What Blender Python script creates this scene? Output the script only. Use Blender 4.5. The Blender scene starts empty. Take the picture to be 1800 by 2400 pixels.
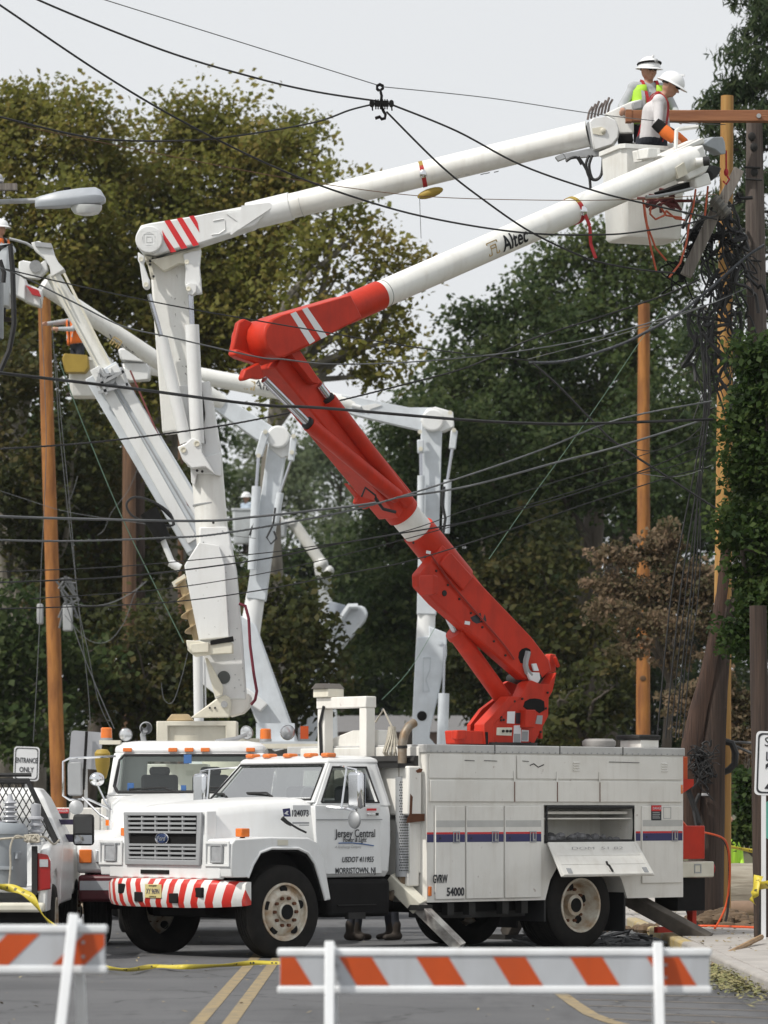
import bpy, bmesh, math, random
import numpy as np
from mathutils import Vector, Matrix, geometry
R = math.radians
random.seed(7); RNG = np.random.default_rng(11)
sc = bpy.context.scene
COL = sc.collection

# ---------------------------------------------------------------- camera, light, exposure
F = 9000.0; YH = 1900.0; CAMH = 1.6       # focal length and horizon row in photo pixels (1800 x 2400), eye height in metres
cd = bpy.data.cameras.new('camera'); cam = bpy.data.objects.new('camera', cd); COL.objects.link(cam)
cam.location = (0, 0, CAMH); cam.rotation_euler = (R(90), 0, 0)
cd.sensor_fit = 'HORIZONTAL'; cd.sensor_width = 36; cd.lens = 36 * F / 1800
cd.shift_y = (YH - 1200) / 1800; cd.clip_start = 0.5; cd.clip_end = 2000
cd.dof.use_dof = True; cd.dof.focus_distance = 44.5; cd.dof.aperture_fstop = 4.5
sc.camera = cam

SUN_AZ, SUN_EL = R(-124), R(50)      # azimuth from +Y (view direction), clockwise positive
sdir = Vector((math.sin(SUN_AZ) * math.cos(SUN_EL), math.cos(SUN_AZ) * math.cos(SUN_EL), math.sin(SUN_EL)))
w = bpy.data.worlds.new('World'); sc.world = w; w.use_nodes = True
nt = w.node_tree; nt.nodes.clear()
sky = nt.nodes.new('ShaderNodeTexSky'); sky.sky_type = 'NISHITA'; sky.sun_disc = False
sky.sun_elevation = SUN_EL; sky.sun_rotation = SUN_AZ; sky.air_density = 1.0; sky.dust_density = 4.0
hs = nt.nodes.new('ShaderNodeHueSaturation'); hs.inputs['Saturation'].default_value = 0.35
mx = nt.nodes.new('ShaderNodeMix'); mx.data_type = 'RGBA'; mx.inputs['Factor'].default_value = 0.86   # high thin overcast
mx.inputs['B'].default_value = (8.75, 8.95, 9.15, 1)
bg = nt.nodes.new('ShaderNodeBackground'); bg.inputs['Strength'].default_value = 0.10
wo = nt.nodes.new('ShaderNodeOutputWorld')
nt.links.new(sky.outputs[0], hs.inputs['Color']); nt.links.new(hs.outputs[0], mx.inputs['A'])
nt.links.new(mx.outputs['Result'], bg.inputs['Color']); nt.links.new(bg.outputs[0], wo.inputs['Surface'])
sl = bpy.data.lights.new('sun', 'SUN'); so = bpy.data.objects.new('sun', sl); COL.objects.link(so)
sl.energy = 3.3; sl.angle = R(1.5); sl.color = (1.0, 0.955, 0.88)
so.rotation_euler = (-sdir).to_track_quat('-Z', 'Y').to_euler(); so.location = sdir * 120
sc.view_settings.view_transform = 'Standard'; sc.view_settings.look = 'None'
sc.view_settings.gamma = 1.0; sc.view_settings.use_curve_mapping = False
sc.view_settings.exposure = 0.0
sc.cycles.max_bounces = 6; sc.cycles.transparent_max_bounces = 12
sc.cycles.diffuse_bounces = 3; sc.cycles.glossy_bounces = 3

# ---------------------------------------------------------------- measuring helpers
def P(px, py, Y): return Vector(((px - 900) * Y / F, Y, CAMH - (py - YH) * Y / F))
def ground(px, py):
    Y = CAMH * F / (py - YH); return Vector(((px - 900) * Y / F, Y, 0))
def hit(px, py, p0, n):                      # point of a plane seen at a photo pixel
    o = Vector((0, 0, CAMH)); d = Vector(((px - 900) / F, 1, -(py - YH) / F))
    return o + d * ((Vector(p0) - o).dot(n) / d.dot(n))
def crv0(pts, n=6):
    q = [pts[0]] + list(pts) + [pts[-1]]; out = []
    for i in range(1, len(q)-2):
        p0, p1, p2, p3 = (Vector(v) for v in q[i-1:i+3])
        for k in range(n):
            t = k/n; out.append(.5*((2*p1)+(p2-p0)*t+(2*p0-5*p1+4*p2-p3)*t*t+(3*p1-p0-3*p2+p3)*t**3))
    out.append(Vector(q[-1])); return out
def zz(x0, y0, s, *pts): return [(x0 + x / s, y0 + y / s) for x, y in pts]

# ---------------------------------------------------------------- mesh builder
WM = {}
class MB:
    def __init__(s): s.v = []; s.f = []; s.m = []; s.cur = 0
    def add(s, vs, fs):
        o = len(s.v); s.v += [tuple(v) for v in vs]
        for f in fs: s.f.append(tuple(i + o for i in f)); s.m.append(s.cur)
        return s
    def box(s, x0, x1, y0, y1, z0, z1):
        return s.add([(x, y, z) for x in (x0, x1) for y in (y0, y1) for z in (z0, z1)],
            [(0,1,3,2),(4,6,7,5),(0,4,5,1),(2,3,7,6),(0,2,6,4),(1,5,7,3)])
    def bar(s, a, b, w, h, up=(0,0,1), w1=None, h1=None):
        a = Vector(a); b = Vector(b); d = (b - a).normalized(); up = Vector(up)
        x = d.cross(up)
        if x.length < 1e-4: x = d.cross(Vector((1,0,0)))
        x.normalize(); y = x.cross(d)
        vs = []
        for p, ww, hh in ((a, w, h), (b, w1 or w, h1 or h)):
            vs += [p + x*ww/2*i + y*hh/2*j for i, j in ((-1,-1),(1,-1),(1,1),(-1,1))]
        return s.add(vs, [(3,2,1,0),(4,5,6,7),(0,1,5,4),(1,2,6,5),(2,3,7,6),(3,0,4,7)])
    def ring(s, c, d, r, n, ref=None):
        d = Vector(d).normalized(); ref = Vector(ref or ((0,0,1) if abs(d.z) < .9 else (1,0,0)))
        x = d.cross(ref).normalized(); y = d.cross(x)
        return [Vector(c) + x*r*math.cos(2*math.pi*i/n) + y*r*math.sin(2*math.pi*i/n) for i in range(n)]
    def cyl(s, a, b, r, r1=None, n=16):
        a = Vector(a); b = Vector(b); d = b - a
        return s.loft([s.ring(a, d, r, n), s.ring(b, d, r if r1 is None else r1, n)])
    def loft(s, rings, caps=True):
        n = len(rings[0]); vs = [p for r in rings for p in r]; fs = []
        for k in range(len(rings)-1):
            for i in range(n):
                j = (i+1) % n; fs.append((k*n+i, k*n+j, (k+1)*n+j, (k+1)*n+i))
        if caps: fs.append(tuple(range(n-1, -1, -1))); fs.append(tuple((len(rings)-1)*n + i for i in range(n)))
        return s.add(vs, fs)
    def tube(s, pts, r, n=6, r1=None):
        pts = [Vector(p) for p in pts]; m = len(pts); rs = []
        ref = None
        for i, p in enumerate(pts):
            d = (pts[min(i+1, m-1)] - pts[max(i-1, 0)]).normalized()
            if ref is None: ref = Vector((0,0,1)) if abs(d.z) < .8 else Vector((1,0,0))
            x = d.cross(ref).normalized(); y = d.cross(x); ref = y * -1 if y.dot(ref) < 0 else y
            rr = r if r1 is None else r + (r1 - r) * i / (m-1)
            rs.append([p + x*rr*math.cos(2*math.pi*k/n) + y*rr*math.sin(2*math.pi*k/n) for k in range(n)])
        return s.loft(rs)
    def prism(s, pts, vec):
        pts = [Vector(p) for p in pts]; vec = Vector(vec); n = len(pts)
        tri = geometry.tessellate_polygon([pts])
        nr = Vector((0,0,0))
        for i in range(n): nr += pts[i].cross(pts[(i+1) % n])
        fl = nr.dot(vec) > 0
        vs = pts + [p + vec for p in pts]; fs = []
        for t in tri:
            t = tuple(t)
            tn = (pts[t[1]]-pts[t[0]]).cross(pts[t[2]]-pts[t[0]])
            if tn.dot(vec) > 0: t = t[::-1]
            fs.append(t); fs.append(tuple(i + n for i in t[::-1]))
        for i in range(n):
            j = (i+1) % n; q = (i, j, j+n, i+n); fs.append(q if fl else q[::-1])
        return s.add(vs, fs)
    def frame(s, outer, inner, vec):             # a panel with one opening
        n = len(outer); vec = Vector(vec); o = [Vector(p) for p in outer]; q = [Vector(p) for p in inner]
        vs = o + q + [p + vec for p in o] + [p + vec for p in q]; fs = []
        for i in range(n):
            j = (i+1) % n
            fs += [(i, j, n+j, n+i), (2*n+j, 2*n+i, 3*n+i, 3*n+j), (j, i, 2*n+i, 2*n+j), (n+i, n+j, 3*n+j, 3*n+i)]
        return s.add(vs, fs)
    def lathe(s, prof, c, ax, n=24):
        c = Vector(c); ax = Vector(ax).normalized()
        return s.loft([s.ring(c + ax*h, ax, max(r, 1e-4), n) for r, h in prof], caps=False)
    def ball(s, c, r, n=12, m=8):
        c = Vector(c); r = Vector((r, r, r)) if not hasattr(r, '__len__') else Vector(r)
        rs = []
        for k in range(m+1):
            t = math.pi * k / m; q = max(math.sin(t), 1e-3)
            rs.append([c + Vector((r.x*q*math.cos(2*math.pi*i/n), r.y*q*math.sin(2*math.pi*i/n), -r.z*math.cos(t))) for i in range(n)])
        return s.loft(rs)
    def build(s, name, mat, parent=None, world=False, bevel=0, smooth=35, mw=None):
        me = bpy.data.meshes.new(name); me.from_pydata(s.v, [], s.f)
        mats = mat if isinstance(mat, (list, tuple)) else [mat]
        for m in mats: me.materials.append(m)
        if len(mats) > 1: me.polygons.foreach_set('material_index', s.m)
        bm = bmesh.new(); bm.from_mesh(me); bmesh.ops.recalc_face_normals(bm, faces=bm.faces); bm.to_mesh(me); bm.free()
        if smooth:
            me.polygons.foreach_set('use_smooth', [True]*len(me.polygons)); me.set_sharp_from_angle(angle=R(smooth))
        return link(name, me, parent, world, bevel, mw)
def link(name, me, parent=None, world=False, bevel=0, mw=None):
    o = bpy.data.objects.new(name, me); COL.objects.link(o)
    want = mw if mw is not None else (Matrix.Identity(4) if (world or parent is None) else WM.get(parent.name, Matrix.Identity(4)))
    if parent is not None:
        o.parent = parent; o.matrix_parent_inverse = WM.get(parent.name, Matrix.Identity(4)).inverted() @ want
    elif mw is not None: o.matrix_world = mw
    WM[o.name] = want
    if bevel:
        b = o.modifiers.new('bevel', 'BEVEL'); b.width = bevel; b.segments = 2; b.limit_method = 'ANGLE'; b.angle_limit = R(40)
    return o
def tag(o, label, cat, group=None):
    o['label'] = label; o['category'] = cat
    if group: o['group'] = group
    return o
def thing(name, label, cat, loc=(0,0,0), rz=0, group=None):
    o = bpy.data.objects.new(name, None); COL.objects.link(o); o.empty_display_size = .2
    o.location = loc; o.rotation_euler = (0,0,rz); WM[o.name] = Matrix.Translation(Vector(loc)) @ Matrix.Rotation(rz, 4, 'Z')
    return tag(o, label, cat, group)
def struct(o, kind='structure'): o['kind'] = kind; return o
def text(body, size, mat, parent, c, xdir, ydir, world=False, name='lettering', shear=0, sx=1.0, lift=.003, align='CENTER', bold=.0):
    cu = bpy.data.curves.new('txt', 'FONT'); cu.body = body; cu.size = size; cu.align_x = align; cu.align_y = 'CENTER'
    cu.shear = shear; cu.resolution_u = 3; cu.extrude = 0.0008; cu.offset = bold*size
    ob = bpy.data.objects.new('txt', cu); COL.objects.link(ob)
    bpy.context.view_layer.update()
    me = bpy.data.meshes.new_from_object(ob.evaluated_get(bpy.context.evaluated_depsgraph_get()))
    bpy.data.objects.remove(ob)
    x = Vector(xdir).normalized(); y = Vector(ydir).normalized(); n = x.cross(y)
    for v in me.vertices:
        q = v.co.copy(); v.co = Vector(c) + x*q.x*sx + y*q.y + n*(q.z + lift)
    me.materials.clear(); me.materials.append(mat); me.name = name
    return link(name, me, parent, world)

# ---------------------------------------------------------------- materials
MATS = {}
def newmat(name):
    m = bpy.data.materials.new(name); m.use_nodes = True; t = m.node_tree; t.nodes.clear()
    o = t.nodes.new('ShaderNodeOutputMaterial'); b = t.nodes.new('ShaderNodeBsdfPrincipled')
    t.links.new(b.outputs[0], o.inputs['Surface']); return m, t, b, o
def nd(t, typ, **k):
    n = t.nodes.new(typ)
    for a, v in k.items():
        if a in n.inputs: n.inputs[a].default_value = v
        else: setattr(n, a, v)
    return n
def mixc(t, fac, a, b):
    n = t.nodes.new('ShaderNodeMix'); n.data_type = 'RGBA'
    for s, v in (('Factor', fac), ('A', a), ('B', b)):
        if hasattr(v, 'is_output'): t.links.new(v, n.inputs[s])
        else: n.inputs[s].default_value = v if s == 'Factor' else (*v, 1)
    return n.outputs['Result']
def math_(t, op, a, b=0.0, clamp=False):
    n = t.nodes.new('ShaderNodeMath'); n.operation = op; n.use_clamp = clamp
    for i, v in enumerate((a, b)):
        if hasattr(v, 'is_output'): t.links.new(v, n.inputs[i])
        else: n.inputs[i].default_value = v
    return n.outputs[0]
def noise(t, scale, stretch=(1,1,1), detail=4, lo=.4, hi=.65, coord='Object'):
    tc = t.nodes.new('ShaderNodeTexCoord'); mp = t.nodes.new('ShaderNodeMapping'); mp.inputs['Scale'].default_value = stretch
    t.links.new(tc.outputs[coord], mp.inputs[0])
    n = nd(t, 'ShaderNodeTexNoise', Scale=scale, Detail=detail, Roughness=.6); t.links.new(mp.outputs[0], n.inputs['Vector'])
    r = t.nodes.new('ShaderNodeMapRange'); r.inputs[1].default_value = lo; r.inputs[2].default_value = hi
    t.links.new(n.outputs[0], r.inputs[0]); return r.outputs[0]
def bump(t, b, h, strength=.3, dist=.01):
    n = nd(t, 'ShaderNodeBump', Strength=strength, Distance=dist); t.links.new(h, n.inputs['Height']); t.links.new(n.outputs[0], b.inputs['Normal'])
def mat(name, col, rough=.5, metal=0, var=.15, scale=4, col2=None, bmp=0, bscale=40, stretch=(1,1,1), spec=.5, coat=0, streak=0, streakcol=(.25,.2,.15), rust=0):
    if name in MATS: return MATS[name]
    m, t, b, o = newmat(name)
    c2 = col2 or tuple(c*(1-var) for c in col)
    c = mixc(t, noise(t, scale, stretch, lo=.35, hi=.7), col, c2)
    if streak:
        k = math_(t, 'MULTIPLY', noise(t, 9, (1,1,.12), lo=.5, hi=.8), streak); c = mixc(t, k, c, streakcol)
        k = math_(t, 'MULTIPLY', noise(t, 2.2, lo=.5, hi=.75), streak*.7); c = mixc(t, k, c, streakcol)
    if rust:
        k = math_(t, 'MULTIPLY', noise(t, 7, lo=.69, hi=.74), rust); c = mixc(t, k, c, (.16,.06,.025))
    t.links.new(c, b.inputs['Base Color'])
    b.inputs['Roughness'].default_value = rough; b.inputs['Metallic'].default_value = metal
    b.inputs['Specular IOR Level'].default_value = spec; b.inputs['Coat Weight'].default_value = coat
    if bmp: bump(t, b, noise(t, bscale, stretch, lo=.2, hi=.8), bmp, .01)
    MATS[name] = m; return m
def leafmat(name, a, b_, c_):
    m, t, b, o = newmat(name)
    at = t.nodes.new('ShaderNodeAttribute'); at.attribute_name = 'tint'
    rp = t.nodes.new('ShaderNodeValToRGB'); e = rp.color_ramp.elements
    e[0].color = (*a, 1); e[1].color = (*c_, 1); x = e.new(.5); x.color = (*b_, 1)
    t.links.new(at.outputs['Fac'], rp.inputs[0])
    t.links.new(rp.outputs[0], b.inputs['Base Color']); b.inputs['Roughness'].default_value = .6; b.inputs['Specular IOR Level'].default_value = .18
    tr = t.nodes.new('ShaderNodeBsdfTranslucent'); t.links.new(rp.outputs[0], tr.inputs[0])
    ms = t.nodes.new('ShaderNodeMixShader'); ms.inputs[0].default_value = .45
    t.links.new(b.outputs[0], ms.inputs[1]); t.links.new(tr.outputs[0], ms.inputs[2]); t.links.new(ms.outputs[0], o.inputs['Surface'])
    MATS[name] = m; return m
def glassmat(name, tint, gl=.12):
    m, t, b, o = newmat(name)
    tr = nd(t, 'ShaderNodeBsdfTransparent', Color=(*tint, 1)); g = nd(t, 'ShaderNodeBsdfGlossy', Roughness=.03)
    fr = nd(t, 'ShaderNodeFresnel', IOR=1.5); ms = t.nodes.new('ShaderNodeMixShader')
    k = math_(t, 'ADD', math_(t, 'MULTIPLY', fr.outputs[0], .45), gl, True)
    t.links.new(k, ms.inputs[0]); t.links.new(tr.outputs[0], ms.inputs[1]); t.links.new(g.outputs[0], ms.inputs[2]); t.links.new(ms.outputs[0], o.inputs['Surface'])
    MATS[name] = m; return m
WHITE = mat('white_paint', (.76,.77,.77), .35, var=.06, scale=2, streak=.22, streakcol=(.5,.47,.42), coat=.2)
WHITE2 = mat('worn_white_paint', (.79,.775,.73), .45, var=.08, scale=2, streak=.34, streakcol=(.46,.41,.34), rust=.5)
BOOMW = mat('white_fibreglass', (.80,.80,.77), .4, var=.07, scale=3, streak=.3, streakcol=(.45,.40,.33))
CREAM = mat('cream_paint', (.74,.71,.60), .5, streak=.2, streakcol=(.4,.32,.2))
PALE = mat('pale_grey_paint', (.62,.66,.70), .45, streak=.12)
RED = mat('red_paint', (.56,.034,.013), .48, var=.22, scale=3, streak=.36, streakcol=(.19,.02,.012), spec=.3, bmp=.15, bscale=12)
REDD = mat('red_vinyl', (.62,.02,.025), .4, var=.1)
BLACK = mat('black_rubber', (.018,.018,.019), .7, var=.3, bmp=.2, bscale=30)
TYRE = mat('tyre_rubber', (.012,.0115,.011), .9, var=.3, col2=(.022,.02,.018), scale=6, spec=.2)
DARK = mat('dark_steel', (.026,.025,.024), .65, metal=.3, var=.4, rust=.3)
UNDER = mat('chassis_black', (.010,.0095,.0095), .85, var=.4, spec=.25)
CHROME = mat('chrome', (.75,.76,.78), .12, metal=1, var=.1)
ROD = mat('polished_rod', (.55,.56,.60), .25, metal=1, var=.15)
STEEL = mat('galvanised_steel', (.42,.43,.44), .5, metal=.4, var=.2, scale=8)
GREYP = mat('grey_plastic', (.33,.34,.35), .45, var=.1)
GREYB = mat('grey_can_paint', (.33,.36,.39), .45, var=.12, streak=.15, streakcol=(.2,.19,.18))
AMBER = mat('amber_lens', (.75,.18,.02), .2, var=.15, coat=.5)
REDL = mat('red_lens', (.35,.01,.01), .15, var=.15, coat=.6)
CLEARL = mat('headlight_lens', (.62,.64,.66), .15, metal=.5, var=.25, scale=14)
ORANGE = mat('orange_sheeting', (.55,.075,.006), .5, var=.14, streak=.25, streakcol=(.30,.06,.02))
SHEET = mat('white_sheeting', (.48,.50,.53), .45, var=.07, streak=.25, streakcol=(.25,.24,.23))
PLAST = mat('white_plastic', (.77,.79,.81), .4, var=.08, streak=.2, streakcol=(.45,.43,.40))
NAVY = mat('navy_vinyl', (.028,.028,.12), .4, var=.1)
INK = mat('black_lettering', (.02,.022,.028), .5, var=.1)
INKG = mat('grey_lettering', (.42,.42,.42), .5, var=.1)
GOLD = mat('gold_lettering', (.42,.30,.12), .5, var=.1)
BLUEL = mat('blue_lettering', (.05,.14,.36), .5, var=.1)
PLATEY = mat('plate_yellow', (.72,.62,.28), .5, var=.2)
EXH = mat('rusty_exhaust', (.26,.23,.19), .55, metal=.5, var=.4, scale=9, col2=(.2,.13,.07))
RIM = mat('rusty_rim', (.62,.60,.52), .5, var=.2, scale=6, col2=(.34,.22,.12), rust=.9)
RUST = mat('rust', (.14,.05,.02), .85, var=.4)
NEWPOLE = mat('new_pole_wood', (.40,.165,.036), .75, var=.3, col2=(.17,.058,.014), scale=2.6, stretch=(3,3,.4), bmp=.5, bscale=8, streak=.55, streakcol=(.16,.06,.015))
OLDPOLE = mat('old_pole_wood', (.068,.044,.033), .9, var=.4, col2=(.024,.017,.014), scale=4, stretch=(8,8,.25), bmp=.8, bscale=8)
GREYWOOD = mat('weathered_wood', (.27,.245,.22), .9, col2=(.11,.095,.085), scale=4, stretch=(9,9,.3), bmp=.8, bscale=8)
ARMWOOD = mat('treated_crossarm', (.30,.125,.055), .75, col2=(.20,.075,.035), scale=3, stretch=(.4,7,7), bmp=.3, bscale=8)
BARK = mat('tree_bark', (.085,.07,.055), .95, col2=(.04,.032,.026), scale=3, stretch=(3,3,.5), bmp=.9, bscale=6)
BARKG = mat('pale_bark', (.20,.185,.155), .95, col2=(.09,.08,.065), scale=2, stretch=(2,2,.6), bmp=.8, bscale=6)
SKIN = mat('skin', (.44,.24,.16), .55, var=.12)
HAIR = mat('dark_hair', (.03,.022,.016), .7, var=.3)
SHIRTW = mat('white_cotton', (.62,.60,.61), .85, var=.12, scale=7, bmp=.5, bscale=9)
SHIRTG = mat('grey_cotton', (.42,.44,.46), .85, var=.15, scale=7, bmp=.5, bscale=9)
JEANS = mat('dark_denim', (.022,.025,.035), .9, var=.25)
BOOT = mat('brown_boot', (.035,.026,.02), .8, var=.3)
LIME = mat('lime_fabric', (.42,.72,.05), .7, var=.12)
ORF = mat('orange_fabric', (.80,.17,.02), .7, var=.12)
REDF = mat('red_webbing', (.45,.02,.025), .7, var=.2)
HELM = mat('white_helmet', (.80,.81,.82), .3, var=.04, coat=.3)
YEL = mat('yellow_tape', (.62,.50,.05), .45, var=.12)
YELB = mat('ochre_rubber', (.38,.26,.04), .6, var=.2)
TAN = mat('tan_auger', (.55,.42,.24), .6, var=.3, rust=.3)
ROPE = mat('rope', (.50,.46,.38), .9, var=.3, scale=30)
CABLE = mat('black_cable', (.016,.016,.017), .6, var=.3)
CABLEG = mat('grey_cable', (.12,.125,.13), .55, var=.2)
CABLEO = mat('orange_hose', (.75,.10,.02), .5, var=.15)
CABLEB = mat('brown_wire', (.16,.08,.035), .6, var=.2)
CABLEN = mat('green_rope', (.16,.27,.20), .7, var=.2)
MIRR = mat('mirror_glass', (.35,.36,.38), .04, metal=1, var=.05)
SEAT = mat('seat_vinyl', (.05,.055,.06), .7, var=.2)
INTER = mat('cab_interior', (.16,.175,.175), .8, var=.15)
GLASS = glassmat('windscreen_glass', (.72,.80,.76), .06)
GLASSP = glassmat('pale_windscreen_glass', (.82,.88,.85), .10)
SIGNW = mat('sign_white', (.74,.75,.77), .4, var=.06)
SIGNBK = mat('sign_back', (.36,.37,.40), .5, var=.1)
SIGNG = mat('sign_green', (.10,.34,.27), .45, var=.08)
CONC = mat('concrete', (.40,.375,.35), .9, col2=(.30,.28,.26), scale=2.5, bmp=.3, bscale=60)
YCONC = mat('yellow_kerb_paint', (.42,.31,.11), .85, col2=(.36,.32,.25), scale=5, bmp=.3, bscale=50)
LOG = mat('sawn_log_bark', (.34,.31,.25), .95, col2=(.20,.17,.13), scale=3, stretch=(.5,4,4), bmp=1, bscale=5)
SOIL = mat('soil', (.17,.115,.07), .95, col2=(.10,.07,.045), scale=6, bmp=1, bscale=14)

def stripemat(name, period, k, a, b):
    m, t, bs, o = newmat(name)
    tc = t.nodes.new('ShaderNodeTexCoord'); sp = t.nodes.new('ShaderNodeSeparateXYZ'); t.links.new(tc.outputs['Object'], sp.inputs[0])
    u = math_(t, 'ABSOLUTE', math_(t, 'SUBTRACT', sp.outputs[1], -.18)); u = math_(t, 'ADD', u, math_(t, 'MULTIPLY', sp.outputs[2], k)); u = math_(t, 'ADD', u, 50.03)
    f = math_(t, 'GREATER_THAN', math_(t, 'MODULO', u, period), period*.5)
    c = mixc(t, f, a, b); c = mixc(t, math_(t, 'MULTIPLY', noise(t, 6, lo=.55, hi=.75), .3), c, (.35,.3,.27))
    t.links.new(c, bs.inputs['Base Color']); bs.inputs['Roughness'].default_value = .4
    return m
BUMPST = stripemat('bumper_stripes', .19, -.28, (.74,.74,.72), (.58,.03,.02))
# ---------------------------------------------------------------- the ground
def asphalt():
    m, t, b, o = newmat('asphalt')
    c = mixc(t, noise(t, .35, detail=6, lo=.35, hi=.7), (.118,.119,.124), (.072,.073,.078))
    c = mixc(t, math_(t, 'MULTIPLY', noise(t, 90, detail=2, lo=.45, hi=.75), .5), c, (.19,.19,.19))
    c = mixc(t, math_(t, 'MULTIPLY', noise(t, 1.1, (1,.12,1), lo=.54, hi=.66), .6), c, (.055,.055,.058))
    c = mixc(t, math_(t, 'MULTIPLY', noise(t, 1.7, lo=.64, hi=.74), .6), c, (.035,.034,.034))
    vo = nd(t, 'ShaderNodeTexVoronoi', feature='DISTANCE_TO_EDGE', Scale=.45); tc = t.nodes.new('ShaderNodeTexCoord')
    nn = nd(t, 'ShaderNodeTexNoise', Scale=1.2, Detail=5); t.links.new(tc.outputs['Object'], nn.inputs['Vector'])
    va = nd(t, 'ShaderNodeVectorMath', operation='ADD'); t.links.new(tc.outputs['Object'], va.inputs[0]); t.links.new(nn.outputs['Color'], va.inputs[1]); t.links.new(va.outputs[0], vo.inputs['Vector'])
    cr = math_(t, 'LESS_THAN', vo.outputs['Distance'], .010); c = mixc(t, math_(t, 'MULTIPLY', cr, .5), c, (.03,.03,.03))
    t.links.new(c, b.inputs['Base Color']); b.inputs['Roughness'].default_value = .85; b.inputs['Specular IOR Level'].default_value = .3
    bump(t, b, noise(t, 120, detail=2, lo=.2, hi=.8), .5, .006); return m
ASPH = asphalt()
GRASS = mat('ground_cover', (.07,.085,.03), .95, col2=(.09,.065,.04), scale=1.2, bmp=1, bscale=20)
YPAINT = mat('worn_yellow_line', (.33,.245,.12), .85, col2=(.15,.13,.10), scale=7)
WPAINT = mat('worn_white_line', (.42,.42,.42), .8, col2=(.2,.2,.2), scale=5)
def plane(x0, x1, y0, y1, z): return MB().add([(x0,y0,z),(x1,y0,z),(x1,y1,z),(x0,y1,z)], [(0,1,2,3)])
struct(plane(-900, 900, -60, 1400, -.02).build('ground', GRASS))
struct(plane(-6.2, 3.35, -20, 300, 0).build('road', ASPH))
KX = 3.35
def line_strip(pts, wd, z): 
    m = MB()
    for a, b in zip(pts[:-1], pts[1:]):
        a = Vector(a); b = Vector(b); d = (b-a).normalized(); q = Vector((-d.y, d.x, 0))*wd/2
        m.add([a-q+Vector((0,0,z)), a+q+Vector((0,0,z)), b+q+Vector((0,0,z)), b-q+Vector((0,0,z))], [(0,3,2,1)])
    return m
for xx in (-1.40, -1.16):
    struct(line_strip([(xx, y, 0) for y in range(8, 121, 14)], .11, .004).build('centre_line', YPAINT))
g = ground
cu = [g(1310,2326), g(1345,2352), g(1385,2378), g(1430,2395), g(1500,2412), g(1560,2440)]
struct(line_strip(cu, .12, .004).build('painted_curve', YPAINT))
HATCH = mat('tan_hatch_line', (.26,.205,.14), .85, col2=(.13,.12,.11), scale=5)
for i in range(8):
    y = 2330 + i*13 + i*i*.4
    struct(line_strip([g(1335+i*22, y), g(1840, y+10+i*2)], .05, .004).build('hatch_line', HATCH))
struct(line_strip([g(1640,2305), g(1900,2330)], .09, .004).build('edge_line', WPAINT))
k = MB().box(KX, KX+.16, 20, 43.2, -.02, .13); struct(k.build('kerb', CONC, bevel=.03))
k = MB().box(KX, KX+.16, 43.2, 53, -.02, .125); struct(k.build('yellow_kerb', YCONC, bevel=.03))
k = MB().box(KX, KX+.16, 53, 140, -.02, .13); struct(k.build('kerb', CONC, bevel=.03))
sw = struct(MB().box(KX+.165, 6.6, 24, 110, -.02, .09).build('pavement', CONC))
y = 24.0; sme = {}
while y < 74:
    o = MB().box(KX+.17, 6.6, y+.008, y+1.492, .092, .125+random.uniform(-.004,.004)).build('slab', CONC, sw, bevel=.008); y += 1.5
kl = MB().box(-6.36, -6.2, 20, 140, -.02, .13); struct(kl.build('kerb', CONC, bevel=.03))
struct(MB().box(-8.6, -6.365, 20, 140, -.02, .11).build('pavement', CONC))

# ---------------------------------------------------------------- shared vehicle parts
def wheel(parent, c, ax, R_=.51, wd=.27, style='front', lab=None):
    c = Vector(c); ax = Vector(ax)
    h = wd/2; pr = [(R_*.60,-h*.95),(R_*.72,-h*1.02),(R_*.9,-h*.98),(R_*.97,-h*.85),(R_,-h*.7)]
    for q in (-.45,-.15,.15,.45):
        pr += [(R_,(q-.12)*h),(R_-.014,(q-.10)*h),(R_-.014,(q-.05)*h),(R_,(q-.03)*h)]
    pr += [(R_,h*.7),(R_*.97,h*.85),(R_*.9,h*.98),(R_*.72,h*1.02),(R_*.60,h*.95)]
    o = MB().lathe(pr, c, ax, 40).build('wheel', TYRE, parent)
    rr = R_*.60
    if style == 'front':
        pf = [(rr+.012,h*.96),(rr+.012,h*1.05),(rr-.012,h*1.05),(rr-.02,h*.80),(rr*.86,h*.72),(rr*.72,h*.98),(rr*.60,h*1.05),(rr*.5,h*.95),(rr*.34,h*.92),(rr*.34,h*1.25),(rr*.24,h*1.3),(0.001,h*1.3)]
    else:
        pf = [(rr+.012,h*.96),(rr+.012,h*1.05),(rr-.012,h*1.05),(rr-.03,h*.6),(rr*.84,-h*.2),(rr*.78,-h*.35),(rr*.5,-h*.35),(rr*.42,-h*.25),(rr*.40,h*.35),(rr*.33,h*.4),(0.001,h*.4)]
    MB().lathe(pf, c, ax, 36).build('rim', RIM, o)
    y = ax.cross(Vector((0,0,1))).normalized(); z = Vector((0,0,1))
    rl = (rr*.50, h*.95) if style == 'front' else (rr*.62, -h*.35)
    for i in range(5):
        a = 2*math.pi*i/5+.3; d = y*math.cos(a)+z*math.sin(a); q = .78 if style == 'front' else .70
        hh = h*.84 if style == 'front' else -h*.33
        MB().cyl(c+d*rr*q+ax*(hh-.015), c+d*rr*q+ax*(hh+.012), .048, n=16).build('hand_hole', UNDER, o)
    for i in range(10):
        a = 2*math.pi*i/10; d = y*math.cos(a)+z*math.sin(a)
        MB().cyl(c+d*rl[0]+ax*rl[1], c+d*rl[0]+ax*(rl[1]+.035), .02, n=6).build('wheel_nut', RUST, o)
    MB().cyl(c+ax*h*(.9 if style=='front' else .3), c+ax*h*(1.34 if style=='front' else .46), rr*.27, n=18).build('hub', UNDER, o)
    return o

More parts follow.
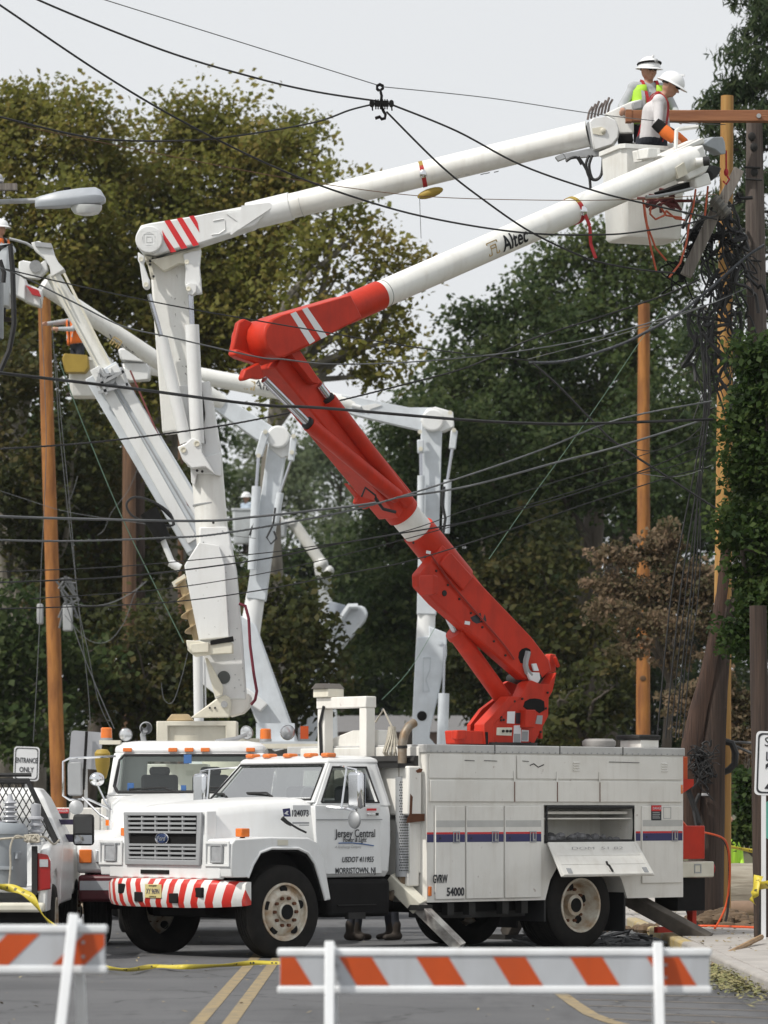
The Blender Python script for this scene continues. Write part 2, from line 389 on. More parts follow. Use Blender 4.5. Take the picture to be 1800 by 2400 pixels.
# ---------------------------------------------------------------- the front lift truck
PH = R(41.5); FW = Vector((-math.cos(PH), -math.sin(PH), 0)); LF = Vector((math.sin(PH), -math.cos(PH), 0))
O1 = Vector((-1.8426, 42.600, 0))
tr = thing('bucket_truck', 'front white lift truck with red folding boom and red-striped bumper', 'truck', O1, math.pi + PH, 'utility trucks')
def loc(v): d = Vector(v) - O1; return Vector((d.dot(FW), d.dot(LF), d.z))
def S(px, py, y=1.2): return loc(hit(px, py, O1 + LF*y, LF))      # a point of the truck's side seen at a photo pixel
def SF(px, py, x=.75): return loc(hit(px, py, O1 + FW*x, FW))
AX = Vector((0,1,0))
# chassis
m = MB()
for s in (-1, 1): m.box(-6.3, .7, s*.42-.05, s*.42+.05, .55, .80)
m.box(-4.9,-4.0,-.9,.9,.42,.62); m.box(-.25,.25,-.85,.85,.42,.6); m.box(-.5,.5,-.4,.4,.45,1.2); m.box(-1.9,-.62,-.8,.8,.5,.88)
m.box(-3.8,-2.1,-1.0,1.0,.45,.57)
m.build('chassis', UNDER, tr, bevel=.01)
MB().box(-1.66,-.74,.62,1.02,.42,.84).build('fuel_tank', UNDER, tr, bevel=.05)
m = MB(); m.box(-1.25,-1.0,1.0,1.06,.40,.47); m.box(-1.42,-.86,1.02,1.05,.55,.56); m.build('step', DARK, tr)
# hood
hs_ = []
for x, ht, wt, wb in ((.755,1.585,.60,.71),(.74,1.61,.62,.72),(.5,1.665,.66,.75),(.1,1.70,.72,.80),(-.35,1.725,.79,.87),(-.62,1.735,.84,.92)):
    half = [(0, ht+.02),(wt*.5, ht+.015),(wt*.88, ht-.005),(wt, ht-.045),(wt+.04, ht-.12),(wb, 1.25),(wb, .98)]
    hs_.append([(x, -y_, z_) for y_, z_ in half[::-1]] + [(x, y_, z_) for y_, z_ in half[1:]])
MB().loft(hs_).build('hood', WHITE, tr, smooth=50)
m = MB(); m.box(-.66,-.60,-.86,.86,1.60,1.745); m.build('cowl', WHITE, tr, bevel=.015)
for s in (-1, 1):
    prof = [(.745,.88),(.765,1.0),(.755,1.24),(.70,1.295),(.2,1.315),(-.34,1.305),(-.46,1.25),(-.56,1.06),(-.66,.62),(-.58,.62),(-.50,.84),(-.42,1.03),(-.32,1.14),(-.18,1.19),(.2,1.195),(.36,1.15),(.46,1.02),(.53,.88)]
    f = MB().prism([(x, s*.66, z) for x, z in prof], (0, s*.50, 0)).build('fender', WHITE, tr, bevel=.035)
    m = MB(); lip = [(.53,.88),(.46,1.02),(.36,1.15),(.2,1.195),(-.18,1.19),(-.32,1.14),(-.42,1.03),(-.50,.84),(-.58,.62)]
    m.tube([(x, s*1.163, z) for x, z in lip], .018, 6); m.build('arch_lip', WHITE, f)
    MB().box(-.57,.52,min(s*.5,s*.882),max(s*.5,s*.882),.6,1.22).build('wheel_well', UNDER, tr)
    ln = [(x*.985, .5+(z-.5)*.985) for x, z in lip]; l2 = [(x*.94, .5+(z-.5)*.94) for x, z in lip]
    MB().prism([(x,s*.6,z) for x,z in ln+l2[::-1]], (0,s*.545,0)).build('arch_liner', UNDER, tr)
    wheel(tr, (0, s*1.02, .50), (0,s,0))
    wheel(tr, (-4.46, s*1.06, .50), (0,s,0), style='rear'); wheel(tr, (-4.46, s*.76, .50), (0,s,0), style='rear')
    # headlight in its bezel
    hx = .768
    b = MB().frame([(hx, s*(.73), 1.00),(hx, s*1.15,1.00),(hx, s*1.15,1.27),(hx, s*.73,1.27)], [(hx, s*.755, 1.025),(hx, s*1.125,1.025),(hx, s*1.125,1.245),(hx, s*.755,1.245)], (.014,0,0)).build('headlight_bezel', WHITE, tr)
    hl = MB(); hl.box(hx-.01, hx+.018, s*.94-.09, s*.94+.09, 1.045, 1.225); hl = hl.build('headlight', CLEARL, tr, bevel=.02)
    MB().frame([(hx+.002, s*.94-.1,1.035),(hx+.002, s*.94+.1,1.035),(hx+.002,s*.94+.1,1.235),(hx+.002,s*.94-.1,1.235)], [(hx+.002,s*.94-.08,1.055),(hx+.002,s*.94+.08,1.055),(hx+.002,s*.94+.08,1.215),(hx+.002,s*.94-.08,1.215)], (.024,0,0)).build('headlight_rim', STEEL, hl, bevel=.004)
    MB().box(.42,.54,s*.96,s*1.07,1.315,1.41).build('turn_signal', AMBER, tr, bevel=.012)
    MB().bar((.48,s*1.015,1.29),(.48,s*1.015,1.32),.04,.04).build('signal_foot', BLACK, tr)
# front panel, grille
m = MB(); m.box(.70,.765,-.98,.98,.86,1.02); m.box(.60,.745,-.72,.72,.98,1.60); m.build('nose_panel', WHITE, tr, bevel=.015)
MB().box(.765,.775,-.40,.10,.905,.95).build('air_slot', UNDER, tr)
gx = .76; gr = MB().box(gx-.012,gx+.004,-.60,.60,1.035,1.555).build('grille', UNDER, tr)
MB().frame([(gx,-.66,1.0),(gx,.66,1.0),(gx,.69,1.585),(gx,-.69,1.585)], [(gx,-.59,1.065),(gx,.59,1.065),(gx,.61,1.545),(gx,-.61,1.545)], (.035,0,0)).build('grille_surround', GREYP, gr, bevel=.012)
for i, zc in enumerate((1.085,1.135,1.185,1.225,1.365,1.41,1.46,1.51)):
    MB().box(gx+.004,gx+.035,-.60,.60,zc-.012,zc+.012).build('grille_bar', GREYP, gr)
for yc in (-.36,-.12,.12,.36):
    for z0, z1 in ((1.065,1.235),(1.355,1.54)): MB().box(gx+.004,gx+.030,yc-.012,yc+.012,z0,z1).build('grille_divider', GREYP, gr)
bd = MB(); bd.lathe([(.001,.02),(.04,.019),(.048,.01),(.05,0)], (gx+.02,0,0), (1,0,0), 24)
bd.v = [(x, y*2.1, z*1.15+1.295) for x, y, z in bd.v]; em = bd.build('oval_badge', mat('navy_enamel', (.012,.03,.10), .25), gr)
bd = MB(); bd.lathe([(.052,-.002),(.058,.012),(.052,.014)], (gx+.02,0,0), (1,0,0), 24)
bd.v = [(x, y*2.1, z*1.15+1.295) for x, y, z in bd.v]; bd.build('badge_ring', CHROME, em)
text('Ford', .075, CHROME, em, (gx+.041,0,1.295), (0,1,0), (0,0,1), shear=.3)
# bumper
rs = []
for i in range(25):
    u = -1 + 2*i/24; y = 1.20*u; x = .88 - .30*abs(u)**3.2; c_ = .03*abs(u)**4
    dr = Vector((1, .9*(abs(u)**2.2)*(1 if u > 0 else -1)*.9, 0)).normalized()
    q = lambda k, z: (x + dr.x*k, y + dr.y*k*.4, z)
    rs.append([q(-.12,.555+c_), q(-.01,.545+c_), q(.02,.60+c_), q(.025,.70), q(.02,.80), q(-.01,.855-c_), q(-.12,.86-c_)])
bp = MB().loft(rs).build('bumper', BUMPST, tr, smooth=60)
for yc, zc in ((-.60,.74),(-.27,.655),(.34,.65),(.70,.715)):
    x = .88 - .30*abs(yc/1.2)**3.2
    MB().box(x-.02,x+.030,yc-.08,yc+.08,zc-.055,zc+.055).build('bumper_hole', UNDER, bp, bevel=.012)
pl_ = MB().box(.905,.914,-.145,.145,.645,.795).build('licence_plate', PLATEY, tr, bevel=.004)
text('XY 969N', .085, NAVY, pl_, (.914,0,.715), (0,1,0), (0,0,1), sx=.72)
text('NEW JERSEY', .026, INK, pl_, (.914,0,.778), (0,1,0), (0,0,1)); text('COMMERCIAL', .02, INK, pl_, (.914,0,.66), (0,1,0), (0,0,1))
# cab
m = MB(); rg = []
for z, xa, xb, yh in ((.86,-1.70,-.66,.94),(.93,-1.715,-.645,.985),(1.25,-1.73,-.62,1.0),(1.55,-1.74,-.61,.985),(1.655,-1.745,-.60,.95)):
    rg.append([(xa+.06,-yh,z),(xb,-yh,z),(xb,yh,z),(xa+.06,yh,z),(xa,yh-.08,z),(xa,-yh+.08,z)])
m.loft(rg); m.build('cab_body', WHITE, tr, smooth=30, bevel=.015)
m = MB()
rg = [[(xa,-yh,z),(xb,-yh,z),(xb,yh,z),(xa,yh,z)] for z, xa, xb, yh in ((2.125,-1.70,-.93,.775),(2.17,-1.70,-.95,.76),(2.205,-1.64,-1.03,.69),(2.218,-1.55,-1.12,.58))]
m.loft(rg); m.build('cab_roof', WHITE, tr, bevel=.03)
m = MB()
for s in (-1,1):
    yy = lambda z: s*(.955-(z-1.655)*.40)
    q = [(-.60,1.655),(-.945,2.13),(-1.655,2.13),(-1.695,1.655)]; r_ = [(-.685,1.69),(-.985,2.085),(-1.485,2.085),(-1.535,1.69)]
    m.frame([(x,yy(z),z) for x,z in q], [(x,yy(z),z) for x,z in r_], (0,-s*.05,0))
m.frame([(-1.74,-.93,1.655),(-1.74,.93,1.655),(-1.69,.76,2.13),(-1.69,-.76,2.13)], [(-1.735,-.6,1.74),(-1.735,.6,1.74),(-1.70,.52,2.06),(-1.70,-.52,2.06)], (.05,0,0))
m.frame([(-.585,-.94,1.69),(-.585,.94,1.69),(-.945,.765,2.14),(-.945,-.765,2.14)], [(-.62,-.87,1.735),(-.62,.87,1.735),(-.928,.715,2.105),(-.928,-.715,2.105)], (-.05,0,0))
m.build('window_frame', WHITE, tr, bevel=.008)
gl = MB().add([(-.635,-.88,1.73),(-.635,.88,1.73),(-.94,.72,2.11),(-.94,-.72,2.11)], [(0,1,2,3)]).build('windscreen', GLASSP, tr)
m = MB(); e_ = [(-.60,-.885,1.725),(-.60,.885,1.725),(-.925,.73,2.115),(-.925,-.73,2.115),(-.60,-.885,1.725)]
m.tube(e_, .013, 5); m.build('windscreen_seal', BLACK, gl)
MB().add([(-1.73,-.6,1.74),(-1.73,.6,1.74),(-1.70,.52,2.06),(-1.70,-.52,2.06)], [(0,1,2,3)]).build('rear_window', GLASS, tr)
for q_ in ([(-.62,.2,1.755),(-.66,.05,1.80),(-.68,-.32,1.80)],[(-.62,-.62,1.75),(-.655,-.70,1.79),(-.665,-.86,1.79)]): MB().tube(q_, .012, 5).build('wiper', BLACK, tr)
m = MB(); m.box(-1.685,-1.66,-.86,.86,1.2,1.72); m.box(-1.6,-1.0,-.66,.66,2.09,2.12); m.build('cab_lining', INTER, tr)
MB().add([(-.70,-.945,1.69),(-.985,-.80,2.085),(-1.485,-.80,2.085),(-1.535,-.945,1.69)], [(0,1,2,3)]).build('side_window', mat('dark_glass', (.02,.025,.025), .08, spec=.8), tr)  # opaque near-black pane, the dimness inside the cab put into its colour
m = MB(); m.box(-.98,-.66,-.85,.85,1.40,1.70); m.build('dashboard', INTER, tr, bevel=.03)
for yc in (-.4,.45): MB().box(-1.62,-1.5,yc-.24,yc+.24,1.2,1.88).build('seat', SEAT, tr, bevel=.05)
m = MB(); m.tube([( -1.0+.06*math.sin(a), .45+.2*math.cos(a), 1.68+.19*math.sin(a)) for a in [i*math.pi/9 for i in range(19)]], .012, 5); m.build('steering_wheel', INTER, tr)
for yc in (-.66,-.36,0,.36,.66): MB().box(-1.12,-.98,yc-.06,yc+.06,2.195,2.245).build('roof_marker', AMBER, tr, bevel=.018)
# door
dr_ = MB(); yo = lambda z: 1.0 + .006
prof = [(-.66,.90),(-.60,1.05),(-.56,1.35),(-.575,1.66),(-1.535,1.66),(-1.535,.90)]
dr_ = dr_.prism([(x, .992 if z < 1.6 else .962, z) for x, z in prof], (0,.022,0)).build('door', WHITE, tr, bevel=.008)
q = [(-.60,1.665),(-.955,2.125),(-1.525,2.125),(-1.555,1.665)]; r_ = [(-.685,1.69),(-.985,2.085),(-1.485,2.085),(-1.535,1.69)]
yy = lambda z: .962-(z-1.655)*.40
MB().frame([(x,yy(z),z) for x,z in q], [(x,yy(z),z) for x,z in r_], (0,.016,0)).build('door_window_frame', WHITE, dr_, bevel=.005)
m = MB(); e_ = [(x,yy(z)+.012,z) for x,z in r_]; m.tube(e_+[e_[0]], .014, 5); m.build('window_seal', BLACK, dr_)
MB().box(-1.43,-1.31,1.012,1.03,1.545,1.575).build('door_handle', CHROME, dr_, bevel=.006)
MB().box(-1.47,-1.44,1.012,1.03,1.545,1.575).build('door_lock', BLACK, dr_)
MB().box(-1.535,-.565,1.012,1.018,1.495,1.507).build('trim_line', GREYP, dr_)
MB().box(-1.45,-1.31,1.013,1.016,1.60,1.625).build('red_sticker', REDD, dr_)
DX = Vector((-1,0,0)); UZ = Vector((0,0,1))
def stext(s_, a, b, py, size, mt, par, y=1.014, **k):
    p0 = S(a, py, y); p1 = S(b, py, y); c = (p0+p1)/2; c.y = y
    t = text(s_, size, mt, par, c, DX, UZ, **k)
    xs = [v.co.x for v in t.data.vertices]; f = abs(p1.x-p0.x)/(max(xs)-min(xs)); mid = (max(xs)+min(xs))/2
    for v in t.data.vertices: v.co.x = c.x + (v.co.x-mid)*f
    return t
stext('Jersey Central', 785, 879, 1954, .125, INK, dr_, bold=.012)
stext('Power & Light', 804, 859, 1968.5, .072, INK, dr_, shear=.25, bold=.012)
stext('A FirstEnergy Company', 785, 847, 1985, .040, INKG, dr_, shear=.25)
stext('USDOT 411955', 802, 876, 2015, .085, INK, dr_, shear=.2, bold=.012)
stext('MORRISTOWN, NJ', 786, 880, 2041, .092, INK, dr_, bold=.012)
m = MB(); m.tube([S(794,1976,1.016), S(825,1975.5,1.016), S(850,1978,1.016), S(876,1982,1.016)], .006, 4); m.build('logo_swoosh', BLUEL, dr_)
fb = MB().box(-.56,-.30,.925,.932,1.55,1.66).build('number_panel', WHITE, tr)
stext('124073', 684, 723, 1907, .10, INK, fb, y=.95, bold=.02)
m = MB(); m.box(-.52,-.28,.948,.951,1.455,1.475); m.box(-.52,-.38,.948,.951,1.435,1.447); m.build('plate_sticker', GREYP, fb)
lg = MB().prism([S(*p, .93) for p in ((662,1896),(679,1894),(681,1914),(665,1914))], (0,.005,0)).build('square_emblem', NAVY, tr)
MB().prism([S(*p, .936) for p in ((666,1907),(672,1901),(676,1901),(673,1906),(677,1910),(671,1909))], (0,.003,0)).build('emblem_mark', SIGNW, lg)
m = MB(); m.tube([S(661,1917,1.0),S(672,1927,1.02),S(682,1933,1.02)], .026, 8, .018); m.tube([S(682,1932,1.02),S(700,1943,1.03),S(717,1951,1.01)], .012, 6); m.build('hood_latch', BLACK, tr)
MB().prism([S(*p, 1.166) for p in ((651,1968),(675,1969),(675,1981),(651,1981))], (0,.003,0)).build('fender_sticker', CREAM, tr)
# mirrors
def truck_mirror(s, fx):
    a = MB(); ym = s*1.36
    o = MB().box(fx-.045,fx+.045,ym-.11,ym+.11,1.62,2.03).build('side_mirror', CHROME, tr, bevel=.04)
    MB().box(fx-.052,fx-.046,ym-.095,ym+.095,1.64,2.01).build('mirror_glass', MIRR, o)
    a.tube([(fx-.25,s*.80,2.10),(fx,s*1.22,2.07),(fx,ym,2.05),(fx,ym,2.02)], .013, 6)
    a.tube([(fx+.12,s*1.0,1.64),(fx,s*1.2,1.62),(fx,ym,1.60),(fx,ym,1.63)], .018, 6); a.tube([(fx+.06,s*1.18,1.62),(fx,s*1.2,2.07)], .012, 6)
    a.build('mirror_arm', CHROME, o)
    MB().lathe([(.001,.03),(.06,.025),(.095,.0),(.1,-.02),(.001,-.03)], (fx+.02,ym-s*.02,1.50), (1,0,0), 20).build('round_mirror', STEEL, o)
truck_mirror(1, -.85); truck_mirror(-1, -.85)
# exhaust stack with its perforated guard
ex = S(943,1900,1.0); exx = ex.x; eyy = 1.0
e = MB(); e.tube([(exx+.06,.85,.62),(exx,eyy,.80),(exx,eyy,1.2),(exx,eyy,2.36),(exx-.03,eyy,2.46),(exx-.10,eyy,2.55),(exx-.18,eyy,2.59)], .052, 14); e = e.build('exhaust_stack', EXH, tr)
MB().cyl((exx,eyy,.86),(exx,eyy,1.98), .078, n=24).build('heat_guard', STEEL, e)
m = MB()
for r_i in range(34):
    for k_ in range(9):
        a = math.pi*.15 + k_*.24 + (r_i % 2)*.12; z = .93 + r_i*.03
        d = Vector((math.cos(a), math.sin(a), 0)); m.cyl(Vector((exx,eyy,z))+d*.074, Vector((exx,eyy,z))+d*.0795, .0075, n=6)
m.build('guard_hole', UNDER, e)
MB().bar((exx-.01,eyy+.088,.90),(exx-.01,eyy+.088,1.97),.03,.02).build('guard_strip', CHROME, e)
MB().cyl((exx,eyy,2.30),(exx,eyy,2.33), .058, n=14).build('clamp', DARK, e)
# boom rest behind the cab
br = MB(); xr = -1.93
for yc in (-.42,.31): br.box(xr-.07,xr+.07,yc-.06,yc+.06,1.2,2.77)
br.box(xr-.08,xr+.08,-.49,.38,2.77,2.90); br = br.build('boom_rest', WHITE2, tr, bevel=.012)
m = MB(); m.box(xr-.12,xr+.12,-.50,-.23,2.90,3.00); m.build('rest_pad_base', CREAM, br, bevel=.01)
m = MB(); m.prism([(xr-.13,-.50,3.0),(xr-.13,-.23,3.0),(xr-.13,-.31,3.06),(xr-.13,-.42,3.06)], (.28,0,0)); m.build('rest_pad', mat('worn_pad', (.12,.11,.10), .8), br)
m = MB(); m.prism([(xr-.35,-.60,1.9),(xr-.35,.36,1.9),(xr-.35,.36,2.52),(xr-.35,-.10,2.52),(xr-.35,-.60,2.40)], (.22,0,0)); m.build('tool_box', WHITE2, tr, bevel=.012)
m = MB(); m.tube([(xr+.09,-.38,2.1),(xr+.09,-.41,2.6),(xr+.09,-.34,2.8)], .018, 5); m.build('hydraulic_hose', CABLE, tr)
m = MB()
for i in range(14):
    a = i*.45; m.tube([(xr-.1+.03*math.sin(a),.62+.03*math.cos(a),2.55),(xr-.1+.05*math.sin(a+.5),.62+.05*math.cos(a+.5),2.42),(xr-.1+.11*math.sin(a+1),.64+.11*math.cos(a+1),2.26),(xr-.1+.03*math.sin(a+1.4),.64+.03*math.cos(a+1.4),2.13)], .013, 5)
m.tube([(xr-.02,.43,2.6),(xr-.08,.5,2.75),(xr-.1,.62,2.55)], .013, 5)
tag(m.build('rope_hank', ROPE), 'hank of pale rope hanging from the white boom rest by the exhaust', 'rope')
for o_ in [bpy.data.objects['rope_hank']]: o_.matrix_world = WM[tr.name]
# service body
X0, X1 = -2.04, -6.16; CX0, CX1 = -3.86, -5.34
m = MB(); m.box(X1,X0,-1.2,1.2,1.665,2.25); m.box(CX0,X0,-1.2,1.2,.57,1.665); 
arch = [(CX0,1.22),(CX0,.57),(-3.88,.57),(-3.96,.80),(-4.08,.96),(-4.22,1.05),(-4.74,1.05),(-4.96,.96),(-5.12,.80),(-5.22,.57),(CX1,.57),(CX1,1.22)]
m.prism([(x,-1.2,z) for x,z in arch], (0,.3,0)); m.prism([(x,.9,z) for x,z in arch], (0,.3,0)); m.box(CX1,CX0,-.9,.9,1.06,1.22)
m.box(X1,CX1,-1.2,1.2,.57,1.665); m.box(CX1,CX0,-1.2,.62,1.22,1.665)
bd = m.build('service_body', WHITE2, tr)
m = MB(); m.box(X1-.02,X0+.02,-1.215,1.215,2.25,2.345); m.build('roof_cap', mat('worn_aluminium', (.55,.55,.54), .5, metal=.2, streak=.25, streakcol=(.3,.28,.25)), bd, bevel=.01)
m = MB()
for i in range(42): m.cyl((X0-.05-i*.097,1.214,2.268),(X0-.05-i*.097,1.222,2.268), .009, n=6)
m.build('rivet', STEEL, bd)
m = MB()
for i in (1,2,3): m.box(X0-i*1.03-.006,X0-i*1.03+.006,1.213,1.219,2.25,2.345)
m.build('cap_joint', DARK, bd)
fl = [X0-.03,-2.95,-3.37,-4.05,-4.74,X1+.03]
for a, b in zip(fl[:-1], fl[1:]):
    if b > -3: a, b = X0-.03, -3.37
    elif a > -3: continue
    p_ = MB().box(b+.006,a-.006,1.203,1.222,1.70,1.945).build('flap_panel', WHITE2, bd, bevel=.008)
    if a != X0-.03:
        m = MB(); m.box(a-.012,a+.012,1.22,1.226,1.70,2.05); m.build('hinge_strap', WHITE2, p_)
        m = MB(); m.box(a-.008,a+.006,1.2245,1.228,1.70,1.93); m.build('rust_streak', RUST, p_)
for a, b in ((X0-.03,-3.40),(-3.42,X1+.03)): MB().box(b,a,1.203,1.216,1.965,2.235).build('upper_panel', WHITE2, bd, bevel=.006)
for xc in (-4.36,-5.82):
    v = MB()
    for i in range(4): v.prism([(xc-.05,1.216,2.06+i*.03),(xc-.05,1.232,2.065+i*.03),(xc-.05,1.216,2.08+i*.03)], (.10,0,0))
    v.build('louvre', WHITE2, bd)
m = MB(); m.tube([(-3.62,1.22,2.12),(-3.68,1.22,2.14),(-3.75,1.22,2.10),(-3.84,1.22,2.13)], .006, 4)
for a, b in ((-2.6,-2.75),(-2.9,-3.1),(-4.9,-5.4),(-3.5,-3.6)): m.bar((a,1.22,2.17),(b,1.22,2.165),.006,.006)
m.build('scratch', DARK, bd)
for a, b, z0 in ((-2.15,-2.605,.60),(-2.625,-3.205,.60),(-3.225,-3.80,.60),(-5.445,-6.13,.74)):
    d = MB().box(b,a,1.2,1.224,z0,1.655).build('cabinet_door', WHITE2, bd, bevel=.01)
    lx = b+.14
    MB().frame([(lx-.05,1.224,1.235),(lx+.05,1.224,1.235),(lx+.05,1.224,1.365),(lx-.05,1.224,1.365)], [(lx-.038,1.224,1.248),(lx+.038,1.224,1.248),(lx+.038,1.224,1.352),(lx-.038,1.224,1.352)], (0,.008,0)).build('latch_frame', STEEL, d)
    m = MB(); m.box(lx-.006,lx+.012,1.224,1.24,1.255,1.345); m.box(lx-.03,lx-.006,1.224,1.236,1.255,1.275); m.build('latch', STEEL, d)
    MB().cyl((a-.07,1.224,1.29),(a-.07,1.23,1.29), .013, n=10).build('lock', INK, d)
    for z, hh, mt in ((1.415,.075,mat('stripe_grey',(.52,.52,.50),.5)),(1.335,.022,REDD),(1.245,.09,NAVY)):
        MB().box(b+.008,a-.008,1.2245,1.2262,z if mt is not NAVY else 1.245,(z+hh) if mt is not NAVY else 1.334).build('side_stripe', mt, d)
for a, b in ((X0-.0,-2.14),(-5.36,-5.435)):
    for z0, z1, mt in ((1.335,1.357,REDD),(1.245,1.334,NAVY)): MB().box(b,a,1.2005,1.203,z0,z1).build('side_stripe', mt, bd)
m = MB(); m.tube([(CX0-.03,1.21,1.245),(CX1+.03,1.21,1.245),(CX1+.03,1.21,1.64),(CX0-.03,1.21,1.64),(CX0-.03,1.21,1.245)], .022, 6); m.build('opening_seal', BLACK, bd)
MB().box(CX1+.02,CX0-.02,.70,1.15,1.50,1.515).build('shelf', WHITE2, bd)
MB().box(CX1+.04,CX0-.10,.75,1.12,1.56,1.59).build('shelf', WHITE2, bd)
m = MB()
for i in range(46):
    x = random.uniform(CX1+.15, CX0-.12); y = random.uniform(.75,1.12); r_ = random.uniform(.02,.05)
    m.ball((x,y,1.235+r_*.6+random.uniform(0,.05)*(1 if -5.0<x<-4.1 else 0)), (r_*1.6,r_,r_), 7, 4)
m.build('loose_fittings', mat('dull_fittings', (.20,.20,.21), .6, var=.6, scale=30), tr).__setitem__('kind', 'stuff')
of = MB(); p0 = [(CX0-.02,1.225,1.225),(CX1+.01,1.225,1.225),(CX1-.02,1.50,.835),(CX0+.02,1.50,.835)]
of = MB().prism(p0, (0,.02,.014)).build('flap_door', WHITE2, bd, bevel=.008)
def onflap(u, v, k=.03): 
    a = Vector(p0[0]).lerp(Vector(p0[1]), u); b = Vector(p0[3]).lerp(Vector(p0[2]), u); return a.lerp(b, v) + Vector((0,.82,.57))*k
m = MB()
for v in (.40,.66): m.bar(onflap(.02,v,.022), onflap(.98,v,.022), .012, .008)
m.bar(onflap(.03,.05,.024), onflap(.03,.97,.024), .03, .01); m.bar(onflap(.97,.05,.024), onflap(.97,.97,.024), .03, .01); m.bar(onflap(.02,.96,.024), onflap(.98,.96,.024), .03, .01)
m.build('flap_rib', WHITE2, of)
m = MB(); m.tube([onflap(.54,.60), onflap(.535,.68), onflap(.55,.72), onflap(.555,.9)], .014, 6); m.build('flap_handle', DARK, of)
for u in (.10,.92): MB().bar(onflap(u,.78,.022), onflap(u,.92,.022), .07, .02, up=(0,.82,.57)).build('flap_catch', STEEL, of)
stext('DOM  51 82', 1340, 1460, 1988, .045, INKG, of, y=1.33)
stext('GVRW', 1014, 1049, 2061, .13, INK, bd, y=1.227, bold=.03); stext('54000', 1047, 1088, 2091, .13, INK, bd, y=1.227, bold=.03)
MB().cyl(S(1022,2093,1.2), S(1022,2093,1.2)+Vector((0,.02,0)), .032, n=14).build('reflector', CLEARL, bd)
for px, py in ((1006,2089),(1595,1850)): 
    p = S(px,py,1.2); MB().box(p.x-.02,p.x+.02,1.2,1.225,p.z-.055,p.z+.055).build('side_marker', AMBER, bd, bevel=.008)
dg = MB(); p = S(1538,1905,1.225); dg = MB().box(p.x-.085,p.x+.085,1.224,1.228,p.z-.09,p.z+.09).build('danger_sign', INK, bd)
MB().box(p.x-.083,p.x+.083,1.228,1.230,p.z+.02,p.z+.088).build('danger_header', REDD, dg)
text('DANGER', .042, SIGNW, dg, (p.x-.02,1.230,p.z+.052), DX, UZ)
for i in range(4): MB().box(p.x-.06+.01*(i%2),p.x+.065,1.228,1.230,p.z-.065+i*.022,p.z-.057+i*.022).build('sign_line', INKG, dg)
MB().frame([(p.x-.25,1.224,p.z-.07),(p.x-.12,1.224,p.z-.07),(p.x-.12,1.224,p.z+.07),(p.x-.25,1.224,p.z+.07)],[(p.x-.243,1.224,p.z-.063),(p.x-.127,1.224,p.z-.063),(p.x-.127,1.224,p.z+.063),(p.x-.243,1.224,p.z+.063)],(0,.003,0)).build('faded_label', INKG, bd)
# front face of the body: cabinet, ladder, lamps, rust
m = MB(); m.box(-2.06,-2.0,-.95,1.1,.9,2.32); m.build('front_bulkhead', WHITE2, bd, bevel=.01)
f2 = MB().box(-2.0,-1.80,.60,1.16,1.55,2.10).build('front_cabinet', WHITE2, bd, bevel=.02)
m = MB(); m.prism([S(*q_, 1.162) for q_ in zz(600,1600,2.765,(975,910),(1100,895),(1100,850),(1010,850),(1015,740),(1000,720),(995,850),(980,880))], (0,.003,0)); m.build('rust_patch', RUST, f2); m = MB(); m.prism([S(*q_, 1.162) for q_ in zz(600,1600,2.765,(1035,570),(1060,555),(1080,562),(1070,582),(1045,585))], (0,.003,0)); m.build('rust_patch', RUST, f2)
m = MB(); m.box(-2.02,-1.85,.2,1.1,.75,1.5); m.build('lower_cabinet', WHITE2, bd, bevel=.02)
for z in (1.10,.78): MB().ball((-1.84,1.02,z+.2), (.02,.03,.05), 10, 6).build('front_lamp', AMBER, bd)
m = MB(); m.cyl((-1.75,-.4,2.16),(-1.98,1.1,2.16), .06, n=10); m.box(-2.0,-1.7,.3,1.1,2.08,2.13); m.build('rolled_tarpaulin', DARK, tr)
m = MB()
for x in (-2.45,-2.78,-3.3,-3.6): m.box(x-.05,x+.05,1.05,1.15,.42,.57)
m.box(-3.8,-2.4,.9,.95,.38,.57); m.build('under_bracket', DARK, bd)
# things on the roof
m = MB(); m.lathe([(.18,0),(.2,.03),(.2,.07),(.16,.10),(.001,.10)], (-5.0,.95,2.345), (0,0,1), 24); m.build('roof_vent', mat('grey_cap',(.30,.29,.28),.7), bd)
m = MB(); m.box(-5.85,-5.55,.75,1.1,2.345,2.44); m.build('roof_box', WHITE2, bd, bevel=.01); MB().box(-5.87,-5.5,.72,1.12,2.44,2.50).build('roof_box_lid', DARK, bd, bevel=.02)
# mud flaps, tail
for s in (-1,1):
    for x, z in ((-5.22,.18),(-3.92,.32)): MB().box(x,x+.03,s*.92-.25,s*.92+.25,z,.8).build('mud_flap', BLACK, tr)
tl = MB(); tl.box(-6.62,-6.18,.62,1.12,1.02,1.42); tl = tl.build('tail_box', RED, tr, bevel=.012)
m = MB(); m.box(-6.75,-6.18,.70,1.15,.80,.99); m.build('lamp_housing', CREAM, tl, bevel=.015)
MB().cyl((-6.74,.98,.90),(-6.86,.98,.90), .085, n=20).build('tail_light', REDL, tl)
m = MB(); m.frame([(-6.52,1.152,.85),(-6.40,1.152,.85),(-6.40,1.152,.96),(-6.52,1.152,.96)],[(-6.505,1.152,.865),(-6.415,1.152,.865),(-6.415,1.152,.945),(-6.505,1.152,.945)],(0,.006,0)); m.build('side_lamp', STEEL, tl)
m = MB(); m.box(-6.64,-6.17,.72,1.1,.40,.79); m.build('hitch_box', UNDER, tl)
m = MB(); m.bar((-6.62,.9,.80),(-6.62,.9,-.0+.12),.09,.07,(1,0,0)); m.bar((-6.62,1.0,.18),(-5.9,1.0,.18),.06,.07); m.build('hitch_frame', RED, tl)
m = MB(); m.box(-6.5,-6.18,.55,.95,1.95,2.25); m.build('rear_reel_box', ORANGE, tr, bevel=.01)
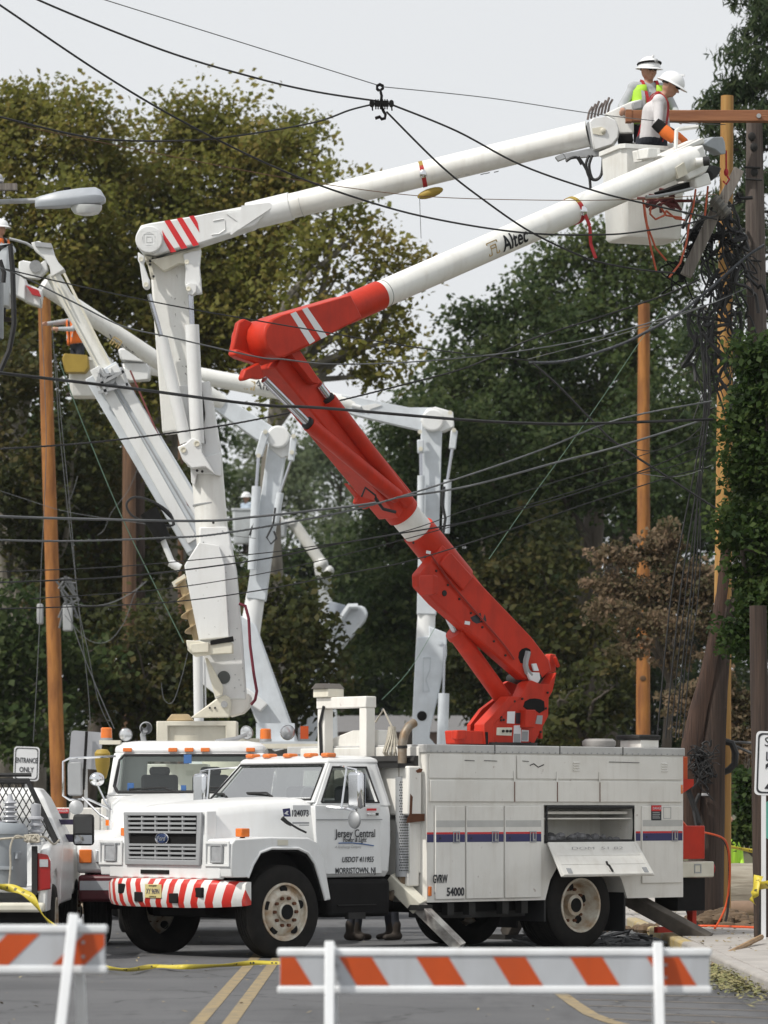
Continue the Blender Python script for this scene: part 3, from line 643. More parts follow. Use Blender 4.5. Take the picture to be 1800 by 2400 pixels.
m = MB(); m.prism([(-6.18,.6,1.72),(-6.55,.6,1.9),(-6.55,.6,1.98),(-6.18,.6,1.98)], (0,.4,0)); m.build('rear_bracket', RED, tr)
m = MB(); m.tube([(-6.3,1.0,1.42),(-6.32,1.02,1.62),(-6.25,.9,1.5)], .02, 6); m.tube([(-6.25,1.0,1.55),(-6.4,1.0,1.42),(-6.5,1.0,1.36)], .02, 6); m.build('red_hose', CABLEO, tr)
# outriggers
for s in (1,-1):
    a = Vector((-1.80,s*.86,.84)); b = Vector((-2.17,s*1.62,.07)); og = MB(); mid = a.lerp(b,.42)
    og.bar(a, mid, .17, .15, (1,0,0)); og = og.build('outrigger', CREAM, tr, bevel=.01)
    MB().bar(a.lerp(b,.38), b, .13, .11, (1,0,0)).build('outrigger_leg', mat('chipped_white', (.55,.54,.50), .6, col2=(.16,.14,.13), scale=5, rust=.7), og, bevel=.006)
    MB().box(b.x-.22,b.x+.22,b.y-.16,b.y+.16,.0,.07).build('outrigger_foot', DARK, og, bevel=.01)
    MB().bar(mid-Vector((.1,0,0)), mid+Vector((.1,0,0)), .2,.06).build('outrigger_band', DARK, og)
    a = Vector((-5.55,s*.80,.60)); b = Vector((-6.05,s*1.72,.06)); og = MB(); og.bar(a, b, .17, .16, (1,0,0)); og = og.build('outrigger', mat('dirty_outrigger', (.10,.085,.07), .85, col2=(.04,.035,.03), rust=.5), tr, bevel=.01)
    MB().box(b.x-.2,b.x+.2,b.y-.16,b.y+.16,0,.06).build('outrigger_foot', DARK, og)
# ---------------------------------------------------------------- red folding boom of the front truck (stands in the vertical plane of the truck's axis)
T0 = O1 + FW*-4.2; NB = LF.copy()
def Q(px, py, off=0): return hit(px, py, T0 + NB*off, NB)           # point of the boom's plane at a photo pixel; off is metres towards the viewer
def slab(pts, off, th, m=None):                                     # a side plate of real thickness, near face at off
    m = m or MB(); return m.prism([Q(x, y, off) for x, y in pts], -NB*th)
zA = lambda *p: zz(1000,1480,4.88,*p)
base = [(765,1295),(765,1060),(900,880),(1085,740),(1150,590),(1200,560),(1300,600),(1400,600),(1470,490),(1485,470),(1440,680),(1395,760),(1390,970),(1330,1080),(1220,1295)]
tu = MB(); slab(zA(*base), .30, .16, tu); tu = tu.build('turret', RED, tr, world=True, bevel=.012)
MB().prism([Q(x, y, .30)-NB*.40 for x, y in zA(*base)], -NB*.06).build('turret_far_plate', RED, tu, world=True, bevel=.01)
m = MB(); slab(zA((1130,740),(1390,760),(1330,1080),(1220,1295),(1010,1295),(1010,1000)), .13, .30, m); m.build('turret_core', RED, tu, world=True)
m = MB(); slab(zA((655,1290),(655,1060),(955,742),(1085,740),(770,1062),(770,1290)), .312, .17, m); m.build('turret_wing', RED, tu, world=True, bevel=.01)
m = MB(); slab(zA((560,1130),(960,745),(960,715),(1000,715),(625,1130)), .10, .05, m); m.build('turret_brace', RED, tu, world=True, bevel=.008)
m = MB(); slab(zA((330,1130),(680,1140),(700,1290),(345,1290)), .30, .20, m); m.build('valve_block', RED, tu, world=True, bevel=.02)
m = MB(); slab(zA((345,1128),(460,1128),(460,1225),(345,1235)), .36, .10, m); m.build('valve_head', RED, tu, world=True, bevel=.015)
m = MB(); slab(zA((680,1150),(702,1150),(705,1290),(690,1290)), .33, .05, m); m.build('recess', UNDER, tu, world=True)
hol = [(1105,860),(1125,800),(1180,770),(1240,765),(1300,775),(1345,800),(1350,900),(1290,935),(1240,900),(1150,895)]
m = MB(); slab(zA(*hol), .304, .008, m); m.build('access_hole', UNDER, tu, world=True)
for pts, mt, nm in (([(925,915),(1012,915),(1005,1055),(920,1050)], SIGNW, 'white_decal'),([(1020,930),(1088,930),(1088,1055),(1020,1055)], INK, 'warning_decal'),([(1265,960),(1328,960),(1318,1062),(1245,1055)], GREYP, 'warning_decal'),
    ([(805,1098),(978,1098),(972,1192),(800,1186)], CREAM, 'control_panel'),([(1000,1075),(1080,1070),(1078,1280),(990,1278)], SIGNW, 'white_decal'),([(1090,1125),(1168,1130),(1164,1258),(1084,1255)], SIGNW, 'white_decal')):
    m = MB(); slab(zA(*pts), .306, .008, m); o = m.build(nm, mt, tu, world=True)
for pts in ([(1002,1170),(1072,1170),(1070,1272),(1000,1270)],[(1095,1145),(1160,1145),(1156,1248),(1090,1245)]):
    m = MB(); slab(zA(*pts), .310, .006, m); m.build('decal_text', GREYP, tu, world=True)
m = MB()
for x in (870,915,955): a = Q(*zA((x,1140))[0], .31); m.cyl(a, a+NB*.02, .016, n=8)
m.build('control_knob', DARK, tu, world=True)
m = MB(); slab(zA((1140,895),(1250,895),(1240,1100),(1130,1100)), .40, .11, m); m.build('control_box', RED, tu, world=True, bevel=.01)
m = MB(); slab(zA((1300,1080),(1325,1080),(1325,1225),(1302,1225)), .1, .05, m); m.build('turret_post', RED, tu, world=True)
m = MB(); slab(zA((1410,270),(1430,255),(1480,265),(1480,460),(1380,480),(1400,360)), .05, .1, m); slab(zA((1470,290),(1485,285),(1530,400),(1510,415)), .12, .04, m); m.build('rear_lug', RED, tu, world=True, bevel=.01)
m = MB(); c = Q(1160, 1742, 0); m.cyl((c.x,c.y,2.33),(c.x,c.y,2.40), .5, n=28); m.build('slew_ring', DARK, tu, world=True)
# lower boom
zB = lambda *p: zz(900,1100,2.765,*p)
lb = MB(); slab(zB((235,680),(330,565),(380,485),(440,545),(590,700),(960,1090),(1075,1240),(1090,1300),(1010,1370),(905,1360),(350,880),(240,760)), .21, .16, lb); lb.bar(Q(1235,1560), Q(1035,1316), .30, .26, NB)
lb = lb.build('lower_boom', RED, tr, world=True, bevel=.02)
a0 = Q(*zB((380,520))[0]); 
m = MB(); p_a = Q(1290,1560); pm = [Q(1050,1330), Q(985,1250), Q(950,1208)]
m.cyl(Q(1075,1360), Q(980,1243), .20, n=28); m.build('boom_sleeve', RED, lb, world=True)
m = MB(); m.cyl(Q(1010,1280), Q(915,1166), .178, n=32); m.build('insulating_section', BOOMW, tr, world=True, smooth=40)
s2 = MB(); s2.bar(Q(930,1190), Q(640,836), .37, .36, NB); s2 = s2.build('boom_outer_section', RED, tr, world=True, bevel=.02)
m = MB(); m.cyl(Q(944,1201), Q(895,1142), .205, n=28); m.build('boom_collar', RED, s2, world=True)
# counter box at the sleeve, emblem, indicator
m = MB(); slab(zB((318,680),(350,690),(350,808),(318,815)), .43, .24, m); m.build('valve_cover', RED, lb, world=True, bevel=.015)
m = MB(); slab(zB((560,960),(600,940),(625,930),(635,945),(655,940),(665,985),(600,1000),(575,985)), .214, .006, m); o = m.build('round_emblem', INK, lb, world=True)
m = MB(); slab(zB((628,925),(640,918),(652,940),(640,975),(622,985),(632,955)), .216, .006, m); m.build('emblem_bird', RED, lb, world=True)
for (x, y, r_) in ((388,803,.035),(375,600,.012)):
    a = Q(*zB((x,y))[0], .205); m = MB(); m.cyl(a, a+NB*.015, r_, n=16); m.build('boom_bolt', DARK if r_ > .02 else RED, lb, world=True)
m = MB(); slab(zB((365,620),(400,560),(440,540),(580,700),(520,790)), .25, .1, m); m.build('side_cover', RED, lb, world=True, bevel=.02)
m = MB(); slab(zA((1050,300),(1060,235),(1090,200),(1140,185),(1185,205),(1195,250),(1170,330),(1120,370),(1075,360)), .214, .006, m); m.build('slot_hole', UNDER, lb, world=True)
m = MB(); m.tube([Q(*p_, .23) for p_ in zA((1160,230),(1150,280),(1135,330),(1130,390),(1150,460),(1190,500))], .038, 6); m.build('hose_guard', GREYP, lb, world=True)
m = MB(); slab(zA((1155,465),(1290,470),(1300,540),(1280,580),(1240,600),(1200,575),(1175,530)), .26, .03, m); m.build('angle_gauge', SIGNW, lb, world=True)
m = MB(); slab(zA((1205,370),(1255,365),(1285,450),(1230,450)), .26, .02, m); m.build('white_tag', SIGNW, lb, world=True)
a = Q(1262,1590,.24); m = MB(); m.cyl(a, a-NB*.5, .06, n=18); m.build('pivot_pin', DARK, lb, world=True)
# wear and fastenings
m = MB()
for i in range(9):
    a = Q(968+i*27, 1272+i*33, .214); m.cyl(a, a+NB*.012, .014, n=8); a = Q(905+i*27+30, 1262+i*31+60, .214)
for q in zA((850,980),(880,1010),(850,1015),(790,1275),(1180,1275),(1000,800),(1090,770),(1380,700),(1360,880),(1300,1150)): a = Q(*q, .304); m.cyl(a, a+NB*.014, .014, n=8)
m.build('bolt_head', DARK, tu, world=True)
m = MB(); pts_ = [Q(x, y, .235) for x, y in ((1010,1300),(1060,1370),(1120,1440),(1180,1510),(1205,1545))]; m.tube(crv0(pts_), .012, 5); m.build('hydraulic_line', mat('red_line',(.30,.02,.01),.5), lb, world=True)
for (x, y, w_, h_) in ((1000,1290,10,7),(1090,1455,12,8)):
    m = MB(); slab([(x,y),(x+w_,y+2),(x+w_-1,y+h_+2),(x-1,y+h_)], .214, .005, m); m.build('small_decal', SIGNW, lb, world=True)
# lift cylinder
m = MB(); m.cyl(Q(1185,1645), Q(1068,1482), .105, n=20); lc = m.build('lift_cylinder', RED, tr, world=True)
m = MB(); m.cyl(Q(1072,1488), Q(1035,1410), .05, n=14); m.build('cylinder_rod', ROD, lc, world=True)
m = MB(); m.cyl(Q(1073,1489), Q(1066,1479), .125, n=20); m.build('cylinder_gland', RED, lc, world=True)
# cylinders on the outer lower section
zC = lambda *p: zz(500,600,2.765,*p)
for p0, p1, p2, off, r_ in (((1190,1560),(620,1090),(330,800),.28,.085),((1262,1600),(752,930),(685,838),.20,.085)):
    A_, B_, C_ = [Q(*zC(p_)[0], off) for p_ in (p0,p1,p2)]
    m = MB(); m.cyl(A_, B_, r_, n=18); o = m.build('elbow_cylinder', RED, tr, world=True)
    m = MB(); m.cyl(B_, C_, .045, n=14); m.build('cylinder_rod', ROD, o, world=True)
    m = MB(); m.cyl(B_+(A_-B_).normalized()*.03, B_-(A_-B_).normalized()*.04, r_*.85, n=18); m.build('cylinder_gland', DARK, o, world=True)
m = MB(); slab(zC((500,630),(560,605),(690,800),(690,830),(640,815)),   .30, .12, m); m.build('elbow_link', RED, tr, world=True, bevel=.015)
m = MB(); slab(zC((210,735),(300,690),(330,780),(310,800),(255,790),(200,810),(190,790)), .26, .09, m); m.build('elbow_link', RED, tr, world=True, bevel=.015)
m = MB(); slab(zC((870,1470),(960,1560),(1060,1590),(1000,1640),(930,1600),(940,1560)), .26, .08, m); m.build('hose_clamp', RED, tr, world=True, bevel=.01)
m = MB(); m.tube([Q(*p_, .30) for p_ in zC((960,1560),(985,1500),(1050,1550),(1060,1600))], .012, 5); m.tube([Q(*p_, .3) for p_ in zC((1050,1570),(1100,1640),(1180,1660))], .02, 5); m.build('hose', CABLE, tr, world=True)
# elbow and upper boom
el = Q(640, 790); m = MB(); m.cyl(el+NB*.20, el-NB*.46, .205, n=36); elb = m.build('elbow_drum', RED, tr, world=True, bevel=.02)
m = MB(); m.lathe([(.205,0),(.19,.05),(.13,.10),(.001,.12)], el-NB*.46, -NB, 30); m.build('drum_cap', RED, elb, world=True)
m = MB(); slab(zC((120,640),(165,430),(200,405),(255,430),(245,640),(170,665)), .10, .08, m); slab(zC((140,640),(150,600),(320,660),(470,660),(320,710),(260,690),(170,660)), .2, .12, m); m.build('elbow_bracket', RED, elb, world=True, bevel=.02)
m = MB(); slab(zC((255,590),(330,583),(335,600),(258,607)), .0, .02, m); m.build('white_label', SIGNW, elb, world=True)
ub = MB(); side = zC((330,520),(340,460),(370,420),(420,395),(590,335),(895,252),(915,300),(705,375),(740,480),(720,520),(640,575),(470,655),(420,655),(360,610))
slab(zC((330,520),(340,460),(370,415),(430,385),(895,250),(970,400),(740,520),(640,575),(470,655),(400,655),(350,600)), .42, .36, ub); ub = ub.build('upper_boom', RED, tr, world=True, bevel=.025)
for k_, pts in enumerate((((500,375),(535,360),(660,550),(625,572)),((575,345),(610,333),(738,520),(700,538)))):
    m = MB(); slab(zC(*pts), .424, .006, m); m.build('white_band', SIGNW, ub, world=True)
ax0 = Q(790,735,.24); ax1 = Q(885,694,.24); tip = Q(1622,372,.24); dirU = (tip-ax1).normalized()
m = MB(); m.cyl(ax1-dirU*.55, ax1+dirU*.02, .168, n=32); m.build('boom_collar', RED, ub, world=True)
m = MB(); m.cyl(ax1-dirU*.2, tip, .158, n=36); fb_ = m.build('boom_tube', BOOMW, tr, world=True)
m = MB(); m.cyl(ax1+dirU*.10, ax1+dirU*.105, .160, n=36); m.build('joint_line', DARK, fb_, world=True)
# lettering on the tube
upP = dirU.cross(NB); upP = -upP if upP.z < 0 else upP
def boomtext(s_, px, py, size, mt, par, cc=None):
    c = Q(px, py, .24) ; cc = c - upP*(c-ax1).dot(upP)
    h = (c-ax1).dot(upP); t = text(s_, size, mt, par, (0,0,0), (1,0,0), (0,1,0), world=True, bold=.022)
    bm = bmesh.new(); bm.from_mesh(t.data); bmesh.ops.triangulate(bm, faces=bm.faces)
    bmesh.ops.subdivide_edges(bm, edges=[e for e in bm.edges if e.calc_length() > .03], cuts=5, use_grid_fill=False); bmesh.ops.triangulate(bm, faces=bm.faces); bm.to_mesh(t.data); bm.free()
    for v in t.data.vertices:
        q = v.co.copy(); a = (h + q.y)/.161; a = max(-1.5, min(1.5, a))
        v.co = cc + dirU*q.x*.74 + upP*.161*math.sin(a) + NB*(.161*math.cos(a)+.002)
    return t
boomtext('Altec', 1187, 566, .27, INK, fb_)
def logo(px, py, sz):
    c = Q(px, py, .24); cc = c - upP*(c-ax1).dot(upP); h = (c-ax1).dot(upP)
    m = MB(); w_ = sz*.12
    segs = [(-.5,-.4,-.5,.5),(.5,-.4,.5,.5),(-.5,.5,.5,.5),(-.25,-.4,-.25,.25),(.25,-.4,.25,.25),(-.25,.05,.25,.05),(-.5,-.4,-.25,-.4),(.25,-.4,.5,-.4),(-.25,.25,.25,.25)]
    def pp(x, y):
        a = (h + y*sz)/.163; return cc + dirU*x*sz + upP*.165*math.sin(a) + NB*.165*math.cos(a)
    for x0,y0,x1,y1 in segs: m.bar(pp(x0,y0), pp(x1,y1), w_*.6, .006, NB)
    m.build('maker_emblem', GOLD, fb_, world=True)
logo(1136, 586, .17)
# strap on the tube
def strap(ax, d, r, c1, c2, par, up, nb, hang=None):
    m = MB(); x = up; y = nb
    ring = lambda a0, a1, n: [ax + x*r*math.cos(a0+(a1-a0)*i/n) + y*r*math.sin(a0+(a1-a0)*i/n) for i in range(n+1)]
    m = MB(); rr = ring(-.4, 1.1, 8)
    for a, b in zip(rr[:-1], rr[1:]): m.bar(a, b, .05, .010, (a+b)/2-ax)
    o = m.build('boom_strap', YELB, par, world=True)
    m = MB(); rr = ring(1.0, 5.9, 18)
    for a, b in zip(rr[:-1], rr[1:]): m.bar(a, b, .055, .012, (a+b)/2-ax)
    if hang:
        for a, b in zip(hang[:-1], hang[1:]): m.bar(a, b, .05, .008, nb)
    m.build('red_strap', REDF, o, world=True)
    b_ = ring(1.7, 1.9, 1)[0]; MB().ball(b_, (.05,.03,.06), 10, 6).build('strap_buckle', CHROME, o, world=True)
sc_ = Q(1345, 500, .24); h_ = (sc_-ax1).dot(upP); sax = sc_ - upP*h_
strap(sax, dirU, .165, None, None, fb_, upP, NB, [sax+NB*.175-upP*.05, sax+NB*.17-upP*.22+dirU*.03, sax+NB*.15-upP*.38+dirU*.0+Vector((0,0,-.05)), sax+NB*.15-upP*.38+Vector((.06,0,-.22))])
# boom tip
tp = MB(); zD = lambda *p: zz(1200,100,2.765,*p)
slab(zD((1110,760),(1140,720),(1190,690),(1240,660),(1280,800),(1260,840),(1150,890),(1130,860)), .34, .22, tp)
slab(zD((1020,720),(1245,615),(1255,650),(1120,700),(1030,750)), .1, .3, tp); slab(zD((1185,880),(1275,840),(1298,915),(1195,945)), .3, .3, tp)
tp = tp.build('boom_tip', BOOMW, tr, world=True, bevel=.02)
a = Q(*zD((1070,790))[0], .40); 
m = MB(); pts = zD((1062,810),(1115,775),(1140,850),(1080,880)); m.prism([Q(x,y,.41) for x,y in pts], -NB*.04); m.build('cream_patch', CREAM, tp, world=True)
m = MB(); a = Q(*zD((1190,775))[0], .40); b = Q(*zD((1240,770))[0], .46); m.cyl(a, b, .05, n=16); m.build('pin_sleeve', BOOMW, tp, world=True)
m = MB(); c_ = Q(*zD((1280,765))[0], .52); m.cyl(b, c_, .058, n=16); m.build('pin_cap', BLACK, tp, world=True)
jb = MB(); slab(zD((1245,650),(1300,610),(1370,610),(1385,650),(1390,720),(1350,725),(1310,690),(1255,670)), .05, .14, jb); jb = jb.build('jib_head', GREYB, tp, world=True, bevel=.02)
m = MB(); a = Q(*zD((1388,700))[0], 0); m.tube([a, a+Vector((0,0,-.14)), a+Vector((.0,0,-.24))], .012, 6); m.ball(a+Vector((0,0,-.27)), (.03,.03,.05), 8, 6); m.tube([a+Vector((0,0,-.3)), a+Vector((.04,0,-.36)), a+Vector((0,0,-.42)), a+Vector((-.04,0,-.38))], .012, 6); m.build('winch_hook', REDF, jb, world=True)
m = MB(); slab(zD((1265,820),(1300,790),(1365,810),(1350,850),(1300,900),(1290,850)), .1, .2, m); m.build('hose_boot', BLACK, tp, world=True, bevel=.03)
m = MB(); slab(zD((990,960),(1180,890),(1190,940),(1000,975)), .2, .2, m); m.build('control_block', UNDER, tp, world=True, bevel=.01)
# bucket
def bucket(parent, c, wx, wy, h, rz, mt, name='bucket'):
    Rm = Matrix.Rotation(rz, 3, 'Z'); c = Vector(c)
    def ring(z, k): 
        b = .06; a, d = wx/2*k, wy/2*k
        return [c + Rm @ Vector((x, y, z)) for x, y in ((-a+b,-d),(a-b,-d),(a,-d+b),(a,d-b),(a-b,d),(-a+b,d),(-a,d-b),(-a,-d+b))]
    m = MB(); m.loft([ring(0,.86), ring(.03,.90), ring(h-.06,1.0), ring(h-.055,1.07), ring(h,1.07), ring(h,.95), ring(.08,.84)], caps=True)
    o = m.build(name, mt, parent, world=True, smooth=40)
    return o
BK = P(1508, 460, 48.15); bz = CAMH-(565-YH)*BK.y/F
bk = bucket(tr, (BK.x, BK.y, bz), .88, .70, (565-352)*BK.y/F, R(20), BOOMW)
m = MB(); m.tube([Q(*p_, -.02) for p_ in zD((1060,690),(1065,570),(1085,560),(1200,545))], .028, 6); m.build('control_handle', BOOMW, tp, world=True)
m = MB(); slab(zD((850,690),(960,680),(970,740),(860,770)), -.2, .2, m); slab(zD((880,680),(945,680),(945,745),(880,750)), -.05, .2, m); m.build('bucket_bracket', BOOMW, bk, world=True, bevel=.015)
m = MB()
for pts in (((850,1020),(860,1120),(880,1220),(900,1330),(935,1480)),((855,1040),(875,1180),(930,1330),(1000,1410)),((900,1060),(895,1110),(930,1145),(985,1120),(1000,1090)),((1000,1090),(1060,1140),(1120,1150)),((1190,950),(1175,1060),(1150,1160),(1130,1300),(1090,1430),(1020,1520)),((1270,930),(1260,1020),(1250,1120)),((960,1060),(1000,1120),(1100,1135))):
    m.tube([Q(*p_, .28) for p_ in zD(*pts)], .013, 5)
m.build('orange_tool_hose', mat('red_hose', (.42,.08,.03), .6), bk, world=True)
m = MB()
for i in range(16):
    x = random.uniform(870,1090); y = random.uniform(985,1050); a = Q(*zD((x,y))[0], .05); m.tube([a, a+Vector((random.uniform(-.15,.15),0,random.uniform(-.12,.05))), a+Vector((random.uniform(-.2,.2),.05,random.uniform(-.1,.1)))], .02, 5)
m.build('hose_bundle', mat('maroon_hose', (.12,.02,.02), .6), bk, world=True)
m = MB(); m.tube([Q(*p_, .3) for p_ in zD((870,1000),(940,995),(1090,965),(1170,945))], .022, 6); m.build('leveling_rod', STEEL, bk, world=True)
# ---------------------------------------------------------------- helpers for booms that swing across the street (vertical planes facing the camera)
def PS(pts, Y, th, m=None):
    m = m or MB(); return m.prism([P(x, y, Y) for x, y in pts], (0, th, 0))
def pbar(m, a, b, wpx, Y, th, wpx1=None):
    A_ = P(*a, Y); B_ = P(*b, Y); return m.bar(A_+Vector((0,th/2,0)), B_+Vector((0,th/2,0)), wpx*Y/F, th, (0,1,0), (wpx1 or wpx)*Y/F, th)
def pcyl(m, a, b, rpx, Y, rpx1=None, n=20): return m.cyl(P(*a, Y), P(*b, Y), rpx*Y/F, (rpx1 or rpx)*Y/F, n)
def W_(name, mt, par, m, bev=0): return m.build(name, mt, par, world=True, bevel=bev)

# ---------------------------------------------------------------- second lift truck, nose towards the camera
A2 = R(-90) ; O2 = Vector((-2.42, 46.35, 0)); rz2 = R(-91)
t2 = thing('bucket_truck', 'white round-nosed lift truck with tall white mast, facing the camera', 'truck', O2, rz2, 'utility trucks')
G2 = lambda px, py, Y: WM[t2.name].inverted() @ P(px, py, Y)
m = MB()
for s in (-1,1): m.box(-5.6,.6,s*.42-.05,s*.42+.05,.55,.8)
m.box(-.3,.3,-.9,.9,.42,.6); m.box(-.6,.5,-.5,.5,.5,1.2); m.build('chassis', UNDER, t2)
hs_ = []
for x, ht, wt, wb in ((.95,1.40,.62,.70),(.90,1.52,.70,.78),(.6,1.62,.76,.82),(.1,1.72,.82,.88),(-.75,1.80,.92,.98)):
    half = [(0,ht+.02),(wt*.6,ht+.01),(wt*.92,ht-.03),(wt+.02,ht-.1),(wb,1.2),(wb,.85)]
    hs_.append([(x,-y_,z_) for y_, z_ in half[::-1]]+[(x,y_,z_) for y_, z_ in half[1:]])
MB().loft(hs_).build('hood', WHITE, t2, smooth=50)
for s in (-1,1):
    prof = [(.90,.86),(.94,1.1),(.86,1.30),(.5,1.37),(-.3,1.36),(-.55,1.2),(-.68,.7),(-.58,.7),(-.45,1.0),(-.2,1.16),(.2,1.18),(.45,1.03),(.55,.86)]
    MB().prism([(x,s*.70,z) for x,z in prof], (0,s*.50,0)).build('fender', WHITE, t2, bevel=.06)
    MB().box(.80,.955,s*1.02,s*1.17,.98,1.14).build('turn_signal', AMBER, t2, bevel=.01)
    MB().box(.92,.955,s*.74,s*.98,.98,1.14).build('headlight', CLEARL, t2, bevel=.02)
    MB().box(.15,.25,s*.88,s*.92,1.42,1.49).build('side_marker', AMBER, t2)
    wheel(t2, (0,s*1.03,.5), (0,s,0)); wheel(t2, (-4.3,s*1.0,.5), (0,s,0), style='rear')
    mi = MB().box(-.55,-.45,s*1.36-.09,s*1.36+.09,1.78,2.20).build('side_mirror', STEEL, t2, bevel=.03)
    MB().box(-.445,-.438,s*1.36-.075,s*1.36+.075,1.80,2.18).build('mirror_back', GREYP, mi)
    m = MB(); m.tube([(-.85,s*.90,2.27),(-.5,s*1.2,2.25),(-.45,s*1.42,2.24),(-.45,s*1.50,2.2),(-.45,s*1.50,1.78),(-.45,s*1.42,1.73),(-.5,s*1.2,1.74),(-.65,s*.95,1.62)], .016, 6); m.build('mirror_frame', CHROME, mi)
    MB().lathe([(.001,.03),(.06,.02),(.09,0),(.001,-.03)], (-.44,s*1.34,1.64), (1,0,0), 18).build('round_mirror', STEEL, mi)
    MB().ball((-.15,s*1.06,1.98), (.06,.095,.085), 16, 10).build('chrome_mirror', CHROME, t2)
    m = MB(); m.tube([(-.15,s*1.06,1.92),(-.1,s*.95,1.7),(.1,s*.86,1.6)], .014, 5); m.tube([(-.3,s*1.25,1.76),(-.15,s*1.02,1.55),(-.1,s*.92,1.5)], .014, 5); m.build('mirror_stay', CHROME, t2)
m = MB(); m.box(.80,.97,-1.18,1.18,.52,.84); bq = m.build('bumper', mat('maroon_paint', (.10,.012,.018), .4), t2, bevel=.04)
MB().box(.972,.976,-1.16,1.16,.66,.77).build('bumper_band', SHEET, bq)
m = MB(); rg = []
for z, xa, xb, yh in ((.8,-2.1,-.72,.95),(1.5,-2.15,-.70,1.0),(1.78,-2.15,-.70,.99),(1.80,-2.15,-.74,.985)): rg.append([(xa,-yh,z),(xb,-yh,z),(xb,yh,z),(xa,yh,z)])
m.loft(rg); m.build('cab_body', WHITE, t2, bevel=.03)
rg = [[(xa,-yh,z),(xb-.10,-yh,z),(xb,-yh+.14,z),(xb,yh-.14,z),(xb-.10,yh,z),(xa,yh,z)] for z, xa, xb, yh in ((2.30,-2.12,-.98,.925),(2.38,-2.12,-.985,.925),(2.44,-2.08,-1.06,.86),(2.465,-2.0,-1.2,.7))]
MB().loft(rg).build('cab_roof', WHITE, t2, bevel=.03)
m = MB()
m.frame([(-.70,-.985,1.79),(-.70,.985,1.79),(-.98,.925,2.31),(-.98,-.925,2.31)], [(-.725,-.87,1.84),(-.725,.87,1.84),(-.962,.82,2.27),(-.962,-.82,2.27)], (-.06,0,0))
for s in (-1,1): m.frame([(-.72,s*.975,1.79),(-.99,s*.92,2.31),(-2.1,s*.92,2.31),(-2.12,s*.975,1.79)], [(-.85,s*.965,1.84),(-1.05,s*.925,2.25),(-1.75,s*.925,2.25),(-1.75,s*.965,1.84)], (0,-s*.05,0))
m.frame([(-2.12,-.97,1.79),(-2.12,.97,1.79),(-2.12,.92,2.31),(-2.12,-.92,2.31)], [(-2.12,-.62,1.86),(-2.12,.62,1.86),(-2.12,.6,2.22),(-2.12,-.6,2.22)], (.05,0,0))
m.build('window_frame', WHITE, t2, bevel=.01)
gl = MB().add([(-.735,-.9,1.82),(-.735,.9,1.82),(-.968,.84,2.29),(-.968,-.84,2.29)], [(0,1,2,3)]).build('windscreen', GLASS, t2)
m = MB(); e_ = [(-.71,-.86,1.83),(-.71,.86,1.83),(-.73,.90,1.90),(-.945,.855,2.22),(-.96,.80,2.285),(-.96,-.80,2.285),(-.945,-.855,2.22),(-.73,-.9,1.9)]; m.tube(e_+[e_[0]], .02, 6); m.build('windscreen_seal', BLACK, gl)
m = MB(); m.tube([(-.69,-.1,1.81),(-.715,-.3,1.88),(-.72,-.72,1.86)], .014, 5); m.tube([(-.69,.75,1.81),(-.715,.55,1.88),(-.72,.15,1.88)], .014, 5); m.build('wiper', BLACK, gl)
for y_, z_, s_ in ((-.70,1.90,.05),(.0,2.24,.06),(-.05,1.88,.04)): MB().box(-.735,-.725,y_-s_*.8,y_+s_*.8,z_-s_,z_+s_*.8).build('window_sticker', BLUEL, gl)
m = MB()
for yc in (-.42,.22): m = MB(); m.box(-1.8,-1.68,yc-.23,yc+.23,1.4,2.05); m.box(-1.78,-1.7,yc-.13,yc+.13,2.04,2.15); m.build('seat', SEAT, t2, bevel=.06)
MB().box(-1.1,-.78,-.85,.85,1.5,1.80).build('dashboard', INTER, t2, bevel=.03)
for yc in (-.76,-.20,.0,.20,.76): MB().box(-1.0,-.955,yc-.055,yc+.055,2.325,2.375).build('roof_marker', AMBER, t2, bevel=.008)
# roof kit
bx = MB(); bx.frame([(-2.55,-.52,2.42),(-2.55,.50,2.42),(-2.55,.50,2.74),(-2.55,-.52,2.74)], [(-2.55,-.37,2.47),(-2.55,.36,2.47),(-2.55,.36,2.68),(-2.55,-.37,2.68)], (.05,0,0)); bx.box(-2.95,-2.56,-.52,.5,2.3,2.74); bx.build('boom_support', CREAM, t2, bevel=.012)
MB().prism([(-2.75,-.40,2.745),(-2.75,-.05,2.745),(-2.75,-.12,2.83),(-2.75,-.33,2.83)], (.2,0,0)).build('rest_saddle', TAN, t2, bevel=.01)
def beacon(par, c, r, h):
    o = MB().lathe([(r*1.05,-.03),(r*1.05,.0)], c, (0,0,1), 20).build('beacon', STEEL, par); MB().lathe([(r,0),(r*.96,h*.9),(r*.8,h),(.001,h)], c, (0,0,1), 20).build('beacon_lens', AMBER, o)
beacon(t2, (-1.2,-1.04,2.50), .072, .13); beacon(t2, (-1.9,.90,2.5), .072, .13)
m = MB(); m.box(-1.3,-1.1,-1.12,-.86,2.42,2.47); m.box(-2.1,-1.8,.7,1.6,2.38,2.44); m.build('beacon_bracket', CREAM, t2)
def lamp(par, c, r, d=(1,0,0), mt=STEEL):
    o = MB().lathe([(.001,-r*1.1),(r*.6,-r*.9),(r*.95,-r*.2),(r,0),(r*.96,.01)], c, d, 20).build('work_lamp', mt, par); MB().lathe([(r*.9,.0),(r*.5,.02),(.001,.025)], Vector(c)+Vector(d)*.01, d, 20).build('lamp_lens', CLEARL, o)
lamp(t2, (-1.2,-.80,2.54), .085); lamp(t2, (-1.9,.66,2.58), .09, (.8,-.3,-.2)); lamp(t2, (-1.8,1.18,2.58), .10, (.8,.3,-.1), CHROME)
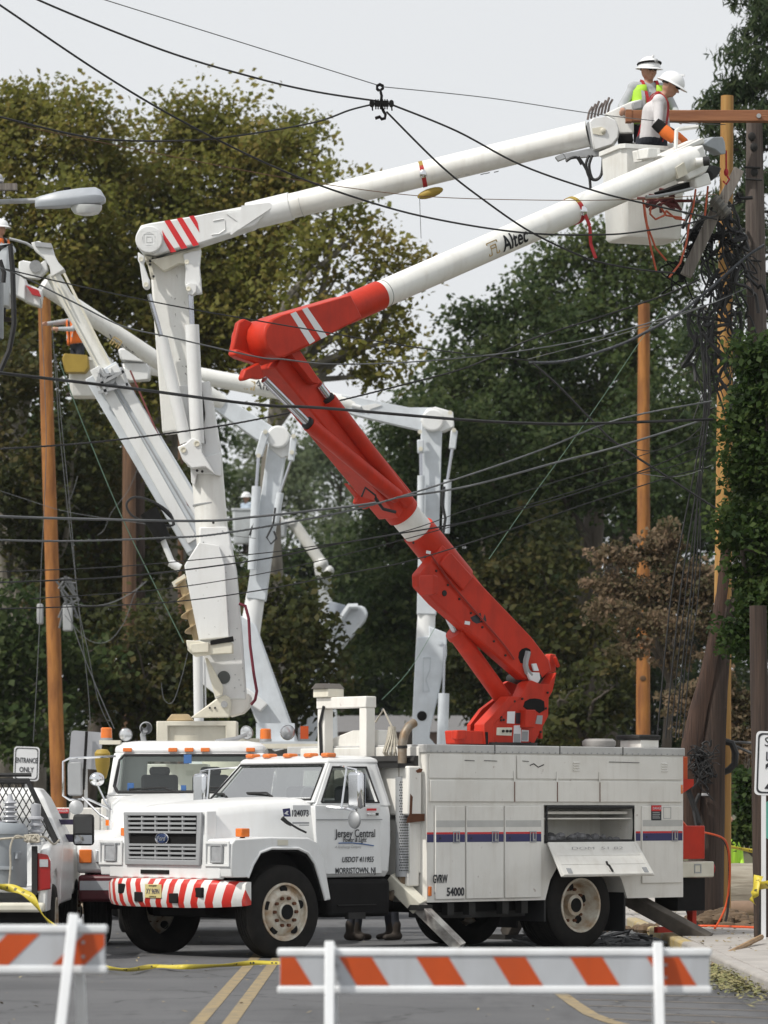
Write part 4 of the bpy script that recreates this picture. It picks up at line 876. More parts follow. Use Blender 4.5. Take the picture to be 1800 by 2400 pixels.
m = MB(); m.lathe([(.075,0),(.08,.04),(.05,.09),(.03,.2)], (-1.25,-.55,2.62), (-.5,-.1,.1), 16); m.tube([(-1.3,-.58,2.44),(-1.32,-.60,2.54),(-1.27,-.56,2.6)], .035, 8); m.build('horn', GREYP, t2)
m = MB(); m.tube([(-1.5,.3,2.46),(-1.6,.55,2.5),(-1.75,.66,2.55)], .03, 6); m.build('lamp_stalk', STEEL, t2)
ORP = MB().box(-1.9,-1.8,1.34,1.44,2.5,2.66).build('orange_panel', ORANGE, t2)
m = MB(); m.lathe([(.001,-.26),(.05,-.24),(.09,-.08),(.10,.08),(.07,.12),(.001,.13)], (-2.2,-1.18,2.25), (.1,0,1), 14); tag(m.build('jug', YELB), 'translucent yellow jug hanging beside the round-nosed truck cab', 'jug')
bpy.data.objects['jug'].matrix_world = WM[t2.name]
# body behind the cab
m = MB(); m.box(-5.6,-2.25,-1.2,1.2,.6,1.75); m.build('service_body', WHITE2, t2, bevel=.015)
m = MB(); m.box(-3.6,-3.0,-1.0,.1,1.75,2.2); m.build('tool_box', WHITE2, t2, bevel=.012)
# mast
YA = 50.4
tu2 = MB(); tu2.cyl((P(540,0,YA+.1).x, YA+.25, 1.7), (P(540,0,YA+.1).x, YA+.25, 2.55), .38, n=24); tu2 = W_('turret', CREAM, t2, tu2)
z2 = lambda *p: zz(380,1450,4.88,*p)
for y_ in (YA-.12, YA+.44): W_('turret_cheek', CREAM, tu2, PS(z2((320,1135),(560,960),(640,900),(720,870),(775,900),(790,960),(770,1130)), y_, .06), .015)
m = MB(); m.cyl(P(*z2((710,980))[0],YA-.16), P(*z2((710,980))[0],YA+.5), .045, n=16); W_('pivot_pin', STEEL, tu2, m)
m = MB()
for q in ((545,1020),(605,1020)): m.cyl(P(*z2(q)[0],YA-.14), P(*z2(q)[0],YA-.1), .014, n=8)
W_('bolt', DARK, tu2, m)
lm = MB(); PS([(466,1236),(533,1234),(541,1270),(553,1336),(566,1480),(577,1640),(505,1640),(466,1500),(432,1325),(466,1271)], YA, .42, lm); lm = W_('lower_mast', WHITE, t2, lm, .02)
m = MB(); PS(z2((770,870),(1000,860),(1020,900),(1000,1010),(930,1080),(790,1120),(760,1110),(740,900)), YA+.02, .42, m); W_('mast_foot', WHITE2, lm, m, .02)
m = MB(); PS([(466,1271),(432,1325),(440,1370),(466,1500),(537,1494),(527,1325),(513,1279)], YA-.14, .138, m); W_('mast_front_plate', WHITE, lm, m, .012)
m = MB(); PS([(436,1500),(440,1525),(456,1538),(490,1533),(546,1530),(545,1505),(490,1508),(468,1502)], YA-.40, .28, m); sb = W_('step_bracket', CREAM, t2, m, .012)
m = MB(); PS([(493,1501),(546,1491),(548,1503),(493,1512)], YA-.42, .06, m); W_('bracket_slot', UNDER, sb, m)
m = MB(); PS(z2((320,290),(530,270),(535,380),(330,390)), YA-.44, .05, m); W_('bracket_box', CREAM, sb, m, .008)
m = MB(); PS(z2((490,445),(520,450),(700,780),(690,870),(610,900),(580,800)), YA-.16, .06, m); W_('guard_plate', CREAM, lm, m, .008)
m = MB(); m.cyl(P(*z2((705,672))[0],YA-.02), P(*z2((705,672))[0],YA+.01), .085, n=24); W_('inspection_hole', mat('hole_grey',(.10,.11,.11),.7), lm, m)
m = MB(); m.tube([P(*q,YA-.08) for q in z2((980,-750),(975,-20),(990,200),(1050,600),(1090,830),(1070,930),(1015,985))], .022, 6)
W_('dark_red_hose', mat('dark_red_hose', (.16,.012,.03), .5), t2, MB().tube([P(*q,YA-.08) for q in ((560,1415),(575,1420),(583,1450),(586,1510),(595,1580),(602,1620),(598,1640),(588,1652))], .022, 6))
m = MB(); 
for i in range(26):
    x, y = random.uniform(440,545), random.uniform(1240,1480); a = P(x+ (y-1200)*.12, y, YA-.005); m.cyl(a, a-Vector((0,.01,0)), .008, n=6)
for q in ((835,240),(825,460),(920,565),(835,640),(880,700),(830,790),(940,830),(900,760)): a = P(*z2(q)[0], YA-.002); m.cyl(a, a-Vector((0,.012,0)), .008, n=6)
W_('bolt_head', STEEL, lm, m)
m = MB()
for i in range(9):
    y = random.uniform(1330,1490); x = random.uniform(440+(y-1330)*.19,520); a = P(x, y, YA-.142); m.add([a, a+Vector((random.uniform(.01,.035),-.001,random.uniform(-.01,.01))), a+Vector((random.uniform(.0,.02),-.001,.008))], [(0,1,2)])
for i in range(26):
    y = random.uniform(620,1000); x = 392+(y-600)*.0976+random.uniform(-36,36); a = P(x, y, YA+.098); m.add([a, a+Vector((random.uniform(.01,.04),-.001,random.uniform(-.05,.02))), a+Vector((random.uniform(.0,.03),-.001,.012))], [(0,1,2)])
W_('paint_chip', mat('chip_grey', (.30,.29,.27), .7), lm, m).__setitem__('kind','stuff')
m = MB()
for q in ((352,620),(360,648),(352,612),(474,1105),(462,1103),(500,1225),(540,1240)): a = P(*q, YA-.145); m.cyl(a, a-Vector((0,.02,0)), .018, n=8)
W_('bolt', DARK, lm, m).__setitem__('kind','stuff')
for dx in (-.05,.0): W_('hydraulic_line', CABLE, lm, MB().tube(crv0([P(470+dx*100,905,YA+.02)+Vector((dx,0,0)), P(478,960,YA-.0), P(476,1000,YA+.02), P(480,1040,YA)]), .012, 5))
m = MB(); pbar(m, (392,600), (432,1010), 84, YA+.10, .34, 104); W_('mast_box', BOOMW, t2, m, .03)
mid_ = MB(); pcyl(mid_, (484,1080), (500,1290), 37, YA+.22, 38, 32); mid_ = W_('insulating_section', BOOMW, t2, mid_)
m = MB(); pbar(m, (448,900), (478,1082), 88, YA+.04, .40, 84); PS([(446,1085),(448,1130),(456,1140),(462,1110),(498,1112),(520,1116),(518,1060),(490,1068)], YA-.02, .1, m); W_('mast_collar', WHITE, t2, m, .015)
m = MB(); m.cyl(P(489,1180,YA+.22), P(489.3,1183,YA+.22), .214, n=32); W_('joint_line', GREYP, mid_, m)
cb = MB(); PS(zz(0,1000,2.765,(1150,130),(1200,110),(1240,75),(1290,85),(1305,110),(1310,165),(1395,310),(1330,260),(1240,270),(1180,210)), YA-.22, .26, cb); cb = W_('cylinder_bracket', WHITE, t2, cb, .015)
m = MB()
for q in ((1188,150),(1275,110)): a = P(*zz(0,1000,2.765,q)[0], YA-.225); W_('pin_boss', CREAM, cb, MB().lathe([(.04,0),(.04,.012),(.028,.014),(.028,.004),(.001,.004)], a, (0,-1,0), 18))
z1 = lambda *p: zz(300,540,5.184,*p)
c1 = MB(); pcyl(c1, (378,790), (436,1038), 15, YA-.12, 15, 20); c1 = W_('lift_cylinder', WHITE, t2, c1)
m = MB(); pcyl(m, (350,690), (378,790), 5.5, YA-.12, 5.5, 12); W_('cylinder_rod', ROD, c1, m)
m = MB(); PS(z1((120,260),(200,310),(205,370),(190,400),(245,560),(265,600),(265,700),(215,720),(180,690),(165,580),(140,400),(118,360)), YA-.22, .10, m); pl2 = W_('link_plate', WHITE, t2, m, .015)
m = MB(); PS(z1((230,390),(280,380),(320,590),(280,590)), YA-.02, .06, m); W_('rear_link', CREAM, pl2, m)
c2 = MB(); pcyl(c2, (450,762), (463,1040), 16.5, YA-.12, 16.5, 20); c2 = W_('lift_cylinder', WHITE, t2, c2)
m = MB(); pcyl(m, (447,690), (450,765), 6, YA-.12, 6, 12); W_('cylinder_rod', ROD, c2, m)
m = MB(); PS(z1((670,290),(760,260),(890,235),(870,430),(900,760),(830,770),(780,790),(720,740),(690,650),(700,500),(690,420)), YA-.1, .12, m); PS(z1((700,660),(740,640),(830,650),(830,740),(790,785),(730,770)), YA-.22, .12, m); pl3 = W_('link_plate', WHITE, t2, m, .012)
m = MB()
for q in ((220,660),(735,710),(160,350),(715,385)): a = P(*z1(q)[0], YA-.225); W_('pin_boss', CREAM, pl3, MB().lathe([(.032,0),(.032,.014),(.022,.016),(.001,.008)], a, (0,-1,0), 16))
m = MB(); PS(z1((200,300),(360,330),(600,260),(880,200),(860,420),(620,400),(480,470),(430,490),(380,450),(290,370),(205,370)), YA-.06, .36, m); W_('elbow_bracket', CREAM, t2, m, .015)
# upper boom
ua = MB(); zE = lambda *p: zz(0,400,2.765,*p)
PS([(321,545),(330,528),(350,523),(460,505),(632,471),(645,478),(598,528),(468,571),(386,590),(365,597),(335,592),(322,575)], YA-.20, .42, ua); ua = W_('upper_boom', WHITE, t2, ua, .02)
c = P(350,563,YA-.205); m = MB(); m.lathe([(.178,0),(.178,.07),(.165,.085),(.09,.088),(.088,.082),(.001,.082)], c, (0,-1,0), 40); dr2 = W_('drum_cover', WHITE, ua, m)
m = MB(); 
for k_ in (.04,.075,.11): m.frame([c+Vector((x*k_,-.084,z*k_)) for x,z in ((-1,-1),(1,-1),(1,1),(-1,1))],[c+Vector((x*(k_-.007),-.084,z*(k_-.007))) for x,z in ((-1,-1),(1,-1),(1,1),(-1,1))],(0,-.004,0))
W_('embossed_squares', WHITE, dr2, m)
for pts in (((1065,325),(1102,318),(1215,500),(1175,508)),((1145,310),(1180,303),(1290,480),(1252,490)),((1225,295),(1255,290),(1280,335),(1292,400)),((1050,385),(1070,420),(1142,525),(1105,530),(1062,450))):
    W_('red_band', REDD, ua, PS(zE(*pts), YA-.206, .006))
m = MB(); PS(zE((1465,278),(1585,262),(1600,275),(1560,320),(1590,345),(1500,415),(1490,410),(1540,330)), YA-.214, .014, m)
for q in (((1370,415),(1420,410)),((1420,410),(1460,380)),((1460,380),(1455,320)),((1380,325),(1450,312))): m.tube([P(*zE(q[0])[0],YA-.205),P(*zE(q[1])[0],YA-.205)], .008, 4)
W_('stiffener', WHITE, ua, m)
m = MB(); PS([(566,482),(634,475),(640,485),(560,538)], YA-.225, .02, m); W_('boom_gusset', WHITE, ua, m)
ux = P(600,503,YA); uT = P(1378,314,YA-.8); uD = (uT-ux).normalized()
tbm = MB(); tbm.cyl(ux, uT, .165, n=36); tbm = W_('boom_tube', BOOMW, t2, tbm)
m = MB(); m.cyl(ux-uD*.1, ux+uD*.48, .182, n=36); W_('boom_collar', WHITE, tbm, m)
m = MB(); m.cyl(ux+uD*.62, ux+uD*.625, .167, n=36); W_('joint_line', GREYP, tbm, m)
nb2 = Vector((0,-1,0)); up2 = Vector((-uD.z,0,uD.x)).normalized()
sx2 = ux + uD*((P(993,420,YA-.4)-ux).dot(uD)); strap(sx2, uD, .167, None, None, tbm, up2, nb2)
m = MB(); m.ball(sx2+Vector((.10,-.02,-.25)), (.17,.07,.065), 14, 8); m.v = [(x, y, z + (x-sx2.x-.10)*.28) for x,y,z in m.v]; tag(m.build('canvas_bag', YELB, world=True), 'yellow oblong tool pouch strapped under the upper white boom', 'pouch')
m = MB(); m.tube([sx2+Vector((-.04,-.1,-.3)), sx2+Vector((-.03,-.1,-.6)), sx2+Vector((-.02,-.1,-.85))], .004, 4); W_('hanging_cord', CABLEG, tbm, m)
for i in range(7):
    m = MB(); a = P(1060+i*16+random.uniform(-4,4), 418-i*3+random.uniform(-5,5), YA-.4-.17); m.bar(a, a+Vector((.06,0,.015)), .012, .004, (0,1,0)); W_('scuff_mark', GREYP, tbm, m)
zF = lambda *p: zz(1200,100,2.765,*p); YT = YA-.85
m = MB(); PS(zF((500,510),(520,490),(620,475),(670,500),(695,560),(690,610),(650,660),(560,690),(530,690),(520,640)), YT-.24, .44, m); tph = W_('tip_head', WHITE, t2, m, .05)
m = MB(); PS(zF((520,555),(580,545),(610,560),(605,590),(580,600),(525,590)), YT-.255, .02, m); a = P(*zF((590,570))[0], YT-.25); m.lathe([(.035,0),(.035,.02),(.02,.03),(.001,.03)], a, (0,-1,0), 16); W_('tip_pin', CREAM, tph, m)
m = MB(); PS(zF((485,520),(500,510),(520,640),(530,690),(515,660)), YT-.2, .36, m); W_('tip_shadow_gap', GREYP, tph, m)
m = MB(); PS(zF((600,460),(770,380),(840,365),(850,430),(790,445),(790,590),(690,590),(690,540),(660,490)), YT+.0, .40, m); W_('platform_arm', BOOMW, tph, m, .02)
m = MB(); PS(zF((775,385),(845,365),(850,425),(785,440)), YT-.12, .14, m); W_('control_console', GREYP, tph, m, .02)
m = MB(); PS(zF((330,720),(530,680),(560,700),(700,680),(700,710),(560,730),(350,752)), YT-.1, .1, m); PS(zF((280,740),(330,715),(350,745),(300,765)), YT-.1, .1, m); W_('leveling_arm', STEEL, tph, m)
m = MB(); PS(zF((690,600),(780,585),(790,640),(700,660)), YT, .3, m); W_('tip_joint', UNDER, tph, m, .02)
m = MB()
for i in range(7):
    a = P(*zF((490+i*22,500-i*8))[0], YT-.05+i*.03); m.tube([a, a+Vector((.02,0,.10)), a+Vector((.06,0,.17+.02*(i%3)))], .016, 5)
W_('control_levers', mat('lever_grey',(.16,.13,.12),.7), tph, m)
m = MB()
for pts in (((430,740),(470,800),(500,870),(510,960)),((500,730),(480,790),(500,870),(545,890),(580,850),(590,740)),((520,730),(500,800),(520,880),(560,880),(590,830),(600,760)),((350,770),(380,750),(420,745),(450,790)),((720,690),(715,760),(735,820),(770,850))):
    W_('hydraulic_hose', CABLE, tph, MB().tube(crv0([P(*q,YT-.3) for q in zF(*pts)]), .019, 5))
bk2 = bucket(t2, (P(1524,0,YT+.55).x, YT+.55, CAMH-(535-YH)*(YT+.55)/F), .66, .6, (535-345)*(YT+.55)/F, R(8), BOOMW, 'bucket')
# ---------------------------------------------------------------- digger derrick behind on the left
YB = 56.0
t3 = thing('digger_derrick', 'white digger truck with square boom raised to the left and tan auger', 'truck', P(420,1900,YB+1.5).xy.to_3d(), R(180), 'utility trucks')
bb = MB(); pbar(bb, (235,868), (478,1275), 84, YB, .46, 92); bb = W_('outer_boom', PALE, t3, bb, .015)
m = MB(); pbar(m, (222,862), (452,1268), 26, YB-.05, .06, 26); pbar(m, (262,858), (497,1255), 24, YB-.04, .05, 24); W_('boom_edge', WHITE, bb, m, .008)
m = MB(); pbar(m, (305,868), (442,1185), 4, YB-.02, .05); W_('boom_hose', mat('dull_red_line', (.20,.05,.05), .7), bb, m)
m = MB(); pbar(m, (240,862), (455,1225), 3, YB-.056, .01); W_('boom_seam', GREYP, bb, m)
ib = MB(); pcyl(ib, (258,880), (122,642), 19, YB+.2, 16.5, 26); ib = W_('inner_boom', BOOMW, t3, ib)
m = MB(); pbar(m, (128,648), (165,725), 3, YB-.0, .04); pbar(m, (150,640), (270,880), 6, YB+.05, .05); pbar(m, (118,650), (240,880), 3, YB, .03); W_('boom_strut', CREAM, ib, m)
m = MB(); 
for i in range(14): PS([(238+random.uniform(-20,40),885+random.uniform(-25,20)) for _ in range(3)], YB-.12+random.uniform(0,.1), .05, m)
for a, b in (((225,905),(290,870)),((230,920),(300,900)),((235,885),(250,925)),((285,860),(300,905))): pbar(m, a, b, 7, YB-.15, .05)
W_('boom_head', STEEL, bb, m)
m = MB(); PS(zE((200,465),(250,455),(335,490),(350,540),(375,590),(420,640),(330,690),(320,620),(280,560),(220,510)), YB+.05, .25, m); PS(zE((120,590),(150,580),(260,600),(300,570),(310,640),(250,700),(140,690),(120,640)), YB+.1, .18, m); tipd = W_('boom_tip', WHITE, ib, m, .015)
m = MB(); m.tube([P(*q,YB+.1) for q in zE((60,440),(120,455),(170,470),(220,500))], .022, 6); PS(zE((225,460),(330,470),(340,500),(230,490)), YB, .2, m); m.cyl(P(*zE((230,620))[0],YB), P(*zE((230,620))[0],YB+.3), .09, n=18); W_('sheave', STEEL, tipd, m)
am = MB(); pcyl(am, (348,1198), (385,1265), 22, YB-.5, 17, 20); am = W_('auger_motor', UNDER, t3, am)
m = MB(); pcyl(m, (380,1262), (408,1330), 7, YB-.5, 7, 12); pcyl(m, (398,1318), (422,1332), 10, YB-.5, 10, 14); W_('auger_shaft', WHITE, am, m)
m = MB(); PS([(402,1365),(432,1345),(436,1356),(408,1376)], YB-.6, .2, m); W_('auger_rest', CREAM, t3, m)
m = MB(); 
prev = None; rings = []
A0, A1 = P(424,1352,YB-.5), P(462,1500,YB-.5); dd = (A1-A0).normalized(); xx = dd.cross(Vector((0,1,0))).normalized(); yy_ = dd.cross(xx)
N_ = 96; inner, outer = [], []
for i in range(N_+1):
    a = i/N_*2*math.pi*4.2; c = A0.lerp(A1, i/N_); d = xx*math.cos(a)+yy_*math.sin(a); inner.append(c+d*.05); outer.append(c+d*.145)
vs = inner+outer+[v+dd*.012 for v in inner]+[v+dd*.012 for v in outer]; n1 = N_+1; fs = []
for i in range(N_): fs += [(i,i+1,n1+i+1,n1+i),(2*n1+i,3*n1+i,3*n1+i+1,2*n1+i+1),(n1+i,n1+i+1,3*n1+i+1,3*n1+i)]
m.add(vs, fs); m.cyl(A0, A1, .055, n=12); W_('auger_screw', TAN, t3, m)
m = MB(); m.tube(crv0([P(*q,YB-.45) for q in zz(0,1000,2.765,(1130,640),(1100,560),(1000,490),(880,455),(820,500),(850,570),(940,620))]), .018, 5); m.tube([P(*q,YB-.4) for q in zz(0,1000,2.765,(1000,490),(1060,540),(1120,600),(1120,640),(1070,640))], .02, 5); W_('motor_hose', CABLE, t3, m)
m = MB(); pcyl(m, (463,1500), (466,1690), 11.5, YB-.2, 11.5, 16); pcyl(m, (480,1520), (482,1680), 2, YB-.2, 2, 8); W_('support_post', WHITE, t3, m)
xb = P(0,0,YB); m = MB(); m.box(P(128,0,YB).x, P(236,0,YB).x, YB-.1, YB+2.4, .55, CAMH-(1893-YH)*YB/F); bd3 = W_('service_body', WHITE2, t3, m, .02)
m = MB(); m.box(P(236,0,YB).x, P(820,0,YB).x, YB+.2, YB+2.4, .6, 1.5); W_('flat_bed', WHITE2, t3, m)
s3 = MB(); PS([(121,1895),(161,1895),(160,1918),(130,1918)], YB-.112, .008, s3); s3 = W_('danger_sign', INK, bd3, s3)
W_('danger_header', REDD, s3, PS([(121,1895),(161,1895),(161,1906),(125,1906)], YB-.116, .005))
text('DANGER', .05, SIGNW, s3, P(143,1900.5,YB-.116), (1,0,0), UZ, world=True)
for x in (-.9,.1): wheel(t3, (P(180,0,YB).x+4.56*0+ (x+.9)*2.2 - WM[t3.name].translation.x, 0, .5), (0,1,0), style='rear')
m = MB(); m.cyl((P(500,0,YB).x,YB+.9,1.5),(P(500,0,YB).x,YB+.9,2.4), .4, n=20); PS([(455,1270),(500,1255),(560,1560),(520,1640),(470,1600)], YB+.3, .6, m); W_('turret', WHITE, t3, m, .02)
m = MB(); m.box(P(560,0,YB).x, P(800,0,YB).x, YB-.2, YB+.1, CAMH-(1738-YH)*YB/F, CAMH-(1750-YH)*YB/F); m.box(P(600,0,YB).x, P(690,0,YB).x, YB, YB+.3, CAMH-(1695-YH)*YB/F, CAMH-(1740-YH)*YB/F); W_('light_rail', PALE, t3, m)
# ---------------------------------------------------------------- two more lift trucks down the street
def far_truck(label, X, Y, col=WHITE2):
    t = thing('bucket_truck', label, 'truck', (X, Y+.8, 0), R(90), 'utility trucks')
    Xc = X; m = MB(); m.box(-1.5,5.0,-1.15,1.15,.55,1.7); b = m.build('service_body', col, t, bevel=.02)
    m = MB(); m.box(5.05,6.7,-1.0,1.0,.6,1.7); m.prism([(5.1,-.9,1.7),(6.6,-.9,1.7),(6.2,-.9,2.35),(5.15,-.9,2.35)], (0,1.8,0)); m.build('cab', col, t, bevel=.05)
    for x in (0,5.9):
        for s in (-1,1): wheel(t, (x,s*1.0,.5), (0,s,0), style='rear')
    return t
def linkset(t, top, bot, rod, cyl0, cyl1, Y, wd=20, rw=6):
    m = MB(); pbar(m, top, bot, wd*.9, Y-.2, .12); W_('link_plate', PALE, t, m, .02)
    m = MB(); pcyl(m, bot, cyl0, rw, Y-.14, rw, 10); W_('cylinder_rod', ROD, t, m)
    m = MB(); pcyl(m, cyl0, cyl1, wd*.52, Y-.14, wd*.52, 14); W_('lift_cylinder', PALE, t, m)
YC = 68.0
t4 = far_truck('white lift truck down the street, its leaning mast right of the tallest mast', P(640,0,YC).x, YC)
m = MB(); pbar(m, (652,1030), (600,1405), 44, YC, .36, 46); lc4 = W_('lower_mast', PALE, t4, m, .02)
m = MB(); pcyl(m, (600,1390), (580,1520), 22, YC+.18, 25, 24); W_('insulating_section', WHITE, t4, m)
m = MB(); PS([(560,1440),(600,1465),(612,1500),(700,1745),(640,1760),(600,1690),(565,1600)], YC-.1, .7, m); W_('turret', PALE, t4, m, .03)
m = MB(); PS([(560,1600),(590,1620),(628,1650),(610,1668),(570,1640)], YC-.4, .3, m); W_('turret_cover', WHITE, t4, m, .02)
m = MB(); m.lathe([(.001,-.3),(.20,-.3),(.20,.10),(.185,.12),(.001,.12)], P(652,1025,YC-.02), (0,-1,0), 28); PS([(630,1030),(640,1000),(665,998),(682,1020),(690,1035),(680,1065),(660,1075),(630,1050)], YC-.015, .4, m); W_('elbow_cap', WHITE, t4, m, .02)
m = MB(); PS([(640,1000),(690,1035),(676,1060),(600,1030),(505,962),(455,925),(460,890),(510,918),(600,975)], YC+.3, .3, m); ub4 = W_('upper_boom', PALE, t4, m, .02)
yC2 = YC-.6
m = MB(); m.cyl(P(520,945,YC+.4), P(100,668,YC-1.2), .145, n=24); W_('boom_tube', BOOMW, t4, m)
m = MB(); PS([(15,625),(50,630),(62,660),(60,705),(30,690),(0,690),(0,640)], YC-1.5, .3, m); PS([(40,655),(100,680),(95,720),(55,705)], YC-1.4, .3, m); W_('tip_cover', WHITE, t4, m, .03)
m = MB(); PS([(60,668),(90,680),(96,695),(75,690)], YC-1.55, .1, m); W_('red_strap', REDF, t4, m)
text('Altec', .28, INK, t4, P(289,812,YC-.75)+Vector((0,-.15,0)), P(320,838,YC)-P(289,817,YC), P(289,790,YC)-P(305,812,YC), world=True)
def sqlogo(px, py, Y, s, ang, t):
    m = MB(); c = P(px,py,Y); u = Vector((math.cos(ang),0,math.sin(ang))); v = Vector((-math.sin(ang),0,math.cos(ang)))
    for x0,y0,x1,y1 in ((-.5,-.4,-.5,.5),(.5,-.4,.5,.5),(-.5,.5,.5,.5),(-.22,-.4,-.22,.2),(.22,-.4,.22,.2),(-.22,0,.22,0)): m.bar(c+u*x0*s+v*y0*s, c+u*x1*s+v*y1*s, s*.13, .006, (0,1,0))
    W_('maker_emblem', GOLD, t, m)
sqlogo(271, 804, YC-.95, .16, R(-32), t4)
linkset(t4, (622,1012), (606,1068), None, (601,1140), (591,1335), YC, 21, 4)
linkset(t4, (688,1025), (682,1080), None, (657,1155), (645,1225), YC, 17, 4)
m = MB()
for q in ((622,1012),(606,1068),(688,1022),(684,1060)): W_('pin_boss', CREAM, t4, MB().cyl(P(*q,YC-.23), P(*q,YC-.1), .04, n=12))
m = MB(); m.tube([P(*q,YC-.2) for q in ((645,1190),(640,1230),(625,1260),(635,1275),(648,1262),(642,1245))], .018, 5); m.tube([P(*q,YC-.2) for q in ((598,1215),(590,1240),(585,1255))], .02, 5); W_('hose', CABLE, t4, m)
b4 = bucket(t4, P(-25,720,YC-1.3), .8, .7, 1.05, 0, PALE)
YD = 70.0
t5 = far_truck('white lift truck down the street, upright mast behind the red boom', P(1000,0,YD).x, YD)
m = MB(); pbar(m, (1012,990), (1000,1440), 50, YD, .36, 46); lm5 = W_('lower_mast', PALE, t5, m, .02)
m = MB(); pcyl(m, (1000,1430), (996,1520), 21, YD+.18, 22, 24); W_('insulating_section', WHITE, t5, m)
m = MB(); PS(zz(900,1100,2.765,(205,1170),(215,1090),(290,1080),(290,1015),(405,1060),(408,1200),(350,1480),(300,1680),(295,1740),(340,1790),(185,1790),(185,1600)), YD-.05, .5, m); W_('turret', PALE, t5, m, .02)
m = MB(); m.lathe([(.09,0),(.09,.01),(.001,.012)], P(989,1678,YD-.05), (0,-1,0), 20); W_('inspection_hole', UNDER, t5, m)
m = MB(); m.tube([P(*q,YD-.06) for q in zz(900,1100,2.765,(255,1220),(300,1220),(295,1300),(270,1360),(295,1440),(250,1440),(255,1220))], .008, 4); m.cyl(P(1031,1506,YD-.07),P(1031,1506,YD), .04, n=14); W_('embossed_rib', PALE, t5, m)
m = MB(); pcyl(m, (1040,1625), (1037,1745), 13, YD-.1, 13, 16); c5 = W_('lift_cylinder', PALE, t5, m)
m = MB(); pcyl(m, (1042,1510), (1039,1630), 3.2, YD-.1, 3.2, 10); W_('cylinder_rod', ROD, c5, m)
m = MB(); m.lathe([(.001,-.3),(.205,-.3),(.205,.10),(.19,.12),(.001,.12)], P(1014,986,YD-.02), (0,-1,0), 28); PS([(985,985),(1000,958),(1020,953),(1062,965),(1065,1000),(1042,1010),(1000,1010)], YD-.015, .4, m); W_('elbow_cap', WHITE, t5, m, .02)
m = MB(); PS([(1020,955),(1010,1000),(985,1008),(830,972),(800,960),(800,925),(830,930),(960,955)], YD+.2, .3, m); ub5 = W_('upper_boom', PALE, t5, m, .02)
m = MB(); PS([(845,952),(880,945),(895,950),(870,958),(860,968)], YD+.18, .03, m); pcyl(m, (825,950),(845,955), 5, YD+.18, 5, 8); W_('stiffener', WHITE, ub5, m)
m = MB(); m.cyl(P(830,950,YD+.35), P(350,858,YD-.3), .155, n=24); W_('boom_tube', BOOMW, t5, m)
text('Altec', .24, INK, t5, P(628,908,YD+.05)+Vector((0,-.16,0)), (1,0,-.17), (.17,0,1), world=True)
sqlogo(585, 905, YD-.12, .17, R(-10), t5)
linkset(t5, (985,1030), (986,1062), None, (987,1115), (985,1290), YD, 17, 4)
linkset(t5, (1065,1008), (1060,1052), None, (1049,1125), (1045,1250), YD, 18, 4)
m = MB()
for q in ((984,1012),(986,1052),(1055,967),(1064,1008)): W_('pin_boss', CREAM, t5, MB().cyl(P(*q,YD-.23), P(*q,YD-.1), .04, n=12))
m = MB(); m.tube([P(*q,YD-.2) for q in ((1040,1140),(1036,1180),(1044,1215),(1038,1250),(1034,1262))], .03, 5); W_('hose', CABLE, t5, m)
m = MB(); PS([(276,820),(282,815),(338,818),(341,828),(338,848),(282,843)], YD-.7, .4, m); PS([(287,850),(345,852),(352,862),(350,888),(300,892),(287,885)], YD-.6, .4, m); W_('tip_cover', WHITE, t5, m, .03)
m = MB(); PS([(338,830),(372,832),(372,843),(338,843)], YD-.5, .1, m); W_('red_band', REDD, t5, m)
b5 = bucket(t5, (P(210,0,YD-.5).x, YD-.5, CAMH-(938-YH)*YD/F), .74, .66, (938-850)*YD/F, 0, BOOMW)
m = MB(); PS([(145,840),(150,828),(205,832),(208,860),(200,872),(152,872)], YD-1.1, .3, m); W_('yellow_cover', YELB, b5, m, .02)
m = MB(); PS([(250,862),(275,860),(290,880),(285,900),(255,895)], YD-.6, .3, m); W_('tip_block', PALE, t5, m, .02)
# arms far down the street, one truck with a bucket boom and one with a grey boom
YE = 110.0
t6 = far_truck('distant white lift truck with its short boom leaning left behind the trees', P(760,0,YE).x, YE)
m = MB(); m.cyl(P(690,1228,YE), P(752,1318,YE), .16, n=20); ef = W_('boom_tube', BOOMW, t6, m)
m = MB(); PS([(735,1320),(750,1308),(765,1318),(776,1335),(778,1352),(740,1352)], YE-.1, .5, m); m.ball(P(755,1322,YE-.1), .18, 10, 6); m.ball(P(770,1338,YE-.1), .16, 10, 6); W_('elbow', WHITE, t6, m, .05)
m = MB(); pbar(m, (760,1345), (775,1760), 30, YE+.3, .4, 36); W_('lower_mast', PALE, t6, m)
m = MB(); PS([(650,1215),(662,1212),(668,1222),(680,1215),(690,1212),(692,1228),(670,1232),(652,1228)], YE-.2, .4, m); W_('boom_tip', WHITE, t6, m, .03)
b6 = bucket(t6, P(661,1258,YE-.1), .28, .5, .42, 0, PALE); b6b = bucket(t6, P(578,1275,YE+.2), .8, .7, 1.0, 0, PALE)
m = MB(); pcyl(m, (578,1270), (655,1225), 6, YE+.2); W_('bucket_arm', STEEL, t6, m)
YF = 95.0
t7 = far_truck('distant pale grey lift truck with a boom lying low between the far trees', P(740,0,YF).x+.8, YF+1.5)
m = MB(); PS(zz(600,1120,5.027,(860,1450),(1060,1500),(1010,1640),(940,1600),(820,1560)), YF+.4, .3, m); gb = W_('upper_boom', mat('grey_blue_paint', (.42,.46,.52), .45), t7, m, .02)
m = MB(); PS(zz(600,1120,5.027,(1090,1560),(1120,1510),(1240,1505),(1290,1530),(1320,1600),(1290,1680),(950,2100),(860,2040)), YF, .55, m); W_('lower_mast', PALE, t7, m, .05)
m = MB(); pbar(m, (768,1555), (700,1760), 50, YF+.1, .4, 60); W_('mast_base', PALE, t7, m)
